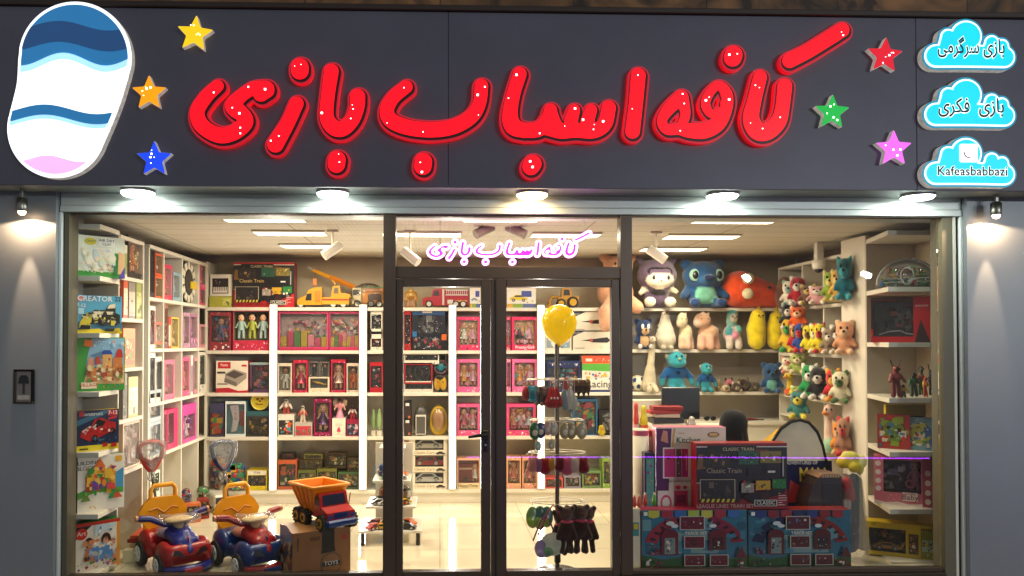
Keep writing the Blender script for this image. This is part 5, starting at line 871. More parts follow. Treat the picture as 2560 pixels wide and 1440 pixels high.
# ---- the stack of large boxes just inside the right window
B('f', 1740, 1968, 1108, P(1740, 1275, .17).z + .004, 'large black and red train set box standing on two wide playset boxes', s_train, 1, name='train_set_box', d=.12, Y=.17)
def s_track(w, h, rg, p):
    a, b, sky, tr, trim = p
    def arch(r0, r1, t0, t1, c): return ('p', c, *[q for t in np.linspace(t0, t1, 10) for q in (.5 + r1 * 1.0 * math.cos(t), .38 + r1 * 1.45 * math.sin(t) * .8)], *[q for t in np.linspace(t1, t0, 10) for q in (.5 + r0 * math.cos(t), .38 + r0 * 1.45 * math.sin(t) * .8)])
    I = [('r', 0, 0, 1, 1, sky), ('b', .0, .25, 1, .9, 26, [sky, '3f8098', '285a70', '6a98a4']), ('p', '2f5a34', 0, 0, 1, 0, 1, .26, .8, .2, .5, .27, .2, .2, 0, .28), ('p', '7a9898', .2, .3, .8, .3, .72, .62, .5, .7, .28, .62), arch(.36, .48, 1.75, 2.95, a), arch(.36, .48, .2, 1.4, b)]
    I += [('r', .245 - .0, .0, .246, .001, a)] + [arch(.39, .44, 1.9 + .22 * k, 1.98 + .22 * k, '2a1c28') for k in range(5)] + [arch(.39, .44, .3 + .22 * k, .38 + .22 * k, '2a1c28') for k in range(5)]
    cols = ['b83040', 'd8d8c8', '3a78a8', 'c8c048', '58a0a8']
    I += [('p', trim[k % len(trim)], .06 + .125 * k, 1, .165 + .125 * k, 1, .165 + .125 * k, .9, .112 + .125 * k, .87, .06 + .125 * k, .9) for k in range(7)]
    for x0, z0, x1, z1 in ((.18, .28, .34, .7), (.63, .36, .79, .7)): I += [('r', x0, z0, x1, z1 - .08, tr), ('e', (x0 + x1) / 2, z1 - .09, (x1 - x0) / 2, .09, tr), ('r', x0 + .03, z0 + .02, x1 - .03, z1 - .14, '7a8a88' if x0 < .5 else '2c2028'), ('b', x0 + .03, z0 + .02, x1 - .03, z1 - .14, 7, ['d8d0c0', '3a2430', tr, '58484a'])]
    for x0, z0, x1, z1 in ((.36, .7, .58, .9), (.4, .4, .58, .58), (.4, .12, .58, .28), (.64, .12, .8, .28)): I += [('r', x0 - .008, z0 - .012, x1 + .008, z1 + .012, 'c8c0b8'), ('r', x0, z0, x1, z1, tr), ('b', x0 + .01, z0 + .02, x1 - .01, z1 - .02, 8, [a, '2c2028', 'd8d0c8', '48708a', tr])]
    I += [('e', .26, .8, .04, .035, 'd8e0e0'), ('t', .5, .635, .05, 'e8dcd8', 'TRACK SET'), ('t', .5, .06, .045, '1c2820', 'RAILWAY PLAY SET'), ('e', .3, .76, .035, .03, 'd8e0e0'), ('e', .66, .76, .035, .03, 'd8e0e0'), ('p', tr, .88, .24, .98, .24, .93, .44), ('r', .01, .93, .045, .99, 'f0f0e8'), ('b', .02, .05, .2, .26, 9, [a, 'd8c8c8', tr, '8a3a58']), ('b', .8, .04, .98, .24, 10, [b, 'd8c8c8', tr, '3a4a78']), ('b', .04, .26, .16, .46, 6, [a, tr, 'b85878'])]
    return dict(col=sky, art=I, side=b, sart=())
B('f', 1603, 1868, 1275, .004, 'wide pink and blue railway playset box standing at the right window', s_track, ('98283f', '8a1c38', '2f6f88', '6a1828', ['c8c048', 'a82c3c', '3a6ab0', 'b0c050']), name='playset_box', d=.13, Y=.15)
B('f', 1870, 2127, 1275, .004, 'wide navy and red railway playset box standing at the right window', s_track, ('16204a', '8a2018', '2c6880', '5a1c20', ['2a3a78', '8a2030', 'a02830', '203058']), name='playset_box', d=.13, Y=.15)
def s_kitchen(w, h, rg):
    I = [('p', '5a1c5a', 0, .0, .12, 0, .22, .99, 0, .99), ('p', 'd8a030', .21, .82, .235, .82, .275, .99, .25, .99), ('p', 'd89078', .06, .9, .17, .88, .16, .97, .1, .98), ('t', .46, .90, .042, '2c2224', 'Kitchen'), ('t', .36, .955, .03, 'c85838', '~~'), ('e', .82, .945, .085, .02, '5a4a30'), ('e', .82, .945, .07, .015, 'c8a838'), ('t', .82, .945, .016, 'f0e0d0', 'PLAY'), ('r', .09, .62, .46, .85, 'f0e0dc'), ('r', .11, .63, .27, .84, 'c02868'), ('r', .36, .63, .45, .84, 'b82460'), ('r', .28, .63, .355, .84, '6a4a48'), ('b', .28, .64, .355, .83, 6, ['e0d0c0', '8a2a40', '3a302c']), ('r', .14, .76, .2, .79, '8a1848'), ('r', .42, .68, .425, .8, 'f0d8e0'), ('t', .3, .6, .016, '4a3a48', "Let's play cooking together"), ('r', .01, .36, .24, .53, 'e8dcd8'), ('e', .13, .44, .08, .06, 'd84a6a'), ('e', .13, .44, .055, .042, 'f0e4e0'), ('r', .25, .38, .44, .53, 'd03860'), ('r', .28, .44, .41, .5, '8a2848'), ('e', .3, .555, .04, .016, 'c83040'), ('e', .4, .555, .03, .014, 'c83040'), ('p', '8a2a78', .5, .4, .62, .4, .6, .6, .52, .62), ('b', .05, .05, .95, .34, 20, ['d84a6a', 'e8d8c8', 'c8a8b0', '5a4a58'])]
    return dict(col='e6dccb', art=I, side='d08aa0', top='d87088', sart=())
B('f', 1640, 1815, 1068, .004, 'tall white and purple toy kitchen box reading Kitchen behind the train set', s_kitchen, name='kitchen_box', d=.12, Y=.40)
B('f', 1611, 1639, 1132, .004, 'tall dark purple cosmetic toy carton beside the kitchen box', s_print, '2a1a3c', ['c85838', 'd8a878', '8a4a8a', '58a098'], 14, pic=(.15, .5, .85, .95), d=.12, Y=.36)
B('f', 1621, 1639, 1076, .004, 'narrow red framed sticker album carton behind the purple carton', s_print, 'b83028', ['8a9a48', 'd8c878', 'e8d8b8', '5a6a38'], 14, pic=(.1, .1, .9, .95), d=.1, Y=.52)
# ================================================================ plush toys
def plush(label, u0, u1, vt, z0, els, eyes=None, nose=None, pl='b', Y=None, off=0., name='plush_toy', cat='plush toy', parts=(), turn=0., res=26, k=.02, grp=None, eyec='141212'):
    """els in unit space: x -.5..+.5 across, y depth, z 0..1 up; scaled to the photo's width and height"""
    loc, w, h, rz = spot(pl, u0, u1, vt, z0, off, Y); loc = tuple(loc); D = (w + h) / 2
    sc = lambda p: (p[0] * w, p[1] * D, p[2] * h)
    E2 = []
    for e in els:
        if len(e) == 5: m = (w + h) / 2; E2.append((sc(e[0]), sc(e[1]), e[2] * m, e[3] * m, e[4]))
        else: E2.append((sc(e[0]), sc(e[1] if hasattr(e[1], '__len__') else (e[1],) * 3), *e[2:]))
    t = thing(name, label, cat, loc, rz + turn, grp)
    mb = blob(E2, res, k * min(w, h)); link(mb, 'body', PLUSH, t)
    if eyes:
        for s in (-1, 1): m = MB(); m.ell(sc((s * eyes[0] + (eyes[5] if len(eyes) > 5 else 0), eyes[1], eyes[2])), (eyes[3] * w, .016 * D + .004, eyes[4] * h), eyec, 8, 6); link(m, 'eye', PLAS, t)
    if nose: m = MB(); m.ell(sc(nose[0]), sc(nose[1]), nose[2], 8, 6); link(m, 'nose', PLUSH, t)
    for nm, es, mt in parts:
        m = blob([((sc(e[0]), sc(e[1]), e[2] * D, e[3] * D, e[4]) if len(e) == 5 else (sc(e[0]), sc(e[1] if hasattr(e[1], '__len__') else (e[1],) * 3), *e[2:])) for e in es], 16, .01 * min(w, h)); link(m, nm, mt, t)
    return t
def bear(c, light, face=None, ear=None, hr=.29, hz=.66, paw=None):
    f = face or light; ear = ear or c; paw = paw or light
    return [((0, .0, .26), (.30, .22, .27), c), ((0, -.06, hz), (hr * 1.25, .26, hr), c), ((-.30, -.02, hz + hr * .8), (.12, .07, .11), ear), ((.30, -.02, hz + hr * .8), (.12, .07, .11), ear), ((-.26, -.04, .40), (-.40, -.16, .24), .085, .07, c), ((.26, -.04, .40), (.40, -.16, .24), .085, .07, c),
            ((-.16, -.05, .11), (-.24, -.30, .09), .10, .085, c), ((.16, -.05, .11), (.24, -.30, .09), .10, .085, c), ((-.25, -.365, .10), (.10, .035, .085), paw), ((.25, -.365, .10), (.10, .035, .085), paw), ((0, -.17, .27), (.19, .10, .18), light), ((0, -.24, hz - .08), (.17, .13, .11), f)]
EY = (.13, -.31, .70, .035, .035); PZ1, PZ2, PZ3 = RBZ
plush('large purple hooded plush with a cream face and cream paws on the top plush shelf', 1588, 1692, 640, PZ1, [((0, 0, .24), (.30, .22, .25), '5c4a62'), ((0, -.05, .62), (.47, .32, .32), '5c4a62'), ((-.34, 0, .86), (-.44, 0, .97), .08, .05, '6a5a70'), ((.34, 0, .86), (.46, 0, .95), .08, .05, '6a5a70'), ((0, -.22, .55), (.34, .17, .19), 'd8cbb4'), ((-.26, -.05, .40), (-.42, -.15, .28), .07, .06, 'd0c4a8'), ((.26, -.05, .40), (.42, -.15, .30), .07, .06, 'd0c4a8'), ((-.24, -.30, .10), (.14, .08, .10), 'd8cfb8'), ((.24, -.30, .10), (.14, .08, .10), 'd8cfb8'), ((-.2, -.05, .1), (-.24, -.25, .1), .09, .09, '5c4a62'), ((.2, -.05, .1), (.24, -.25, .1), .09, .09, '5c4a62'), ((0, -.2, .30), (.2, .08, .06), '201a1e')], (.17, -.375, .56, .035, .045), ((0, -.39, .50), (.03, .02, .02), 'c88878'), off=-.0, parts=[('hood_band', [((0, -.24, .73), (.30, .14, .05), '1c181c'), ((-.26, -.2, .66), (.07, .14, .08), '1c181c'), ((.26, -.2, .66), (.07, .14, .08), '1c181c')], PLUSH)])
plush('huge blue plush bear with a pale green belly, beside the orange plush', 1688, 1822, 650, PZ1, bear('1f4670', '6aa890', '2c5580', '274f7c', .31, .66, '1c3a68'), (.22, -.30, .66, .055, .085), ((0, -.40, .60), (.11, .06, .06), '14254a'), parts=[('eye_patch', [((-.22, -.25, .66), (.10, .06, .13), '8ab0a0')], PLUSH), ('eye_patch', [((.22, -.25, .66), (.10, .06, .13), '8ab0a0')], PLUSH)])
plush('bright orange cone shaped plush cushion with cream eye patches, lying on the top shelf', 1818, 1955, 674, PZ1, [((-.28, 0, .48), (.36, -.02, .30), .40, .24, 'd84a1a')], None, ((.12, -.40, .50), (.04, .04, .04), '3a1a18'), k=.01, parts=[('eye_patch', [((-.26, -.40, .72), (.10, .08, .14), 'd8cca8')], PLUSH), ('eye_patch', [((-.28, -.43, .34), (.10, .08, .14), 'd8cca8')], PLUSH)])
plush('brown plush otter with a cream belly, leaning over the banana plush', 1934, 1986, 692, PZ1 - .02, [((0, 0, .42), (.42, .3, .44), '6a4434'), ((0, -.05, .74), (.34, .28, .26), '74503c'), ((-.02, -.26, .40), (.16, .12, .24), 'c8b088'), ((.02, -.25, .72), (.2, .12, .12), 'c8b498')], (.12, -.33, .80, .05, .03), ((.02, -.37, .76), (.08, .05, .05), '8a7a70'), off=-.16)
plush('dark blue plush cat with tan muzzle and white gloves beside the penguin chick', 1580, 1636, 795, PZ2, bear('16305a', 'c8a478', 'd0a878', None, .29, .66, 'd8d4c8'), (.13, -.33, .72, .07, .09), ((0, -.4, .62), (.05, .04, .04), '141416'), eyec='e4e0d4')
plush('white plush penguin chick with spotted belly and dark flippers', 1640, 1686, 774, PZ2, [((0, 0, .26), (0, .02, .74), .36, .17, 'ccc4b0'), ((0, -.02, .86), (.22, .17, .12), 'ccc4b0'), ((-.40, .05, .55), (-.5, .08, .28), .06, .04, '24242a'), ((.40, .05, .55), (.5, .08, .28), .06, .04, '24242a'), ((-.2, -.2, .04), (.16, .16, .05), 'b8b09c'), ((.2, -.2, .04), (.16, .16, .05), 'b8b09c')], (.12, -.15, .88, .03, .02), ((0, -.2, .93), (.1, .1, .05), '5a3a22'))
def pony(c, leg, muz): return [((.08, .04, .42), (.34, .28, .22), c), ((-.16, -.08, .72), (.27, .24, .20), c), ((-.34, -.14, .66), (.14, .15, .12), muz), ((-.1, -.05, .88), (-.16, -.05, .99), .05, .015, muz), ((.06, 0, .86), (.10, 0, .95), .06, .03, c), ((-.22, -.14, .3), (-.24, -.18, .07), .11, .12, leg), ((.06, -.18, .3), (.06, -.2, .07), .11, .12, leg), ((.32, .05, .3), (.36, .04, .07), .11, .12, leg)]
plush('cream plush unicorn standing between the penguin and the pink unicorn', 1687, 1734, 774, PZ2, pony('d8c8a0', 'd8b498', 'dccdb0'), (.10, -.28, .76, .03, .025, -.16), None)
plush('pale pink plush unicorn with brown tail beside the cream unicorn', 1728, 1802, 774, PZ2, pony('d8ac8c', 'd8a890', 'd8bca8') + [((.44, .05, .5), (.5, .05, .42), .05, .04, '5a3a30')], (.10, -.28, .76, .025, .02, -.16), None)
plush('tie dyed plush alpaca in teal, pink and cream', 1803, 1856, 776, PZ2, [((0, .03, .40), (.38, .3, .24), 'c8b8b0'), ((-.2, -.12, .46), (.16, .16, .12), '4a98a0'), ((.22, -.12, .5), (.16, .18, .12), '58a8a0'), ((.02, -.2, .36), (.16, .14, .1), 'd890a8'), ((-.24, -.1, .3), (.12, .14, .1), 'd8a8b8'), ((-.06, -.06, .7), (-.04, -.1, .84), .17, .17, '88b8b0'), ((-.04, -.2, .80), (.18, .13, .10), 'd8d0c0'), ((-.04, -.08, .95), (.24, .16, .06), '3f9a98'), ((.22, 0, .92), (.3, 0, .97), .05, .03, 'd8a8b8'), ((-.2, -.16, .25), (-.22, -.2, .07), .12, .12, 'd0c4b8'), ((.2, -.16, .25), (.2, -.2, .07), .12, .12, 'd0c4b8')], (.09, -.31, .83, .03, .025, -.04), ((-.04, -.32, .79), (.03, .03, .015), '3a2a28'))
for u0, u1, lab in ((1864, 1916, 'yellow plush banana with a smiling face, left one of two'), (1917, 1955, 'yellow plush banana with a smiling face, the slimmer one by the corner')):
    plush(lab, u0, u1, 756 if u0 < 1900 else 762, PZ2 - .01, [((.02, 0, .20), (.0, 0, .45), .25, .27, 'ecd422'), ((.0, 0, .45), (.08, 0, .72), .27, .205, 'ecd422'), ((.10, 0, .80), (.15, 0, .95), .06, .055, 'dcc424'), ((.16, 0, .985), (.10, .05, .015), '4a3a1c'), ((.02, -.05, .0), (.14, .1, .02), '4a3420')], (.10, -.215, .72, .04, .018, .08), ((.08, -.22, .685), (.07, .02, .006), '2a2018'), off=-.05, k=.008, parts=[('seam_stripe', [((.16, -.22, .12), (.2, -.23, .30), .012, .012, '3a3018')], PLUSH)])
q, w, h, rz = spot('b', 1579, 1620, 935, PZ3, .0); t = thing('toy_football', 'white football with navy panels on the third plush shelf', 'ball', (q[0], q[1] + .08, q[2]))
mb = MB(); mb.ell((0, 0, w / 2), w / 2, 'd8d0b8', 20, 14); link(mb, 'ball_skin', PLAS, t)
mb = MB()
for a, b in ((-40, 25), (25, 30), (-10, -20), (50, -25), (-60, -25)):
    d = Vector((math.sin(R_(a)) * math.cos(R_(b)), -math.cos(R_(a)) * math.cos(R_(b)), math.sin(R_(b)))); x = d.cross(Vector((0, 0, 1))).normalized(); z = x.cross(d); c0 = d * (w / 2 + .001) + Vector((0, 0, w / 2))
    mb.poly([tuple(c0 + (x * math.cos(g) * .024 + z * math.sin(g) * .03)) for g in [i * 1.2566 + a for i in range(5)]], '22386a')
link(mb, 'navy_panel_pattern', PLAS, t)
g0 = [((-.05, .05, .12), (.0, 0, .40), .20, .13, 'ccc0a4'), ((0, 0, .40), (.12, -.04, .86), .11, .075, 'ccc0a4'), ((.08, -.12, .92), (.16, .2, .06), 'd0c4aa'), ((-.02, 0, .97), (-.06, 0, 1.0), .03, .02, 'a87a58'), ((.2, 0, .97), (.24, 0, 1.0), .03, .02, 'a87a58'), ((-.12, -.15, .12), (-.2, -.25, .03), .08, .07, 'ccc0a4'), ((.12, -.12, .12), (.25, -.25, .03), .08, .07, 'ccc0a4')]
rg = random.Random(7); g0 += [((rg.uniform(-.16, .2), -.17 - .08 * (1 - zz), zz), (.03, .03, .014), '7a4a30') for zz in np.linspace(.1, .84, 18)]
plush('tall cream plush giraffe with brown spots beside the football', 1604, 1646, 838, PZ3, g0, (.1, -.28, .94, .03, .012, .08), None, off=-.04, res=44, k=.005)
for u0, u1, vt, lab, r in ((1646, 1732, 876, 'large turquoise plush ape in a blue shirt behind the monitor', 26), (1738, 1790, 905, 'small turquoise plush ape in a blue shirt right of the large one', 22)):
    plush(lab, u0, u1, vt, PZ3, [((0, 0, .22), (.27, .2, .24), '2a8a9a'), ((0, -.02, .46), (.3, .2, .18), '14508a'), ((0, -.06, .78), (.27, .24, .20), '2f98a8'), ((0, -.18, .70), (.25, .15, .10), '38a0ac'), ((-.28, -.02, .86), (.05, .05, .07), 'c8b494'), ((.28, -.02, .86), (.05, .05, .07), 'c8b494'), ((-.25, -.02, .52), (-.42, -.08, .34), .09, .08, '14508a'), ((.25, -.02, .52), (.42, -.08, .34), .09, .08, '14508a'), ((-.42, -.08, .32), (-.44, -.12, .2), .08, .07, '2a8a9a'), ((.42, -.08, .32), (.44, -.12, .2), .08, .07, '2a8a9a'), ((-.14, -.1, .1), (-.18, -.26, .06), .10, .09, '2a8a9a'), ((.14, -.1, .1), (.18, -.26, .06), .10, .09, '2a8a9a')], (.08, -.29, .87, .03, .025), ((0, -.33, .80), (.05, .04, .03), '9ab890'), res=r, parts=[('shirt_badge', [((0, -.2, .47), (.07, .03, .045), '10203a')], FAB)])
for u0, u1, vt, c, l, lab in ((1786, 1803, 940, 'a88a58', 'c8b088', 'small tan plush dog beside the small turquoise ape'), (1803, 1826, 955, 'c8b898', '8a6a48', 'small spotted cream plush kitten in the row of small plush'), (1808, 1838, 936, 'b86870', '3a2420', 'pink plush ladybird with dark spots behind the kitten'), (1826, 1856, 948, '4a3a30', 'b8a890', 'grey brown plush raccoon with a pale muzzle'), (1840, 1880, 936, '3a2a22', '6a5a40', 'dark brown plush turtle behind the raccoon'), (1872, 1902, 944, '5a5040', '8a7a60', 'olive brown plush hedgehog left of the blue plush puppy')):
    plush(lab, u0, u1, vt, PZ3, [((0, 0, .36), (.46, .34, .36), c), ((-.1, -.22, .42), (.32, .24, .32), c), ((-.1, -.36, .34), (.18, .14, .16), l), ((-.34, -.1, .7), (.1, .08, .14), l), ((.16, -.1, .72), (.1, .08, .14), l), ((.28, -.2, .12), (.16, .16, .12), l)], (.13, -.42, .5, .05, .06, -.1), ((-.1, -.48, .40), (.06, .05, .06), '1a1414'), off=-.02 if vt > 945 else .06, res=18)
plush('blue plush puppy with a mint belly at the right end of the third plush shelf', 1899, 1957, 904, PZ3 - .01, bear('28507e', '6aa8a0', '33608c', '24466e', .29, .66, '28507e'), (.15, -.32, .70, .07, .08), ((0, -.39, .62), (.09, .06, .05), '16284a'), off=-.08, turn=R_(-18))
plush('giant peach plush bear on the top shelf, one leg hanging by the door frame', 1480, 1588, 642, PZ1, [((.05, .06, .30), (.42, .22, .34), 'd09a78'), ((.1, 0, .80), (.34, .26, .24), 'd09a78'), ((-.22, -.02, .98), (.13, .08, .10), 'c88e6c'), ((.4, 0, .98), (.13, .08, .1), 'c88e6c'), ((-.05, -.1, .14), (-.26, -.28, -.10), .15, .14, 'd09a78'), ((-.26, -.28, -.10), (-.24, -.3, -.34), .15, .155, 'd29e7e'), ((.36, -.1, .1), (.46, -.26, .0), .15, .14, 'd09a78'), ((.1, -.24, .76), (.18, .1, .1), 'dab090')], (.13, -.28, .84, .03, .03, .1), ((.1, -.34, .80), (.05, .03, .03), '4a2a24'), off=-.0, res=34)
# ---- cubby shelves on the right wall
rg = random.Random(21)
CUB = [(1966, 1984, 700, 2.057, 'e0d8c8', '88a8a0', 'white and mint'), (1986, 2006, 690, 2.057, 'a82030', 'd8d0c8', 'red and white'), (2012, 2034, 712, 2.057, '6a4a34', 'b8a060', 'brown maned lion'), (2034, 2058, 715, 2.057, 'd8a0a0', 'e0d8d0', 'pink and white'), (2068, 2088, 676, 2.057, '8aa838', 'd8c878', 'lime green dragon'), (2086, 2104, 672, 2.057, 'd8a848', 'e0c888', 'golden yellow'), (2102, 2124, 640, 2.057, '1c6a78', '3a9aa8', 'tall teal'),
       (1964, 1982, 756, 1.83, '28242a', 'd8d0c8', 'black and white'), (1986, 2006, 765, 1.83, 'd85a18', 'e8b088', 'orange'), (1962, 1980, 790, 1.59, 'd8b028', '389848', 'yellow and green'), (1980, 1992, 800, 1.59, 'b01c28', 'e0c038', 'crimson'), (1993, 2007, 805, 1.59, '2a4a98', 'c82830', 'blue and red'), (2014, 2030, 810, 1.59, 'd8c81c', '6a4a20', 'bright yellow square eyed'), (2030, 2043, 808, 1.59, 'dccc20', 'e8e0d0', 'lemon yellow'), (2042, 2058, 806, 1.59, 'd8c41c', 'b83028', 'yellow with red mouth'), (2064, 2086, 820, 1.59, '8a7860', 'e0d4c0', 'tan and white hound'), (2084, 2106, 812, 1.59, '5a4434', 'd8d0c0', 'brown and white terrier'), (2100, 2126, 800, 1.59, 'd89a70', 'e0b890', 'peach coloured'),
       (1963, 1982, 893, 1.39, 'e0d4bc', 'd88a80', 'cream and rose'), (1985, 2006, 884, 1.39, '9aa858', 'd8c8a0', 'khaki and cream'), (1966, 1984, 932, 1.16, 'd8b828', 'd85828', 'yellow and orange long legged'), (1985, 2006, 966, 1.16, '9ab048', 'e0d8b8', 'pale green'), (2014, 2036, 908, 1.16, '1f8a4a', 'e0dcd0', 'green and white'), (2034, 2058, 915, 1.16, '201e22', 'd8d4cc', 'black and white panda'), (2072, 2092, 920, 1.16, 'c02828', 'e8a838', 'scarlet parrot'), (2088, 2112, 925, 1.16, 'd8d0b0', '4a6a38', 'cream and dark green'),
       (1985, 2008, 975, .95, '3a7878', 'd8c838', 'teal and yellow'), (2064, 2086, 1008, .70, 'd8b8a8', '9ac8a8', 'pastel long necked goose'), (2086, 2102, 1050, .70, 'e08a28', 'd8b080', 'orange fox'), (2098, 2116, 1040, .70, 'a87a60', 'c83838', 'brown deer with red scarf')]
for u0, u1, vt, z, c, l, d in CUB:
    where = {2.057: 'top', 1.83: 'high side', 1.59: 'second', 1.39: 'middle side', 1.16: 'third', .95: 'low side', .70: 'lowest'}[z]
    um = (u0 + u1) / 2; hw = (u1 - u0) * .56; u0, u1, vt = um - hw, um + hw, vt - 2
    E = [((0, 0, .28), (.34, .26, .28), c), ((0, -.08, .68), (.38, .28, .26), c), ((-.3, -.04, .9), (.12, .08, .12), l), ((.3, -.04, .9), (.12, .08, .12), l), ((0, -.28, .62), (.2, .14, .13), l), ((-.24, -.16, .1), (-.28, -.34, .08), .11, .10, l), ((.24, -.16, .1), (.28, -.34, .08), .11, .10, l), ((-.3, -.06, .42), (-.44, -.2, .26), .09, .08, c), ((.3, -.06, .42), (.44, -.2, .26), .09, .08, c)]
    if 'long' in d: E = [((0, 0, .16), (.36, .3, .18), l), ((0, 0, .2), (-.02, -.05, .74), .18, .12, c), ((-.04, -.12, .84), (.28, .26, .14), c), ((-.2, -.34, .80), (.16, .2, .05), 'd88838')]
    plush(f'{d} plush toy on the {where} cubby shelf', u0, u1, vt, z, E, (.14, -.36, .76, .05, .045) if 'long' not in d else (.12, -.36, .88, .04, .03), ((0, -.42, .66), (.06, .05, .04), '1c1616') if 'long' not in d else None, pl='r', off=-.10, turn=R_(55), res=20, grp='small plush toys in the cubby shelves')
# ================================================================ toy vehicles and the large floor toys
def rbox(x0, x1, z0, z1, r, n=4): return [(cx + r * math.cos(R_(a0 + k * 90 / n)), cz + r * math.sin(R_(a0 + k * 90 / n))) for cx, cz, a0 in ((x1 - r, z1 - r, 0), (x0 + r, z1 - r, 90), (x0 + r, z0 + r, 180), (x1 - r, z0 + r, 270)) for k in range(n + 1)]
# ---- crane truck on the top back shelf (side view, cab at the near left)
q, w, h, rz = spot('b', 742, 880, 658, S1); t = thing('crane_truck', 'yellow toy crane truck with a raised boom on the top back shelf', 'toy truck', (q[0], q[1] + .03, q[2])); YL, OR = 'd89a14', 'c87a18'
U = lambda u: (u - 811) / 236.; V = lambda v: (764 - v) / 236.
pr = lambda *p: [(U(p[i]), V(p[i + 1])) for i in range(0, len(p), 2)]
mb = MB(); mb.prism(pr(742, 757, 742, 745, 752, 738, 764, 734, 770, 720, 784, 714, 803, 712, 803, 757), 0, .11, YL); mb.prism(pr(763, 746, 766, 730, 778, 728, 778, 746), -.002, .112, '1c2226'); mb.box(U(786), -.003, V(750), U(800), .0, V(722), 'b87a10'); link(mb, 'cab', PLAS, t)
mb = MB(); mb.box(U(742), .01, V(760), U(872), .1, V(748), '3a3430', .003); mb.box(U(804), 0, V(756), U(872), .11, V(738), YL, .003); mb.box(U(804), -.002, V(746), U(872), .0, V(742), 'a83018'); link(mb, 'chassis', PLAS, t)
for u in (751, 832, 857): m = MB(); m.wheel((U(u), .03, V(756)), .042, .05, '161414', 'c8c4b8'); link(m, 'wheel', RUBBER, t); m = MB(); m.wheel((U(u), .09, V(756)), .042, .04, '161414', 'c8c4b8'); link(m, 'wheel', RUBBER, t)
mb = MB(); mb.prism(pr(826, 738, 830, 710, 848, 708, 850, 726, 874, 730, 876, 738), .01, .10, YL); mb.prism(pr(833, 728, 834, 714, 844, 713, 845, 728), .006, .104, '6a5a40'); link(mb, 'turret', PLAS, t)
mb = MB(); mb.tube([(U(884), .055, V(712)), (U(822), .055, V(686))], .026, OR, 4, sm=False); mb.tube([(U(840), .055, V(694)), (U(776), .055, V(667))], .019, YL, 4, sm=False); mb.tube([(U(780), .055, V(668)), (U(766), .055, V(661))], .022, '8a8478', 6); mb.tube([(U(836), .055, V(706)), (U(826), .055, V(690))], .01, YL, 6); link(mb, 'boom', PLAS, t)
mb = MB(); mb.cyl((U(785), .055, V(668)), (U(784), .055, V(690)), .003, None, '2a2420', 6); mb.box(U(779), .045, V(708), U(789), .065, V(690), 'd87a28', .004); link(mb, 'hook', PLAS, t)
# ---- wrapped truck, fire engine, robots, loader on the same shelf
q, w, h, rz = spot('b', 880, 958, 706, S1); t = thing('ladder_truck', 'cream and orange toy truck wrapped in clear film beside the toy crane', 'toy truck', (q[0], q[1] + .03, q[2]))
mb = MB(); mb.box(-w / 2, 0, .035, -w * .2, .11, h * .8, 'd8c8a0', .01); mb.box(-w * .48, -.002, h * .5, -w * .26, .0, h * .72, '2c3034'); link(mb, 'cab', PLAS, t)
mb = MB(); mb.box(-w * .18, 0, .04, w / 2, .11, h * .62, 'c8822a', .004); mb.box(-w * .1, -.01, h * .62, w / 2, .1, h * .78, 'b86a28', .004); mb.box(w * .0, -.002, h * .3, w * .44, 0, h * .56, '4a3428'); link(mb, 'truck_bed', PLAS, t)
mb = MB()
for k in range(9): mb.box(-w * .1 + k * w * .065, -.014, h * .66, -w * .085 + k * w * .065, -.0105, h * .76, 'e0d8c0')
mb.box(-w * .12, -.014, h * .79, w * .48, 0, h * .83, '5a8a58'); link(mb, 'ladder', PLAS, t)
for x in (-w * .34, w * .1, w * .36): m = MB(); m.wheel((x, .02, .04), .04, .05, '161414', 'b8b4a8'); link(m, 'wheel', RUBBER, t)
mb = blob([((0, .04, h * .48), (w * .56, .11, h * .52), 'ffffff')], 18); link(mb, 'plastic_wrap', FILM, t)
q, w, h, rz = spot('b', 1056, 1172, 719, S1); t = thing('fire_engine', 'red toy fire engine with a white ladder, seen through the left door leaf', 'toy truck', (q[0], q[1] + .03, q[2])); RD = 'a81418'
mb = MB(); mb.prism([(w * a, h * b) for a, b in ((-.5, .12), (-.5, .44), (-.44, .52), (-.3, .56), (-.27, .92), (-.02, .98), (-.02, .12))], 0, .11, RD); mb.prism([(w * a, h * b) for a, b in ((-.27, .6), (-.24, .86), (-.14, .86), (-.14, .6))], -.002, .112, '241c1c'); mb.box(-w * .07, -.003, h * .14, -w * .03, 0, h * .94, 'd8d0c4'); link(mb, 'cab', PLAS, t)
mb = MB(); mb.box(-w * .018, 0, h * .12, w * .5, .11, h * .9, RD, .003); mb.box(w * .04, -.003, h * .2, w * .16, 0, h * .4, 'd8d4c8'); mb.box(w * .2, -.003, h * .3, w * .46, 0, h * .38, 'c89848'); link(mb, 'engine_body', PLAS, t)
mb = MB(); mb.box(0, -.012, h * .86, w * .48, -.003, h * .9, 'e0dcd0'); mb.box(0, -.012, h * .62, w * .48, -.003, h * .66, 'e0dcd0')
for k in range(11): mb.box(w * .02 + k * w * .043, -.011, h * .66, w * .03 + k * w * .043, -.004, h * .86, 'e0dcd0')
link(mb, 'ladder', PLAS, t)
for x in (-w * .36, w * .22, w * .38): m = MB(); m.wheel((x, .02, .04), .04, .05, '161414', 'd0ccc0'); link(m, 'wheel', RUBBER, t)
q, w, h, rz = spot('b', 1010, 1044, 720, S1); t = thing('robot_toy', 'golden toy robot beside the red fire engine', 'toy robot', (q[0], q[1] + .06, q[2]))
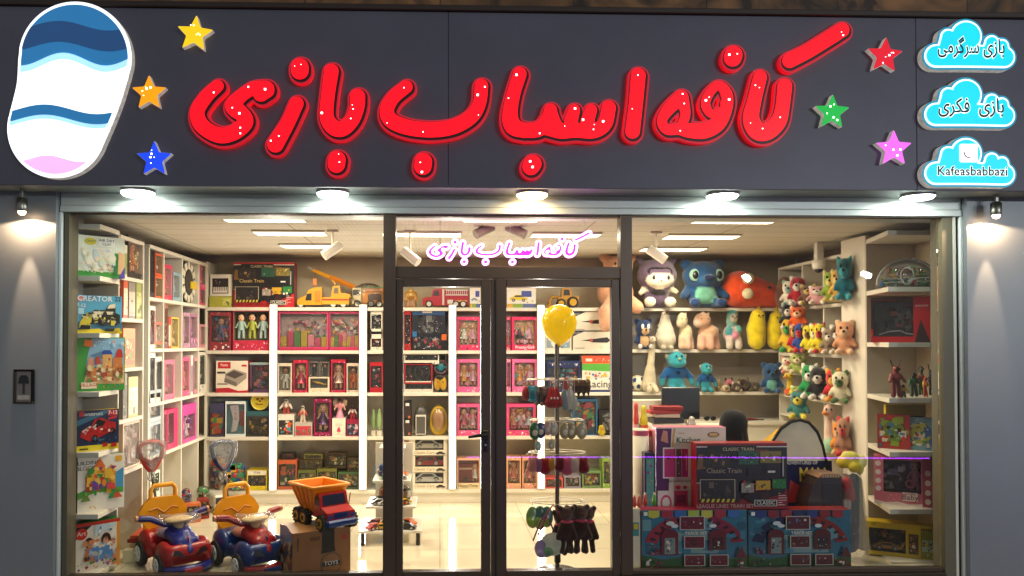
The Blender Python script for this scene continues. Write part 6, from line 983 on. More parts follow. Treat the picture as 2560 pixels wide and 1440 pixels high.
mb = blob([((0, 0, h * .66), (w * .3, .04, h * .18), 'b8862a'), ((0, 0, h * .9), (w * .15, .03, h * .1), 'c8983a'), ((-w * .3, 0, h * .74), (-w * .42, -.02, h * .4), .022, .018, 'a87a20'), ((w * .3, 0, h * .74), (w * .42, -.02, h * .4), .022, .018, 'a87a20'), ((-w * .16, 0, h * .5), (-w * .22, -.01, h * .05), .026, .03, '8a5a20'), ((w * .16, 0, h * .5), (w * .22, -.01, h * .05), .026, .03, '8a5a20')], 22, .006); link(mb, 'robot_body', PLAS, t)
mb = MB(); mb.box(-w * .12, -.05, h * .6, w * .12, -.035, h * .74, 'd8c080', .004); link(mb, 'chest_plate', PLAS, t)
q, w, h, rz = spot('b', 1362, 1450, 718, S1); t = thing('wheel_loader', 'yellow toy wheel loader on the top shelf behind the balloon', 'toy loader', (q[0], q[1] + .05, q[2]))
mb = MB(); mb.prism([(w * a, h * b) for a, b in ((-.1, .2), (-.1, .5), (.0, .56), (.02, .98), (.26, .98), (.3, .6), (.5, .58), (.5, .2))], 0, .1, 'b88418'); mb.prism([(w * a, h * b) for a, b in ((.05, .62), (.07, .9), (.22, .9), (.24, .62))], -.002, .102, '2a2420'); link(mb, 'loader_body', PLAS, t)
mb = MB(); mb.tube([(w * .05, .05, h * .5), (-w * .25, .05, h * .56), (-w * .36, .05, h * .26)], .016, 'b88418', 6); link(mb, 'lift_arm', PLAS, t); mb = MB(); mb.prism([(-w * .5, h * .04), (-w * .3, h * .06), (-w * .3, h * .38), (-w * .36, h * .36), (-w * .38, h * .14)], -.01, .11, 'a87414'); link(mb, 'bucket', PLAS, t)
for x, r in ((-w * .02, .05), (w * .32, .062)): m = MB(); m.wheel((x, .01, r), r, .06, '1a1714', 'c8981c'); link(m, 'wheel', RUBBER, t)
# ---- ride-on cars
def rideon(label, X0, body, hood, bar, seat, hoop, hoopname):
    t = thing('ride_on_car', label, 'ride-on car', (X0, .41, 0), R_(40), None); t.scale = (.94, .94, .97)
    mb = blob([('box', (0, .02, .125), (.15, .29, .055), .04, body), ('box', (0, -.24, .17), (.165, .10, .055), .045, body, (R_(-14), 0, 0)), ((-.15, -.20, .15), (.05, .135, .105), body), ((.15, -.20, .15), (.05, .135, .105), body), ('box', (0, .22, .19), (.14, .10, .08), .05, body), ((-.15, .21, .16), (.05, .14, .115), body), ((.15, .21, .16), (.05, .14, .115), body)], 56, .007); link(mb, 'car_body', PLAS, t)
    mb = blob([('box', (0, -.16, .255), (.10, .13, .045), .04, hood, (R_(14), 0, 0)), ((0, -.20, .245), (0, -.305, .19), .085, .04, hood), ((0, -.07, .285), (.105, .06, .05), hood)], 46, .01); link(mb, 'hood', PLAS, t)
    mb = blob([((0, -.19, .262), (.006, .12, .045), body), ((-.06, -.18, .262), (-.02, -.30, .20), .008, .006, body), ((.06, -.18, .262), (.02, -.30, .20), .008, .006, body)], 30, .002); link(mb, 'hood_trim', PLAS, t)
    mb = MB(); mb.tube([(-.20, -.20, .065), (-.15, -.32, .06), (0, -.365, .055), (.15, -.32, .06), (.20, -.20, .065)], [.02, .032, .036, .032, .02], hood, 10); link(mb, 'bumper', PLAS, t)
    mb = MB(); mb.box(-.07, -.402, .04, .07, -.39, .075, body, .004); link(mb, 'number_plate', PLAS, t)
    for s in (-1, 1):
        m = MB(); m.M = Matrix.Translation((s * .105, -.338, .185)) @ Matrix.Rotation(s * R_(28), 4, 'Z') @ Matrix.Rotation(R_(-22), 4, 'X'); m.prism([(-s * .06, -.024), (s * .055, -.012), (s * .06, .026), (-s * .02, .02)], -.012, .04, '17181a'); link(m, 'headlight', PLAS, t)
        for y in (-.20, .21):
            m = MB(); c = (s * .188, y, .085 if y < 0 else .095); r = .085 if y < 0 else .095; m.wheel(c, r, .055, '141416', 'a8a8a8', 'x', 22)
            for k in range(5): a = k * 1.2566; p = Vector((s * (.188 + .0315), y, c[2])); m.tube([tuple(p), tuple(p + Vector((0, math.cos(a), math.sin(a))) * r * .58)], .009, 'e0e0dc', 5)
            m.tube([(s * (.188 + .031), y + r * .6 * math.cos(a), c[2] + r * .6 * math.sin(a)) for a in [i * .3927 for i in range(16)]], .006, 'd8d8d4', 5, True)
            link(m, 'wheel', RUBBER, t)
    mb = blob([((0, .08, .25), (.10, .13, .045), seat)], 20); st = link(mb, 'seat', PLAS, t); mb = blob([((0, .08, .265), (.12, .15, .055), 'ffffff')], 16); link(mb, 'seat_wrapping', BAG, st)
    O = 'f0a012'
    mb = MB(); mb.prism([(-.15, .30), (-.10, .24), (.10, .24), (.15, .30), (.165, .36), (.13, .42), (.09, .455), (-.09, .455), (-.13, .42), (-.165, .36)], .235, .275, O); mb.tube([(-.1, .232, .37), (-.05, .228, .385), (0, .228, .345), (.05, .228, .385), (.1, .232, .37)], .007, 'b87008', 6); mb.box(-.13, .24, .16, -.09, .27, .29, O); mb.box(.09, .24, .16, .13, .27, .29, O); bk = link(mb, 'backrest', PLAS, t); bk.scale = (1.2, 1, 1.16); bk.location.z = -.02
    mb = MB(); mb.tube([(-.088, .255, .44), (-.088, .255, .505), (-.065, .255, .535), (.065, .255, .535), (.088, .255, .505), (.088, .255, .44)], .017, O, 8); bk = link(mb, 'backrest_handle', PLAS, t); bk.scale = (1.15, 1, 1.16); bk.location.z = -.02
    mb = MB(); mb.tube([(-.27, .03, .405), (-.18, .01, .395), (-.09, -.03, .345), (0, -.05, .335), (.09, -.03, .345), (.18, .01, .395), (.27, .03, .405)], [.026, .026, .022, .022, .022, .026, .026], bar, 10); mb.cyl((-.275, .03, .405), (-.295, .033, .407), .024, None, 'c88a58', 12); mb.cyl((.275, .03, .405), (.295, .033, .407), .024, None, 'c88a58', 12); link(mb, 'handlebar', PLAS, t)
    mb = blob([((0, -.09, .385), (.115, .085, .022), 'f0cc8c'), ((0, -.08, .36), (0, -.1, .29), .04, .03, 'f0cc8c')], 24, .012); pd = link(mb, 'steering_pad', PLAS, t)
    mb = blob([((.02, -.09, .385), (.125, .09, .028), 'ffffff'), ((0, -.09, .36), (.04, -.1, .29), .05, .03, 'ffffff'), ((-.10, -.07, .40), (-.15, -.06, .43), .03, .012, 'ffffff'), ((.12, -.08, .38), (.19, -.06, .37), .03, .012, 'ffffff')], 26, .02); link(mb, 'pad_wrapping', BAG, pd)
    a, b = Vector((0, .30, .22)), Vector((-.03, .44, .68)); mb = MB(); mb.tube([tuple(a), tuple(b)], .011, '5a5650', 8); link(mb, 'push_pole', METAL, t)
    mb = MB(); hp = [(-.03 + x, .44 + z * .1, .70 + z) for x, z in ((-.018, 0), (-.05, .04), (-.085, .11), (-.10, .19), (-.06, .225), (.0, .232), (.06, .225), (.10, .19), (.085, .11), (.05, .04), (.018, 0))]; mb.tube(hp, .019, hoop, 8, True); mb.tube([(-.09, .452, .78), (-.03, .452, .75), (.03, .452, .78)], .03, hoop, 8) if hoopname == 'red' else 0; hd = link(mb, 'push_handle', PLAS, t)
    mb = blob([('box', (-.03, .452, .865), (.125, .024, .075), .02, 'ffffff', (0, R_(4), 0)), ((-.09, .45, .84), (-.04, .445, .72), .04, .026, 'ffffff'), ((.03, .45, .84), (-.02, .445, .72), .04, .026, 'ffffff'), ((-.03, .445, .70), (-.03, .442, .64), .02, .035, 'ffffff')], 40, .008); link(mb, 'handle_wrapping', BAG2, hd)
    return t
rideon('ride-on toy car with a red body, blue hood and red push handle', (428 - 1100) / 333., 'a01418', '14207a', '1c1c6a', '8a78a0', 'c03020', 'red')
rideon('ride-on toy car with a blue body, red hood and navy push handle', (618 - 1100) / 333., '14326a', '9a1018', '8a1018', 'c06848', '1c2658', 'blue')
# ---- dump truck on its carton
bx_, by_ = (800 - 1100) / 336., .10
mb = carton(.43, .34, .325, '8a5a30', [('r', .5, .62, .72, 1, '17110e'), ('p', '17110e', .48, .5, .74, .52, .72, .64, .5, .62), ('r', .08, .6, .1, .9, '4a2c18'), ('e', .66, .27, .19, .24, '5a4634'), ('e', .66, .27, .17, .21, '8a5e38'), ('r', .5, .22, .82, .32, '2a211b'), ('t', .66, .27, .09, 'd8d0c4', 'TOYS'), ('e', .9, .8, .045, .06, 'a83028'), ('r', .3, .8, .46, .88, '6a3c20'), ('b', .55, .02, .98, .1, 6, ['c86828', '3a2a1c'])], None, '4a5a70', 'a87848', random.Random(3), [('p', 'a8905a', 0, 0, 1, 0, 1, .5, 0, .4), ('e', .5, .86, .5, .2, '6a90b0'), ('b', .02, .1, .98, .8, 34, ['d8c8a0', 'c84838', '3a5a98', 'd89838', '2a2420', 'e8dcc8', '6a4a38']), ('r', .0, .0, .06, 1, '6a4a30')])
tag(link(mb, 'cardboard_box', CARD, None, (bx_ + .04, by_, .003), R_(27)), 'brown cardboard box with colourful printed sides under the big toy dump truck', 'box')
t = thing('dump_truck', 'big toy dump truck with orange bed and red cab on a cardboard box', 'toy truck', (bx_ + .035, by_ + .21, .332), R_(38)); RD = 'a8181a'; BL = '143a78'
mb = MB(); mb.box(-.065, -.20, .055, .065, .25, .10, BL, .008); mb.box(-.115, .12, .09, .115, .24, .105, BL, .005); link(mb, 'chassis', PLAS, t)
mb = MB(); mb.box(-.125, -.255, .035, .125, -.215, .085, BL, .012); mb.box(-.125, -.23, .06, -.06, -.12, .09, BL, .01); mb.box(.06, -.23, .06, .125, -.12, .09, BL, .01); link(mb, 'bumper', PLAS, t)
mb = MB(); mb.M = Matrix.Rotation(R_(-90), 4, 'Z'); mb.prism([(.225, .085), (.222, .135), (.13, .165), (.105, .255), (.02, .258), (.015, .085)], -.115, .115, RD)
mb.M = None; cab_ = link(mb, 'cab', PLAS, t)
mb = MB(); mb.M = Matrix.Rotation(R_(-90), 4, 'Z'); mb.prism([(.105, .172), (.085, .24), (.04, .24), (.035, .172)], -.117, .117, '141c3a'); mb.M = None; link(mb, 'side_window', PLAS, cab_)
mb = MB(); mb.add([(-.095, -.132, .172), (.095, -.132, .172), (.09, -.112, .245), (-.09, -.112, .245)], [(0, 1, 2, 3)], '141c3a'); link(mb, 'windscreen', PLAS, cab_)
mb = MB(); mb.box(-.06, -.228, .092, .06, -.2255, .13, BL); [mb.box(-.05 + .022 * k, -.231, .098, -.038 + .022 * k, -.2285, .124, '0c2450') for k in range(5)]; link(mb, 'radiator_grille', PLAS, cab_)
for s in (-1, 1): m = MB(); m.box(s * .092 - .018, -.229, .095, s * .092 + .018, -.2255, .118, '1c3c80'); link(m, 'headlight', PLAS, cab_)
for s in (-1, 1): m = MB(); m.tube([(s * .118, -.13, .15), (s * .13, -.14, .25)], .004, RD, 5); link(m, 'mirror_stalk', PLAS, cab_)
mb = MB(); o1 = [(-.095, .0, .11), (.095, .0, .11), (.095, .22, .11), (-.095, .22, .11)]; o2 = [(-.15, -.085, .30), (.15, -.085, .30), (.15, .30, .29), (-.15, .30, .29)]; sh = lambda p, k: [(x * k, .10 + (y - .10) * k, z + .006) for x, y, z in p]
mb.add(o1 + o2, [(0, 1, 5, 4), (1, 2, 6, 5), (2, 3, 7, 6), (3, 0, 4, 7), (3, 2, 1, 0)], 'f48c08'); i1, i2 = sh(o1, .95), sh(o2, .95); mb.add(i1 + i2, [(4, 5, 1, 0), (5, 6, 2, 1), (6, 7, 3, 2), (7, 4, 0, 3), (0, 1, 2, 3)], 'e47e08'); mb.add(o2 + i2, [(k, (k + 1) % 4, (k + 1) % 4 + 4, k + 4) for k in range(4)], 'f89a18')
for k in range(5): f = .1 + .2 * k; a = Vector(o1[0]).lerp(Vector(o1[3]), f); b = Vector(o2[0]).lerp(Vector(o2[3]), f); mb.tube([tuple(a + Vector((-.002, 0, 0))), tuple(b + Vector((-.002, 0, 0)))], .006, 'ea8608', 5)
mb.tube(o2, .012, 'f89a18', 8, True); link(mb, 'dump_bed', PLAS, t)
for s in (-1, 1):
    for y in (-.165, .09, .20):
        m = MB(); m.wheel((s * .12, y, .058), .058, .05, '17140f', 'b88a18', 'x', 20)
        for k in range(14): a = k * .4488; m.box(s * .12 - .026, y + .055 * math.cos(a) - .006, .058 + .055 * math.sin(a) - .006, s * .12 + .026, y + .055 * math.cos(a) + .006, .058 + .055 * math.sin(a) + .006, '1c1812')
        m.cyl((s * .147, y, .058), (s * .152, y, .058), .018, None, '2a2010', 10); link(m, 'wheel', RUBBER, t)
# ---- tiered table of toy cars behind the door post
gx0, gx1 = (898 - 1100) / 298., (1063 - 1100) / 298.
t = thing('tiered_table', 'white tiered display table of toy cars behind the left door post', 'table', (0, 0, 0))
TZ = [.125, .315, .52, .79]
for k, z in enumerate(TZ): mb = MB(); mb.box(gx0 + .05 * k, .92 + .07 * k, z - .02, gx1 - .03 - .05 * k, 1.4, z, 'd8d2c2', .003); link(mb, 'table_tier', BOARD, t)
mb = MB(); mb.box(gx0 + .1, 1.38, .13, gx1 - .12, 1.4, .80, 'd8d2c2'); link(mb, 'back_panel', BOARD, t)
for x in (gx0 + .03, gx1 - .06):
    for y in (.95, 1.36): m = MB(); m.cyl((x, y, 0), (x, y, .104), .018, None, '17140f', 10); link(m, 'leg', PLAS, t)
rg = random.Random(11); n = 0
CC = [('b01c1c', 'red'), ('1f8a3a', 'green'), ('d8d4c8', 'white'), ('d8a818', 'yellow'), ('24262c', 'black'), ('d86a1c', 'orange'), ('2458a0', 'blue'), ('8a8a8c', 'silver')]
for z, y0, nx in ((TZ[0], .94, 5), (TZ[1], 1.01, 5), (TZ[2], 1.08, 4), (TZ[3], 1.15, 3)):
    tn = {TZ[0]: 'bottom', TZ[1]: 'second', TZ[2]: 'third', TZ[3]: 'top'}[z]
    for row in range(2):
        for k in range(nx):
            c, cn = CC[(n * 3 + row + n // 8) % 8]; n += 1; kind = rg.choice(('car', 'car', 'pack')); x = gx0 + .1 + TZ.index(z) * .05 + (gx1 - gx0 - .22 - .1 * TZ.index(z)) * (k + .5) / nx; y = y0 + .04 + row * .14; L = .105
            where = ('front' if row == 0 else 'back') + ' row, ' + tn + ' tier, ' + ('at the dump truck end' if k == 0 else 'at the doorway end' if k == nx - 1 else f'{["", "second", "third", "fourth"][k]} from the dump truck')
            if kind == 'car':
                o = thing('toy_car', f'{cn} toy car, {where}', 'toy car', (x, y, z + .001), R_(rg.uniform(-50, 50)), 'toy cars on the tiered table'); m = MB(); m.M = Matrix.Translation((0, 0, 0)); car3(m, 0, .0, L * 1.5, -.03, c, .06); link(m, 'car_body', PLAS, o)
            else:
                o = thing('toy_pack', f'bag of {cn} toy parts, {where}', 'toy pack', (x, y, z + .003), R_(rg.uniform(-40, 40)), 'bagged toys on the tiered table'); m = MB(); busy3(m, -.07, .01, .07, .13, 0, 14, [c, c, 'd8d4c8', '2a2a2c', rg.choice(CC)[0]], rg, .5); link(m, 'contents', PLAS, o); m = blob([((0, 0, .07), (.08, .045, .07), 'ffffff')], 12); link(m, 'bag', FILM, o)
# ---- shelf robots and figures standing on cartons
def figure(label, u0, u1, vt, vb, Y, cols, pl='b', name='robot_toy', cat='toy robot', wing=None, skirt=None, antenna=0, res=24):
    c1, c2, c3 = cols; zb = P((u0 + u1) / 2, vb, Y).z if not isinstance(vb, float) else vb
    a, b = P(u0, vt, Y), P(u1, vt, Y); w, h = b.x - a.x, a.z - zb; t = thing(name, label, cat, ((a.x + b.x) / 2, Y, zb))
    els = [((0, 0, h * .62), (w * .24, h * .11, h * .15), c1), ((0, -.005, h * .86), (w * .18, h * .11, h * .12), c2)]
    if skirt: els += [((0, 0, h * .55), (0, 0, h * .12), w * .12, w * .36, skirt)]
    else: els += [((-w * .12, 0, h * .48), (-w * .18, -.01, h * .06), w * .10, w * .13, c1), ((w * .12, 0, h * .48), (w * .18, -.01, h * .06), w * .10, w * .13, c1), ((0, -h * .07, h * .62), (w * .13, h * .06, h * .1), c3)]
    els += [((-w * .24, 0, h * .7), (-w * .42, -.02, h * .48), w * .09, w * .08, c3), ((w * .24, 0, h * .7), (w * .42, -.02, h * .48), w * .09, w * .08, c3)]
    link(blob(els, res, .004), 'figure_body', PLAS, t); m = MB(); m.box(-w * .12, -h * .12 - .006, h * .85, w * .12, -h * .09, h * .9, '15161a', .002); link(m, 'visor', PLAS, t)
    if wing:
        for s in (-1, 1): m = MB(); m.prism([(s * w * .1, h * .66), (s * w * .5, h * .62), (s * w * .56, h * .82), (s * w * .3, h * .9)], .012, .018, wing); link(m, 'wing', PLAS, t)
    if antenna:
        for s in (-1, 1): m = MB(); m.tube([(s * w * .14, 0, h * .95), (s * w * .3, 0, h * 1.16)], .004, '1c1a1a', 5); link(m, 'antenna', PLAS, t)
    return t
figure('white and red penguin toy standing on the white block carton', 699, 733, 996, S4 + .198, YF + .1, ('a83a24', 'd8d0c4', 'e0dcd0'))
figure('small cream toy robot with dark goggles on the elephant carton', 744, 771, 1012, S4 + .112, YF + .1, ('d0b8a0', 'd8ccb8', 'b84030'))
figure('pink fairy toy with spread cream wings on the fairy carton', 834, 866, 992, S4 + .155, YF + .1, ('d88a98', '5a3428', 'd8a890'), wing='d8c8a8', skirt='d898b0', name='fairy_toy', cat='fairy toy')
figure('small black and red toy robot on the crimson robot carton', 870, 894, 1012, S4 + .142, YF + .1, ('a82838', '2a2a30', 'd8d4cc'))
FYR = .40
for u0, u1, vt, c, an, lab in ((2216, 2262, 912, ('6a1c18', '7a2420', '8a3a30'), 1, 'dark red armoured action figure with two antennae, at the end of the row'), (2246, 2268, 960, ('3a4a28', '2a3018', 'b89838'), 0, 'small olive action figure with a gold chest in front'), (2266, 2300, 930, ('1a3a24', '241c18', '1f5a34'), 0, 'dark green muscular action figure behind a white blade'), (2290, 2312, 912, ('1c6a34', '1a241c', 'b02428'), 0, 'green and red action figure in the middle of the row'), (2302, 2322, 940, ('b8401c', 'a83018', 'd89828'), 0, 'orange red action figure with a gold belly'), (2316, 2336, 922, ('241a1c', '1a1618', '3a2a2c'), 1, 'tall black horned action figure'), (2334, 2351, 932, ('a82028', '9a1c24', '3a2428'), 0, 'red hooded action figure nearest the window frame')):
    figure(lab, u0, u1, vt, 1.272, FYR + (.05 if u0 in (2266, 2290, 2316) else -.03), c, name='action_figure', cat='action figure', antenna=an)
BALL = mat('balloon_rubber', .13, var=.03, spec=.6, coat=.4)
_n = BALL.node_tree; _t = _n.nodes.new('ShaderNodeBsdfTranslucent'); _t.inputs[0].default_value = H('fff02a'); _m = _n.nodes.new('ShaderNodeMixShader'); _m.inputs[0].default_value = .5
_n.links.new(_n.nodes['Principled BSDF'].outputs[0], _m.inputs[1]); _n.links.new(_t.outputs[0], _m.inputs[2]); _n.links.new(_m.outputs[0], _n.nodes['Material Output'].inputs[0])
# ================================================================ stand, balloon, counter, tent and small things
SX, SY = P(1393, 1200, .19).x, .19
t = thing('key_ring_stand', 'tall slim stand of hanging key rings with a yellow balloon on top', 'display stand', (SX, SY, 0))
mb = MB(); mb.cyl((0, 0, .015), (0, 0, P(1398, 850, SY).z), .016, None, '6a6258', 12); link(mb, 'pole', METAL, t)
mb = MB(); mb.lathe([(0, .015), (.15, .012), (.16, .003), (0, .003)], '2a2622', 20); link(mb, 'base', PLAS, t); mb = MB(); mb.box(-.022, -.022, .07, .022, .022, .16, '17140f', .004); link(mb, 'pole_clamp', PLAS, t)
RZS = [P(1400, v, SY).z for v in (948, 1049, 1130, 1252)]
for z, r in zip(RZS, (.22, .2, .21, .2)):
    mb = MB(); mb.tube([(r * math.cos(a), r * math.sin(a) * .62, z) for a in [i * .3142 for i in range(20)]], .0035, 'c8c4b8', 5, True); mb.cyl((-r, 0, z), (r, 0, z), .0035, None, 'c8c4b8', 5)
    for i in range(14): a = i * .4488; mb.tube([(r * math.cos(a), r * math.sin(a) * .62, z), (r * math.cos(a) * 1.08, r * math.sin(a) * .68, z - .02)], .002, 'c8c4b8', 4)
    link(mb, 'hook_ring', METAL, t)
q = P(1398, 812, SY - .01); t = thing('balloon', 'glossy yellow balloon on top of the key ring stand', 'balloon', (q.x, SY, q.z))
mb = MB(); mb.lathe([(0.001, 0.153), (0.044, 0.147), (0.088, 0.121), (0.119, 0.076), (0.132, 0.022), (0.124, -0.032), (0.099, -0.081), (0.061, -0.124), (0.022, -0.149), (0.009, -0.158), (0.015, -0.167), (0.001, -0.168)], 'f4d800', 32); link(mb, 'balloon_skin', BALL, t)
def hang(label, u, v0, v1, z, els, name, cat, mt=PLUSH, dy=-.05, turn=0, res=18, k=.006, grp=None, extra=()):
    """something hooked on a ring, from photo row v0 down to v1; els in a box -.5...5 wide, -1..0 high"""
    q = P(u, v0, SY + dy); h = q.z - P(u, v1, SY + dy).z; o = thing(name, label, cat, (q.x, SY + dy, q.z), turn, grp)
    sc = lambda p: tuple(c * h for c in p)
    E = [((sc(e[0]), sc(e[1]), e[2] * h, e[3] * h, e[4]) if len(e) == 5 else (sc(e[0]), sc(e[1] if hasattr(e[1], '__len__') else (e[1],) * 3), *e[2:])) for e in els]
    link(blob(E, res, k), 'body', mt, o); m = MB(); m.tube([(0, 0, -.06 * h), (0, 0, max(.008, z - q.z))], .0022, 'b8b4a8', 5); link(m, 'hanging_loop', METAL, o)
    for nm, c, r, col, m2 in extra: m = MB(); m.ell(sc(c), sc(r), col, 10, 7); link(m, nm, m2, o)
    return o
Z1, Z2, Z3, Z4 = RZS
dollk = lambda c, l: [((0, 0, -.32), (.24, .2, .24), c), ((0, 0, -.70), (.22, .18, .24), c), ((-.2, 0, -.14), (.1, .07, .1), c), ((.2, 0, -.14), (.1, .07, .1), c), ((0, -.16, -.36), (.12, .09, .1), l), ((-.14, -.1, -.93), (.11, .13, .09), l), ((.14, -.1, -.93), (.11, .13, .09), l)]
G1 = 'key rings hanging on the balloon stand'
hang('small red plush key ring at the tip of the upper ring', 1317, 965, 1002, Z1, [((0, 0, -.5), (.34, .25, .5), 'b02a24')], 'key_ring', 'key ring', grp=G1); hang('teal plush bear key ring on the upper ring', 1331, 962, 1004, Z1, dollk('2a7a88', '4a9aa0'), 'key_ring', 'key ring', grp=G1, dy=-.08)
hang('grey plush elephant key ring on the upper ring', 1348, 962, 1012, Z1, dollk('6a625a', '8a8278'), 'key_ring', 'key ring', grp=G1, dy=-.03); hang('brown plush monkey key ring on the upper ring', 1361, 964, 1014, Z1, dollk('4a2c20', '8a6248'), 'key_ring', 'key ring', grp=G1, dy=-.07)
for u, c, lab in ((1376, '9a1416', 'dark red drop shaped key ring purse, left of three'), (1384, 'a81a1a', 'dark red drop shaped key ring purse, middle of three'), (1392, '8a1014', 'dark red drop shaped key ring purse, right of three')): hang(lab, u, 962, 1022, Z1, [((0, 0, -.05), (0, 0, -.72), .03, .26, c)], 'key_ring', 'key ring', FAB, -.09 + (u - 1384) * .001, grp=G1, extra=[('white_badge', (0, -.24, -.55), (.04, .03, .05), 'd8d0c4', PLAS)])
for u, v0, v1, c, lab in ((1413, 968, 1030, '7a8a88', 'grey green charm card on the upper ring'), (1424, 965, 1026, 'c8b8a0', 'cream charm card with a red strip on the upper ring'), (1436, 985, 1030, 'b8b4a0', 'pale glass charm on the upper ring'), (1416, 940, 985, 'b84838', 'thin red charm on the upper ring')): hang(lab, u, v0, v1, Z1, [((0, 0, -.5), (.2, .06, .48), c)], 'key_ring', 'key ring', PLAS, -.04, grp=G1)
for u, lab in ((1440, 'brown deer key ring cluster nearest the pole'), (1453, 'brown deer key ring with dark legs in the middle'), (1466, 'brown deer key ring at the far tip of the upper ring')): hang(lab, u, 944, 992, Z1, [((0, 0, -.25), (.22, .18, .2), '8a6238'), ((0, 0, -.55), (.22, .16, .2), '5a3a2a'), ((-.1, 0, -.6), (-.12, 0, -.98), .06, .05, '2a1c18'), ((.1, 0, -.6), (.12, 0, -.98), .06, .05, '2a1c18')], 'key_ring', 'key ring', PLUSH, -.02, grp=G1)
G2 = 'bagged key rings on the balloon stand'
for u, v0, v1, c, lab in ((1337, 1052, 1102, '2f6a3a', 'dark green car key rings on the second ring'), (1352, 1052, 1098, '3a3a6a', 'navy key ring card on the second ring'), (1369, 1050, 1090, 'c89a88', 'peach bagged key ring on the second ring'), (1384, 1050, 1092, 'b8a898', 'beige bagged key ring beside the pole'), (1412, 1052, 1100, 'a8946a', 'tan bagged key ring on the second ring'), (1428, 1052, 1100, '9a8458', 'brown bagged key ring on the second ring'), (1454, 1052, 1100, 'b0a078', 'pale brown bagged key ring at the second ring tip'), (1345, 1100, 1128, '8aa8a0', 'white and mint clear charm below the second ring'), (1378, 1098, 1125, '9a9a88', 'clear charm with a blue figure below the second ring')):
    hang(lab, u, v0, v1, Z2, [((0, 0, -.52), (.30, .1, .46), c)], 'key_ring', 'key ring', PLAS, -.05, grp=G2, extra=[('charm_print', (0, -.1, -.6), (.14, .03, .16), 'd8c8b0', PLAS)])
for u, v0, v1, c, lab in ((1331, 1142, 1182, 'c87a72', 'pale pink furry key ring at the end of the third ring'), (1347, 1146, 1182, '9a5a78', 'mauve furry key ring on the third ring'), (1363, 1145, 1188, '9a1414', 'scarlet furry key ring on the third ring'), (1376, 1146, 1180, 'c07a2a', 'amber furry key ring on the third ring'), (1400, 1144, 1182, '6a1020', 'maroon furry key ring beside the pole'), (1417, 1144, 1190, 'b84a62', 'rose pink furry key ring on the third ring'), (1434, 1142, 1184, 'c8a494', 'beige furry key ring on the third ring'), (1459, 1144, 1186, '7a0c18', 'deep red furry key ring at the far tip of the third ring')):
    hang(lab, u, v0, v1, Z3, [((0, 0, -.30), (.26, .22, .26), c), ((0, 0, -.64), (.36, .28, .34), c), ((-.16, 0, -.08), (.1, .08, .1), c), ((.16, 0, -.08), (.1, .08, .1), c)], 'key_ring', 'key ring', PLUSH, -.06, grp='furry key rings on the balloon stand', res=16)
for u, v0, v1, c, lab in ((1331, 1258, 1322, '6a8a48', 'pale green bagged dinosaur toy on the lowest ring'), (1350, 1256, 1326, '2a5a48', 'dark green bagged toy on the lowest ring'), (1367, 1258, 1320, '3a6a5a', 'blue green bagged toy by the purple strap')):
    hang(lab, u, v0, v1, Z4, [((0, 0, -.55), (.26, .1, .44), c), ((-.06, -.05, -.7), (.16, .1, .2), '8aa838')], 'bagged_toy', 'bagged toy', PLAS, -.06, grp='bagged toys on the balloon stand')
def handbag(lab, u, v0, v1, c, l, strap):
    q = P(u, v0, SY - .12); h = q.z - P(u, v1, SY - .12).z; o = thing('plush_handbag', lab, 'handbag', (q.x, SY - .12, q.z)); m = MB(); m.tube([(-.09 * h / .3, 0, -h * .6), (-.03, 0, -h * .1), (0, 0, 0), (.03, 0, -h * .1), (.09 * h / .3, 0, -h * .6)], .006, strap, 6); link(m, 'strap', FAB, o)
    link(blob([((0, 0, -h * .78), (h * .27, .035, h * .23), c), ((-h * .12, -.02, -h * .9), (h * .1, .03, h * .1), l)], 18, .01), 'bag_body', PLUSH, o)
handbag('lavender plush handbag with a purple strap on the lowest ring', 1363, 1290, 1392, '8a78a0', 'a08ab0', '7a3a58'); handbag('white plush unicorn handbag with a pink strap on the lowest ring', 1383, 1262, 1388, 'c8c4ac', '6a9a68', 'a83a58')
for u, v0, v1, lab, dy in ((1416, 1258, 1388, 'large dark brown plush monkey with a pink scarf, nearest the pole', -.13), (1432, 1256, 1386, 'dark brown plush monkey with a pink scarf, behind the largest one', -.05), (1452, 1254, 1388, 'dark brown plush monkey with a pink scarf hanging second from the tip', -.09), (1470, 1258, 1386, 'thin dark brown plush monkey at the tip of the lowest ring', -.04), (1400, 1268, 1392, 'dark brown plush monkey half behind the unicorn handbag', -.03)):
    c = '3a2018'; hang(lab, u, v0, v1, Z4, [((0, 0, -.20), (.13, .11, .13), c), ((-.12, 0, -.10), (.05, .04, .06), c), ((.12, 0, -.10), (.05, .04, .06), c), ((0, 0, -.50), (.13, .10, .18), c), ((-.08, 0, -.38), (-.17, -.03, -.66), .045, .05, c), ((.08, 0, -.38), (.17, -.03, -.66), .045, .05, c), ((-.06, 0, -.62), (-.09, -.02, -.92), .05, .055, c), ((.06, 0, -.62), (.09, -.02, -.92), .05, .055, c), ((0, -.09, -.23), (.07, .05, .06), '5a382a')], 'plush_monkey', 'plush monkey', PLUSH, dy, res=34, grp='plush monkeys on the balloon stand', extra=[('scarf', (0, -.03, -.345), (.12, .10, .035), 'b84058', FAB)])
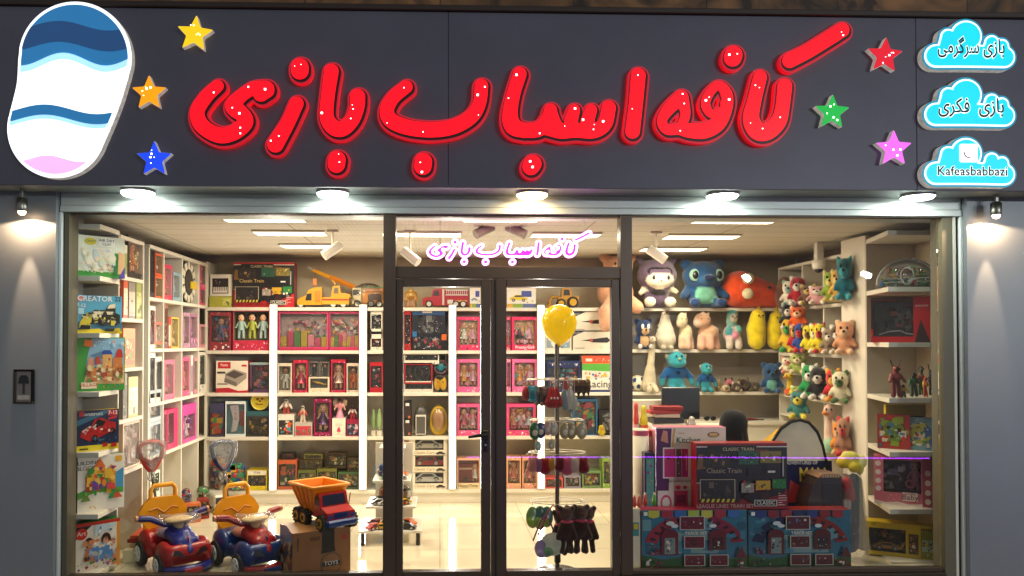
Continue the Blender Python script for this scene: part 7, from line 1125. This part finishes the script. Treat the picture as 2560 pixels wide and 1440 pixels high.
# ---- cash desk and the things on it
cx0, cx1 = P(1584, 1100, .95).x, P(1848, 1100, .95).x
t = thing('cash_desk', 'white cash desk behind the toy kitchen box', 'desk', (0, 0, 0)); DZ = P(1700, 1072, .95).z
mb = MB(); mb.box(cx0, .95, DZ - .03, cx1, 1.4, DZ, 'dcd6c6', .003); link(mb, 'desk_top', BOARD, t); mb = MB(); mb.box(cx0 + .02, .98, 0, cx1 - .02, 1.0, DZ - .031, 'd6d0c0'); link(mb, 'front_panel', BOARD, t)
mb = MB(); mb.box(cx0, 1.30, DZ + .003, P(1727, 1000, 1.2).x, 1.4, P(1650, 1000, 1.3).z, 'dcd2bc', .003); link(mb, 'raised_shelf', BOARD, t)
a, b = P(1654, 968, 1.22), P(1748, 1042, 1.22); t = thing('computer_monitor', 'black computer monitor seen from behind on the cash desk', 'monitor', ((a.x + b.x) / 2, 1.22, DZ))
mb = MB(); mb.box(-(b.x - a.x) / 2, -.02, b.z - DZ - .02, (b.x - a.x) / 2, .02, a.z - DZ, '121214', .006); link(mb, 'monitor_shell', PLAS, t); mb = MB(); mb.box(-.03, -.01, .012, .03, .01, b.z - DZ - .021, '151517'); mb.box(-.1, -.07, .001, .1, .07, .011, '151517', .004); link(mb, 'monitor_foot', PLAS, t)
for k, (u0, u1, v0, v1, c, lab) in enumerate(((1634, 1708, 1017, 1026, '8a1818', 'dark red folder on top of the desk pile'), (1626, 1704, 1027, 1035, 'a02420', 'red folder second in the desk pile'), (1640, 1700, 1036, 1044, 'c8b8a0', 'cream paper stack under the red folders'), (1634, 1712, 1046, 1058, '2a2826', 'black notebook near the bottom of the desk pile'), (1632, 1716, 1060, 1070, 'd8d0bc', 'white magazine at the bottom of the desk pile'))):
    a, b = P(u0, v0, 1.0), P(u1, v1, 1.0); mb = MB(); mb.box(-(b.x - a.x) / 2, 0, 0, (b.x - a.x) / 2, .16, a.z - b.z, c, .002); tag(link(mb, 'folder' if k < 2 else 'paper_stack', CARD, None, ((a.x + b.x) / 2, 1.0, max(b.z, DZ + .002)), R_((-4, 3, -2, 5, 0)[k])), lab, 'folder' if k < 2 else 'papers')
for u0, u1, v0, c, l, lab in ((1601, 1622, 1012, 'd8c828', 'c85838', 'yellow toy jar with an orange base on the desk'), (1584, 1600, 1003, 'c84838', 'd8a0a0', 'red toy bottle at the desk end by the door frame'), (1601, 1620, 1052, 'd8cc38', 'e0d8a8', 'pale yellow toy duck on the desk'), (1592, 1603, 1058, '3a9a78', '2a7a60', 'small teal toy figure on the desk edge'), (1722, 1742, 1042, 'b8b0a4', '8a8478', 'grey pen cup beside the monitor')):
    a, b = P(u0, v0, .97), P(u1, v0, .97); w, h = b.x - a.x, max(.04, a.z - DZ); o = thing('desk_toy' if 'cup' not in lab else 'pen_cup', lab, 'toy' if 'cup' not in lab else 'cup', ((a.x + b.x) / 2, 1.0, DZ + .002))
    link(blob([((0, 0, h * .3), (w * .5, w * .4, h * .32), c), ((0, 0, h * .74), (w * .36, w * .32, h * .26), c)], 16, .008), 'body', PLAS, o); m = MB(); m.cyl((0, 0, .001), (0, 0, h * .14), w * .5, None, l, 14); link(m, 'base_band', PLAS, o)
BC = YF - .06
a = P(1775, 1048, BC); t = thing('sunglasses', 'black sunglasses lying on the back counter', 'sunglasses', (a.x, BC, .866)); mb = MB()
for s in (-1, 1): mb.ell((s * .035, 0, .03), (.032, .008, .026), '121214')
mb.tube([(-.07, .0, .04), (0, -.004, .045), (.07, 0, .04)], .004, '1a1a1c', 5); link(mb, 'frame_with_lenses', PLAS, t); mb = MB(); mb.tube([(-.07, 0, .04), (-.075, .1, .03)], .004, 'c8c4b8', 5); link(mb, 'temple', PLAS, t); mb = MB(); mb.tube([(.07, 0, .04), (.075, .1, .03)], .004, 'c8c4b8', 5); link(mb, 'temple', PLAS, t)
a = P(1872, 1045, BC); t = thing('umbrella', 'folded dark red umbrella lying on the back counter', 'umbrella', (a.x, BC, .886)); mb = MB(); mb.tube([(-.15, 0, 0), (-.05, 0, .002), (.1, 0, -.004)], [.018, .02, .008], '6a1820', 8); link(mb, 'canopy', FAB, t); mb = MB(); mb.tube([(.1, 0, -.004), (.16, 0, -.006)], .006, '2a1a18', 6); link(mb, 'handle', PLAS, t)
a = P(1828, 1090, .9); t = thing('black_coat', 'black coat hanging over a chair back behind the kitchen box', 'coat', (a.x, .82, 0)); zt2 = P(1828, 1030, .82).z
link(blob([((0, 0, zt2 - .06), (.085, .07, .06), '0e0e10'), ((.0, 0, zt2 - .1), (.07, 0, zt2 - .42), .085, .075, '0f0f11'), ((-.05, -.02, zt2 - .06), (-.12, -.03, zt2 - .2), .06, .035, '0c0c0e'), ((.05, 0, .5), (.06, 0, .25), .1, .12, '0f0f11')], 40, .03), 'coat_body', FAB, t)
mb = MB(); mb.tube([(-.02, -.075, zt2 - .02), (.03, -.085, zt2 - .2), (.05, -.09, zt2 - .45)], .008, '242428', 6); link(mb, 'lapel', FAB, t)
a, b = P(1582, 1100, .5), P(1620, 1100, .5); zr = P(1600, 1072, .5).z; t = thing('play_mat_roll', 'tall white roll with a pink band by the door frame', 'roll', ((a.x + b.x) / 2, .5, 0)); mb = MB(); r = (b.x - a.x) / 2; mb.lathe([(0, .004), (r, .004), (r, zr), (r * .4, zr), (r * .38, zr - .03)], 'd8cfba', 20); link(mb, 'rolled_mat', FAB, t)
mb = MB(); mb.lathe([(r + .002, zr - .05), (r + .002, zr - .01)], 'c85a78', 20); link(mb, 'pink_band', PLAS, t)
t = thing('toy_pedestal', 'narrow white pedestal at the right window edge with toy figures', 'pedestal', (0, 0, 0)); a, b = P(1579, 1280, .16), P(1601, 1280, .16); mb = MB(); mb.box(a.x, .16, .0, b.x, .4, P(1590, 1272, .16).z, 'd8d0b4', .003); link(mb, 'pedestal_body', BOARD, t); pz = P(1590, 1272, .16).z
mb = MB(); mb.box(a.x + .008, .157, pz - .2, b.x - .012, .1595, pz - .1, '3a8a90'); mb.box(a.x + .014, .155, pz - .15, b.x - .018, .1568, pz - .11, 'd8b838'); link(mb, 'picture_label', CARD, t)
for u, c, lab in ((1585, 'c84030', 'small red toy bottle on the pedestal beside the door post'), (1597, 'd85a40', 'small orange red toy bottle next to the red one'), (1612, 'c83828', 'small scarlet toy bottle before the cosmetic carton'), (1635, '5aa030', 'small green toy dinosaur before the kitchen box')):
    a = P(u, 1262, .2); o = thing('toy_bottle' if u < 1630 else 'toy_dinosaur', lab, 'toy bottle' if u < 1630 else 'toy dinosaur', (a.x, .19, max(pz if u < 1601 else .481, .0))); link(blob([((0, 0, .03), (.017, .017, .03), c), ((0, 0, .07), (.012, .012, .022), c)], 12, .006), 'body', PLAS, o); m = MB(); m.ell((0, 0, .092), .009, 'd8c8b0', 8, 6); link(m, 'cap', PLAS, o)
# ---- play tent, seat, wrapped costume
TY = .56; arc = [(1908, 1300), (1908, 1180), (1914, 1140), (1928, 1100), (1950, 1068), (1976, 1050), (2000, 1045), (2024, 1052), (2046, 1076), (2060, 1110), (2072, 1160), (2080, 1230), (2086, 1300)]
pp = [P(u, v, TY) for u, v in arc]; pts = [(p.x, p.z) for p in pp]; pts = [(pts[0][0], .01)] + pts + [(pts[-1][0] + .03, .01)]
t = thing('play_tent', 'pop-up play tent with cream front, yellow edge and navy lettered panel', 'tent', (0, 0, 0)); cxt = sum(p[0] for p in pts) / len(pts)
mb = MB(); n = len(pts); back = [(cxt + (x - cxt) * .75, TY + .45, z * .82) for x, z in pts]; fr = [(x, TY + .004, z) for x, z in pts]
mb.add(fr + back, [(i, i + n, i + 1 + n, i + 1) for i in range(n - 1)], 'c89a10'); link(mb, 'tent_cover', FAB, t)
mb = MB(); m2 = [(cxt + (x - cxt) * .95, z * .985) for x, z in pts]; top = [p for p in m2]; mb.prism(m2, TY, TY + .003, 'd8ccb0'); link(mb, 'tent_front', mat('pleated_nylon', .6, var=.1, bump=.5, bscale=9), t)
mb = MB(); mb.tube([(x, TY, z) for x, z in m2], .011, '14120f', 8); link(mb, 'tent_rim', FAB, t)
zp = P(2000, 1152, TY).z; xa, xb = P(1968, 1200, TY).x, P(2082, 1200, TY).x
mb = MB(); mb.prism([(xa - .14, .02), (xb + .01, .02), (xb - .01, zp), (xa - .16, zp)], TY - .006, TY - .001, '161a44'); pnl = link(mb, 'print_panel', FAB, t)
mb = MB(); put_text(mb, 'ADVENTURES OF', (P(1985, 1164, TY).x + P(2040, 1164, TY).x) / 2 - .03, P(2000, 1157, TY).z, .03, TY - .009, 'd8d4cc', .02, .26); put_text(mb, 'MAN', P(2030, 1190, TY).x - .0, P(2030, 1190, TY).z, .11, TY - .009, 'd8b818', .03, .21); mb.prism([(xa, .42), (xa + .12, .42), (xa + .16, .52), (xa + .02, .6)], TY - .009, TY - .0065, 'a82018'); link(mb, 'panel_print', CARD, pnl)
q = P(2055, 1230, .36); t = thing('toy_chest', 'dark brown chest with a curved side and pale lid in front of the tent', 'chest', (q.x, .36, 0)); zc = P(2055, 1188, .36).z; s_ = 325.
mb = MB(); mb.prism([(-.15, .0), (.155, .0), (.155, zc - .02), (-.02, zc - .02), (-.07, zc - .08), (-.11, zc - .2)], 0, .26, '2a1a12'); mb.box(.0, -.004, zc - .2, .14, -.0005, zc - .06, '17100c'); link(mb, 'chest_body', mat('brown_lacquer', .35, var=.2), t)
mb = MB(); mb.prism([(-.03, zc - .019), (.158, zc - .019), (.13, zc + .01), (-.0, zc + .012)], -.006, .266, '8a6848'); [mb.box(.0 + .02 * k, -.009, zc - .016, .012 + .02 * k, -.0062, zc + .006, 'c8b090') for k in range(7)]; link(mb, 'chest_lid', FAB, t)
q = P(2128, 1200, .42); t = thing('wrapped_costume', 'bagged doll costume with a puffy yellow top, beside the right window shelves', 'costume', (q.x, .42, 0)); zy = P(2128, 1128, .42).z
link(blob([((0, 0, zy - .05), (.055, .05, .05), 'd8cc58'), ((-.065, .0, zy - .085), (.045, .05, .05), 'ccb028'), ((.075, 0, zy - .08), (.045, .05, .055), 'dcd488'), ((.0, -.05, zy - .12), (.05, .03, .04), 'c8b030'), ((-.04, .0, zy - .03), (.03, .03, .03), 'e0d878'), ((.05, -.03, zy - .13), (.03, .03, .05), 'd8cc70')], 36, .006), 'yellow_top', FAB, t)
link(blob([((-.05, 0, zy - .2), (-.08, 0, .1), .028, .045, '9a8478'), ((.02, 0, zy - .2), (.0, .02, .1), .03, .05, '4a4a4c'), ((-.05, -.03, .62), (-.03, -.03, .5), .03, .03, 'b84848'), ((-.06, -.03, .45), (-.06, -.03, .3), .025, .025, 'c8b8a8'), ((.06, 0, zy - .22), (.09, 0, .1), .02, .03, 'b8a47c')], 44, .012), 'folded_costume', FAB, t)
link(blob([((0, 0, zy - .17), (.01, 0, .06), .07, .115, 'ffffff'), ((-.09, -.02, .1), (-.05, -.01, zy - .25), .03, .02, 'ffffff'), ((.1, -.02, .1), (.05, -.01, zy - .25), .03, .02, 'ffffff')], 40, .012), 'plastic_bag', BAG, t)
# ---- right window corner: clear bag set and blister packs
q = P(2268, 712, .40); t = thing('clear_bag_set', 'clear arched bag of craft toys on the top right window shelf', 'toy bag', (q.x, .40, 2.132), R_(-28)); rg = random.Random(5)
mb = MB(); arc2 = [(.21 * math.cos(a), .02 + .20 * math.sin(a)) for a in [i * .2618 for i in range(13)]]; mb.prism([(-.21, .0)] + arc2[::-1] + [(.21, .0)], .06, .065, 'b0a288'); busy3(mb, -.19, .01, .19, .09, .03, 26, ['d83838', 'd8b040', '58a058', 'e0dcd0', '4878a8', 'c87838'], rg, .5); busy3(mb, -.13, .09, .13, .17, .03, 18, ['a82828', 'd8a838', 'e0d8c8', '6a9a48', '8a3830'], rg, .45); link(mb, 'craft_toys', PLAS, t)
mb = MB(); mb.tube([(x, .02, z + .004) for x, z in arc2], .007, 'e0dcd4', 6); mb.tube([(.045 * math.cos(a), -.008, .09 + .065 * math.sin(a)) for a in [i * .3927 for i in range(16)]], .006, 'd8d4c8', 6, True); link(mb, 'white_piping', PLAS, t)
mb = MB(); [mb.tube([(-.16, .0, .03 + .014 * k), (-.04, -.002, .03 + .014 * k)], .004, c, 5) for k, c in enumerate(('58885a', 'd8d8c0', '3a6a48', 'c8d0b0'))]; [mb.tube([(.06, .0, .03 + .014 * k), (.17, -.002, .03 + .014 * k)], .004, c, 5) for k, c in enumerate(('58885a', 'd8d8c0', '3a6a48', 'c8d0b0'))]; link(mb, 'felt_pen_row', PLAS, t)
mb = MB(); mb.prism([(-.215, -.0)] + [(x * 1.03, z * 1.03 + .003) for x, z in arc2[::-1]] + [(.215, -.0)], -.016, .07, 'ffffff'); link(mb, 'clear_cover', FILM, t)
def s_blister(w, h, rg, c, disc, cols): return dict(col=c, art=[('b', .03, .03, .97, .97, 16, cols), ('e', .5, .5, .36, .34, '1c1c18'), ('e', .5, .5, .34, .32, disc), ('b', .26, .28, .74, .72, 16, cols + ['2a3018', disc])], side='14202a')
B('f', 2208, 2282, 1038, .857, 'red toy card with a big green disc on the right window shelf', s_blister, 'a83828', '6a8a20', ['c83828', '4a7a98', 'd8d0b8', '8aa030'], name='blister_pack', d=.05, Y=.42, tilt=R_(-31))
B('f', 2278, 2346, 1046, .857, 'pale blue toy card with a round clear blister on the right window shelf', s_blister, '7aa0b0', 'b8b838', ['c83828', '3a8a58', 'd8d0b8', '4a6aa0'], name='blister_pack', d=.06, Y=.345, tilt=R_(-31))
B('f', 2216, 2312, 1012, .857, 'yellow toy carton standing behind the toy cards', s_print, 'c8a828', ['8a3a20', '2a3018', 'd8c878', '3a6a98'], 12, d=.03, Y=.55, tilt=R_(-5))
# ---- left side floor toys and lowest shelf pile
RG = random.Random(31)
def lump(lab, u0, u1, v0, z, Y, cols, name='bagged_toys', cat='toy bag', wrap=1, pl='b'):
    a, b = P(u0, v0, Y), P(u1, v0, Y); w, h = b.x - a.x, a.z - z; o = thing(name, lab, cat, ((a.x + b.x) / 2, Y, z + .002)); m = MB(); m.gl = .3; busy3(m, -w / 2, .0, w / 2, h * .92, 0, 22, cols, RG, .42); link(m, 'contents', PLAS, o)
    if wrap: link(blob([((0, 0, h * .48), (w * .54, .06, h * .52), 'ffffff')], 14), 'bag', FILM, o)
lump('clear bag of orange and blue building bricks on the lowest back shelf', 566, 617, 1205, S5, YF + .0, ['d87828', '2a4a98', '389858', 'c83838', 'd8c838'], 'brick_bag')
lump('bag of yellow and red baby toys left of the navy push handle', 527, 566, 1132, S5, YF + .08, ['d8a828', 'c84828', '38886a', '5a3a78', 'd8c8a8'])
lump('blue and red blocks behind the navy push handle', 568, 614, 1150, S5, YF + .1, ['2a5a98', 'c83838', 'd8a838', '38886a'], wrap=0, name='toy_blocks', cat='toy blocks')
lump('green mesh bag of balls at the foot of the left wall', 494, 522, 1215, .16, 2.3, ['58a868', '8ac890', 'c83838', '58a868'], 'ball_bag')
lump('clear pack of navy and red toys in the low left cubby', 452, 478, 1220, .12, 1.9, ['2a3a78', 'c83840', '8a9ac0', '3a3a48'])
B('f', 458, 500, 1262, .003, 'orange fronted toy carton on the floor by the left wall', s_toy, 'c86838', '6a4a38', ['d8a868', '3a2a24', 'e8d8c0'], 8, Y=1.75, d=.12, tilt=R_(25)); B('f', 496, 522, 1250, .003, 'dark red toy carton on the floor by the left wall', s_toy, '8a2420', '4a2a24', ['c84030', 'd8a040', '2a1a18'], 8, Y=1.9, d=.12, tilt=R_(30))
a = P(545, 1262, 2.3); t = thing('toy_van', 'white toy van on the floor beside the bag of bricks', 'toy van', (a.x, 2.3, .003), R_(30)); mb = MB(); mb.box(-.07, -.14, .03, .07, .14, .17, 'd0ccbc', .015); link(mb, 'van_body', PLAS, t); mb = MB(); mb.box(-.055, -.143, .09, .055, -.1405, .15, '2a2e30'); link(mb, 'windscreen', PLAS, t)
for s in (-1, 1):
    for y in (-.08, .08): m = MB(); m.wheel((s * .06, y, .03), .03, .025, '161414', '9a968c', 'x'); link(m, 'wheel', RUBBER, t)
a = PX(350, 1390, -2.38); t = thing('low_bench', 'low cream bench with magazines at the foot of the left shelves', 'bench', (0, 0, 0)); mb = MB(); mb.box(-2.445, .5, .0, -2.30, 1.35, .10, 'd2c6a4', .006); link(mb, 'bench_body', BOARD, t)
for k, (c, lab) in enumerate((('c8b088', 'cream magazine lowest on the low bench'), ('8a2018', 'dark red picture book in the middle of the bench pile'), ('b84a28', 'orange red picture book on top of the bench pile'))): mb = MB(); mb.box(-.06, -.14, 0, .06, .14, .028, c, .003); tag(link(mb, 'picture_book', CARD, None, (-2.372, .72, .102 + .03 * k), R_((3, -6, 5)[k])), lab, 'book')
B('l', 376, 403, 1236, .003, 'black and white toy camera carton on the floor of the left wall bay', s_toy, 'd8d4c8', '2a2a28', ['f0ece0', '202428', '8a8a84'], 12, win=(.08, .1, .92, .9)); B('l', 378, 402, 1178, PX(390, 1236, XLF - .015).z + .003, 'white and leaf green carton stacked on the black and white one', s_toy, 'd8dcc8', '6a8a68', ['58a068', 'e8ecd8', '2a3a2c'], 12, win=(.08, .1, .92, .9))
B('b', 1044, 1117, 886, S3 + .30, 'short white train carton beside the long one on the steering wheel box', s_toy, 'd8ccb8', '3a3630', ['3a3c3c', '8a7860', 'c8c0b0'], 8, win=(.05, .3, .95, .92), off=.16, d=.08)
B('b', 898, 907, 1000, S4, 'thin pink carton squeezed beside the second light strip', s_print, 'd86890', PINKS, 6, d=.15); B('b', 936, 957, 1160, S5, 'blue and green toy carton low beside the door post', s_toy, '3a6a98', '4a5a48', ['58a068', 'd8c838', 'c84838'], 10, d=.15)
# plate clock, backpacks, banana keeper, small wheel on the back shelves
q = P(650, 1003, YF + .06); t = thing('plate_clock', 'round yellow plastic plate with brown print on the olive carton', 'plate', (q.x, YF + .06, q.z)); mb = MB(); mb.cyl((0, 0, 0), (0, .015, 0), .096, None, 'c8b81c', 28); mb.tube([(.09 * math.cos(a), -.004, .09 * math.sin(a)) for a in [i * .2618 for i in range(24)]], .008, 'd8cc58', 6, True); link(mb, 'plate_disc', PLAS, t)
mb = MB(); [mb.ell((x, -.003, z), (r, .003, r), 'a07828' if 0 else '7a3a18', 10, 5) for x, z, r in ((-.025, .022, .016), (.022, .026, .014), (.0, .0, .012))]; mb.tube([(-.045, -.003, -.02), (-.02, -.003, -.035), (.03, -.003, -.03)], .005, '7a3a18', 5); link(mb, 'print_motif', CARD, t)
for u0, u1, vt, c, l, lab in ((1034, 1070, 1012, '4a4a44', 'b8b4a8', 'grey toy tablet case with a carry handle'), (1074, 1119, 1014, 'd0a828', 'd8c8a0', 'yellow egg shaped toy backpack with a clear dome')):
    q, w, h, rz = spot('b', u0, u1, vt, S4); t = thing('toy_backpack', lab, 'toy backpack', (q[0], q[1] + .07, q[2])); link(blob([((0, 0, h * .34), (w * .5, .06, h * .36), c), ((0, 0, h * .66), (w * .44, .055, h * .32), c)], 20, .015), 'case', PLAS, t)
    m = MB(); m.tube([(-.03, 0, h * .93), (-.02, 0, h * 1.0), (.02, 0, h * 1.0), (.03, 0, h * .93)], .007, '6a5a18', 6); link(m, 'carry_handle', PLAS, t)
    if 'tablet' in lab: m = MB(); m.box(-w * .36, -.075, h * .04, w * .36, -.062, h * .68, 'd0ccc0', .004); m.box(-w * .3, -.078, h * .08, w * .3, -.0755, h * .62, '55524c'); link(m, 'screen', PLAS, t)
    else: m = MB(); m.ell((0, -.05, h * .52), (w * .34, .03, h * .34), 'c8905a'); link(m, 'dome_contents', PLAS, t); m = MB(); m.ell((0, -.05, h * .52), (w * .40, .045, h * .40), 'ffffff', 14, 9); link(m, 'clear_dome', FILM, t)
q = P(1102, 918, YF + .08); t = thing('toy_steering_wheel', 'small teal toy steering wheel beside the red framed one', 'toy wheel', (q.x, YF + .08, q.z)); mb = MB(); mb.tube([(.07 * math.cos(a), 0, .07 * math.sin(a)) for a in [i * .3927 for i in range(16)]], .014, '5a3a40', 8, True); link(mb, 'wheel_rim', PLAS, t); mb = MB(); mb.ell((0, 0, 0), (.045, .02, .045), '2a7a88'); mb.box(-.06, -.01, -.01, .06, .01, .01, '2a7a88'); link(mb, 'wheel_hub', PLAS, t); mb = MB(); mb.box(-.02, .02, S3 - q.z, .02, .05, -.02, '2a7a88'); link(mb, 'wheel_stand', PLAS, t)
plush('yellow and black plush bumblebee pair beside the toy steering wheel', 1082, 1120, 938, S3, [((-.2, 0, .5), (.22, .2, .4), 'b88a18'), ((.2, 0, .5), (.22, .2, .4), 'c89a20'), ((-.05, 0, .85), (.3, .2, .14), '241c18')], (.18, -.2, .62, .04, .05))
for u0, u1, c, lab in ((927, 938, '7a9a58', 'pale green toy bottle on the shelf left of the door post'), (941, 954, '8aa868', 'clear green toy bottle by the door post')): q, w, h, rz = spot('b', u0, u1, 1020, S4 + .05); o = thing('toy_bottle', lab, 'toy bottle', q); link(blob([((0, .05, h * .4), (w * .5, w * .5, h * .4), c), ((0, .05, h * .85), (w * .25, w * .25, h * .16), c)], 16, .01), 'body', PLAS, o); m = MB(); m.cyl((0, .05, -.048), (0, .05, .004), w * .55, None, 'd8d0bc', 12); link(m, 'base', PLAS, o)
plush('tiny yellow plush duck in front of the black doctor set', 1494, 1514, 1062, S4, [((0, 0, .36), (.46, .4, .36), 'c8b01c'), ((-.05, -.1, .74), (.34, .3, .26), 'd0b820'), ((-.05, -.4, .68), (.14, .12, .07), 'd87a18')], (.14, -.36, .8, .05, .05, -.05), off=-.03, res=16)
# ---- street lamps across the road and a purple light line on the far side (they show as reflections in the shop glass)
for x, y, z, lab in ((9.3, -17, 3.8, 'street lamp across the road, mirrored high in the right window'), (13.0, -17, 3.9, 'street lamp across the road, mirrored in the right window corner')):
    t = thing('street_lamp', lab, 'street lamp', (x, y, -.27)); mb = MB(); mb.cyl((0, -.3, 0), (0, -.3, z), .06, .04, '3a3a3c', 10); mb.tube([(0, -.3, z), (0, -.15, z + .25), (0, .0, z + .3)], .03, '3a3a3c', 8); link(mb, 'post', METAL, t)
    mb = MB(); mb.ell((0, 0, z + .18), (.10, .10, .09), 'ffffff'); link(mb, 'lamp_head', glow('lit_street_lamp_' + str(x), 'f2f6ff', 60), t)
    l = bpy.data.lights.new('street_light', 'POINT'); l.energy = 1500; l.color = (.93, .97, 1); l.shadow_soft_size = .08; o = bpy.data.objects.new('street_light', l); COL.objects.link(o); o.parent = t; o.location = (0, .22, z + .1)
t = thing('purple_light_strip', 'purple light strip along the kerb, mirrored as a thin line in the shop glass', 'light strip', (0, -6.0, 0))
mb = MB(); mb.tube([(.4, 0, -.05), (3.2, 0, -.06), (7.6, 0, -.10)], .010, 'b030f0', 8); link(mb, 'light_tube', glow('lit_purple_tube', 'b040ff', 24), t)
mb = MB(); [mb.box(x - .03, -.02, -.27, x + .03, .02, -.12, '2a2a2c') for x in (.6, 2.5, 5., 7.4)]; link(mb, 'tube_bracket', PLAS, t)
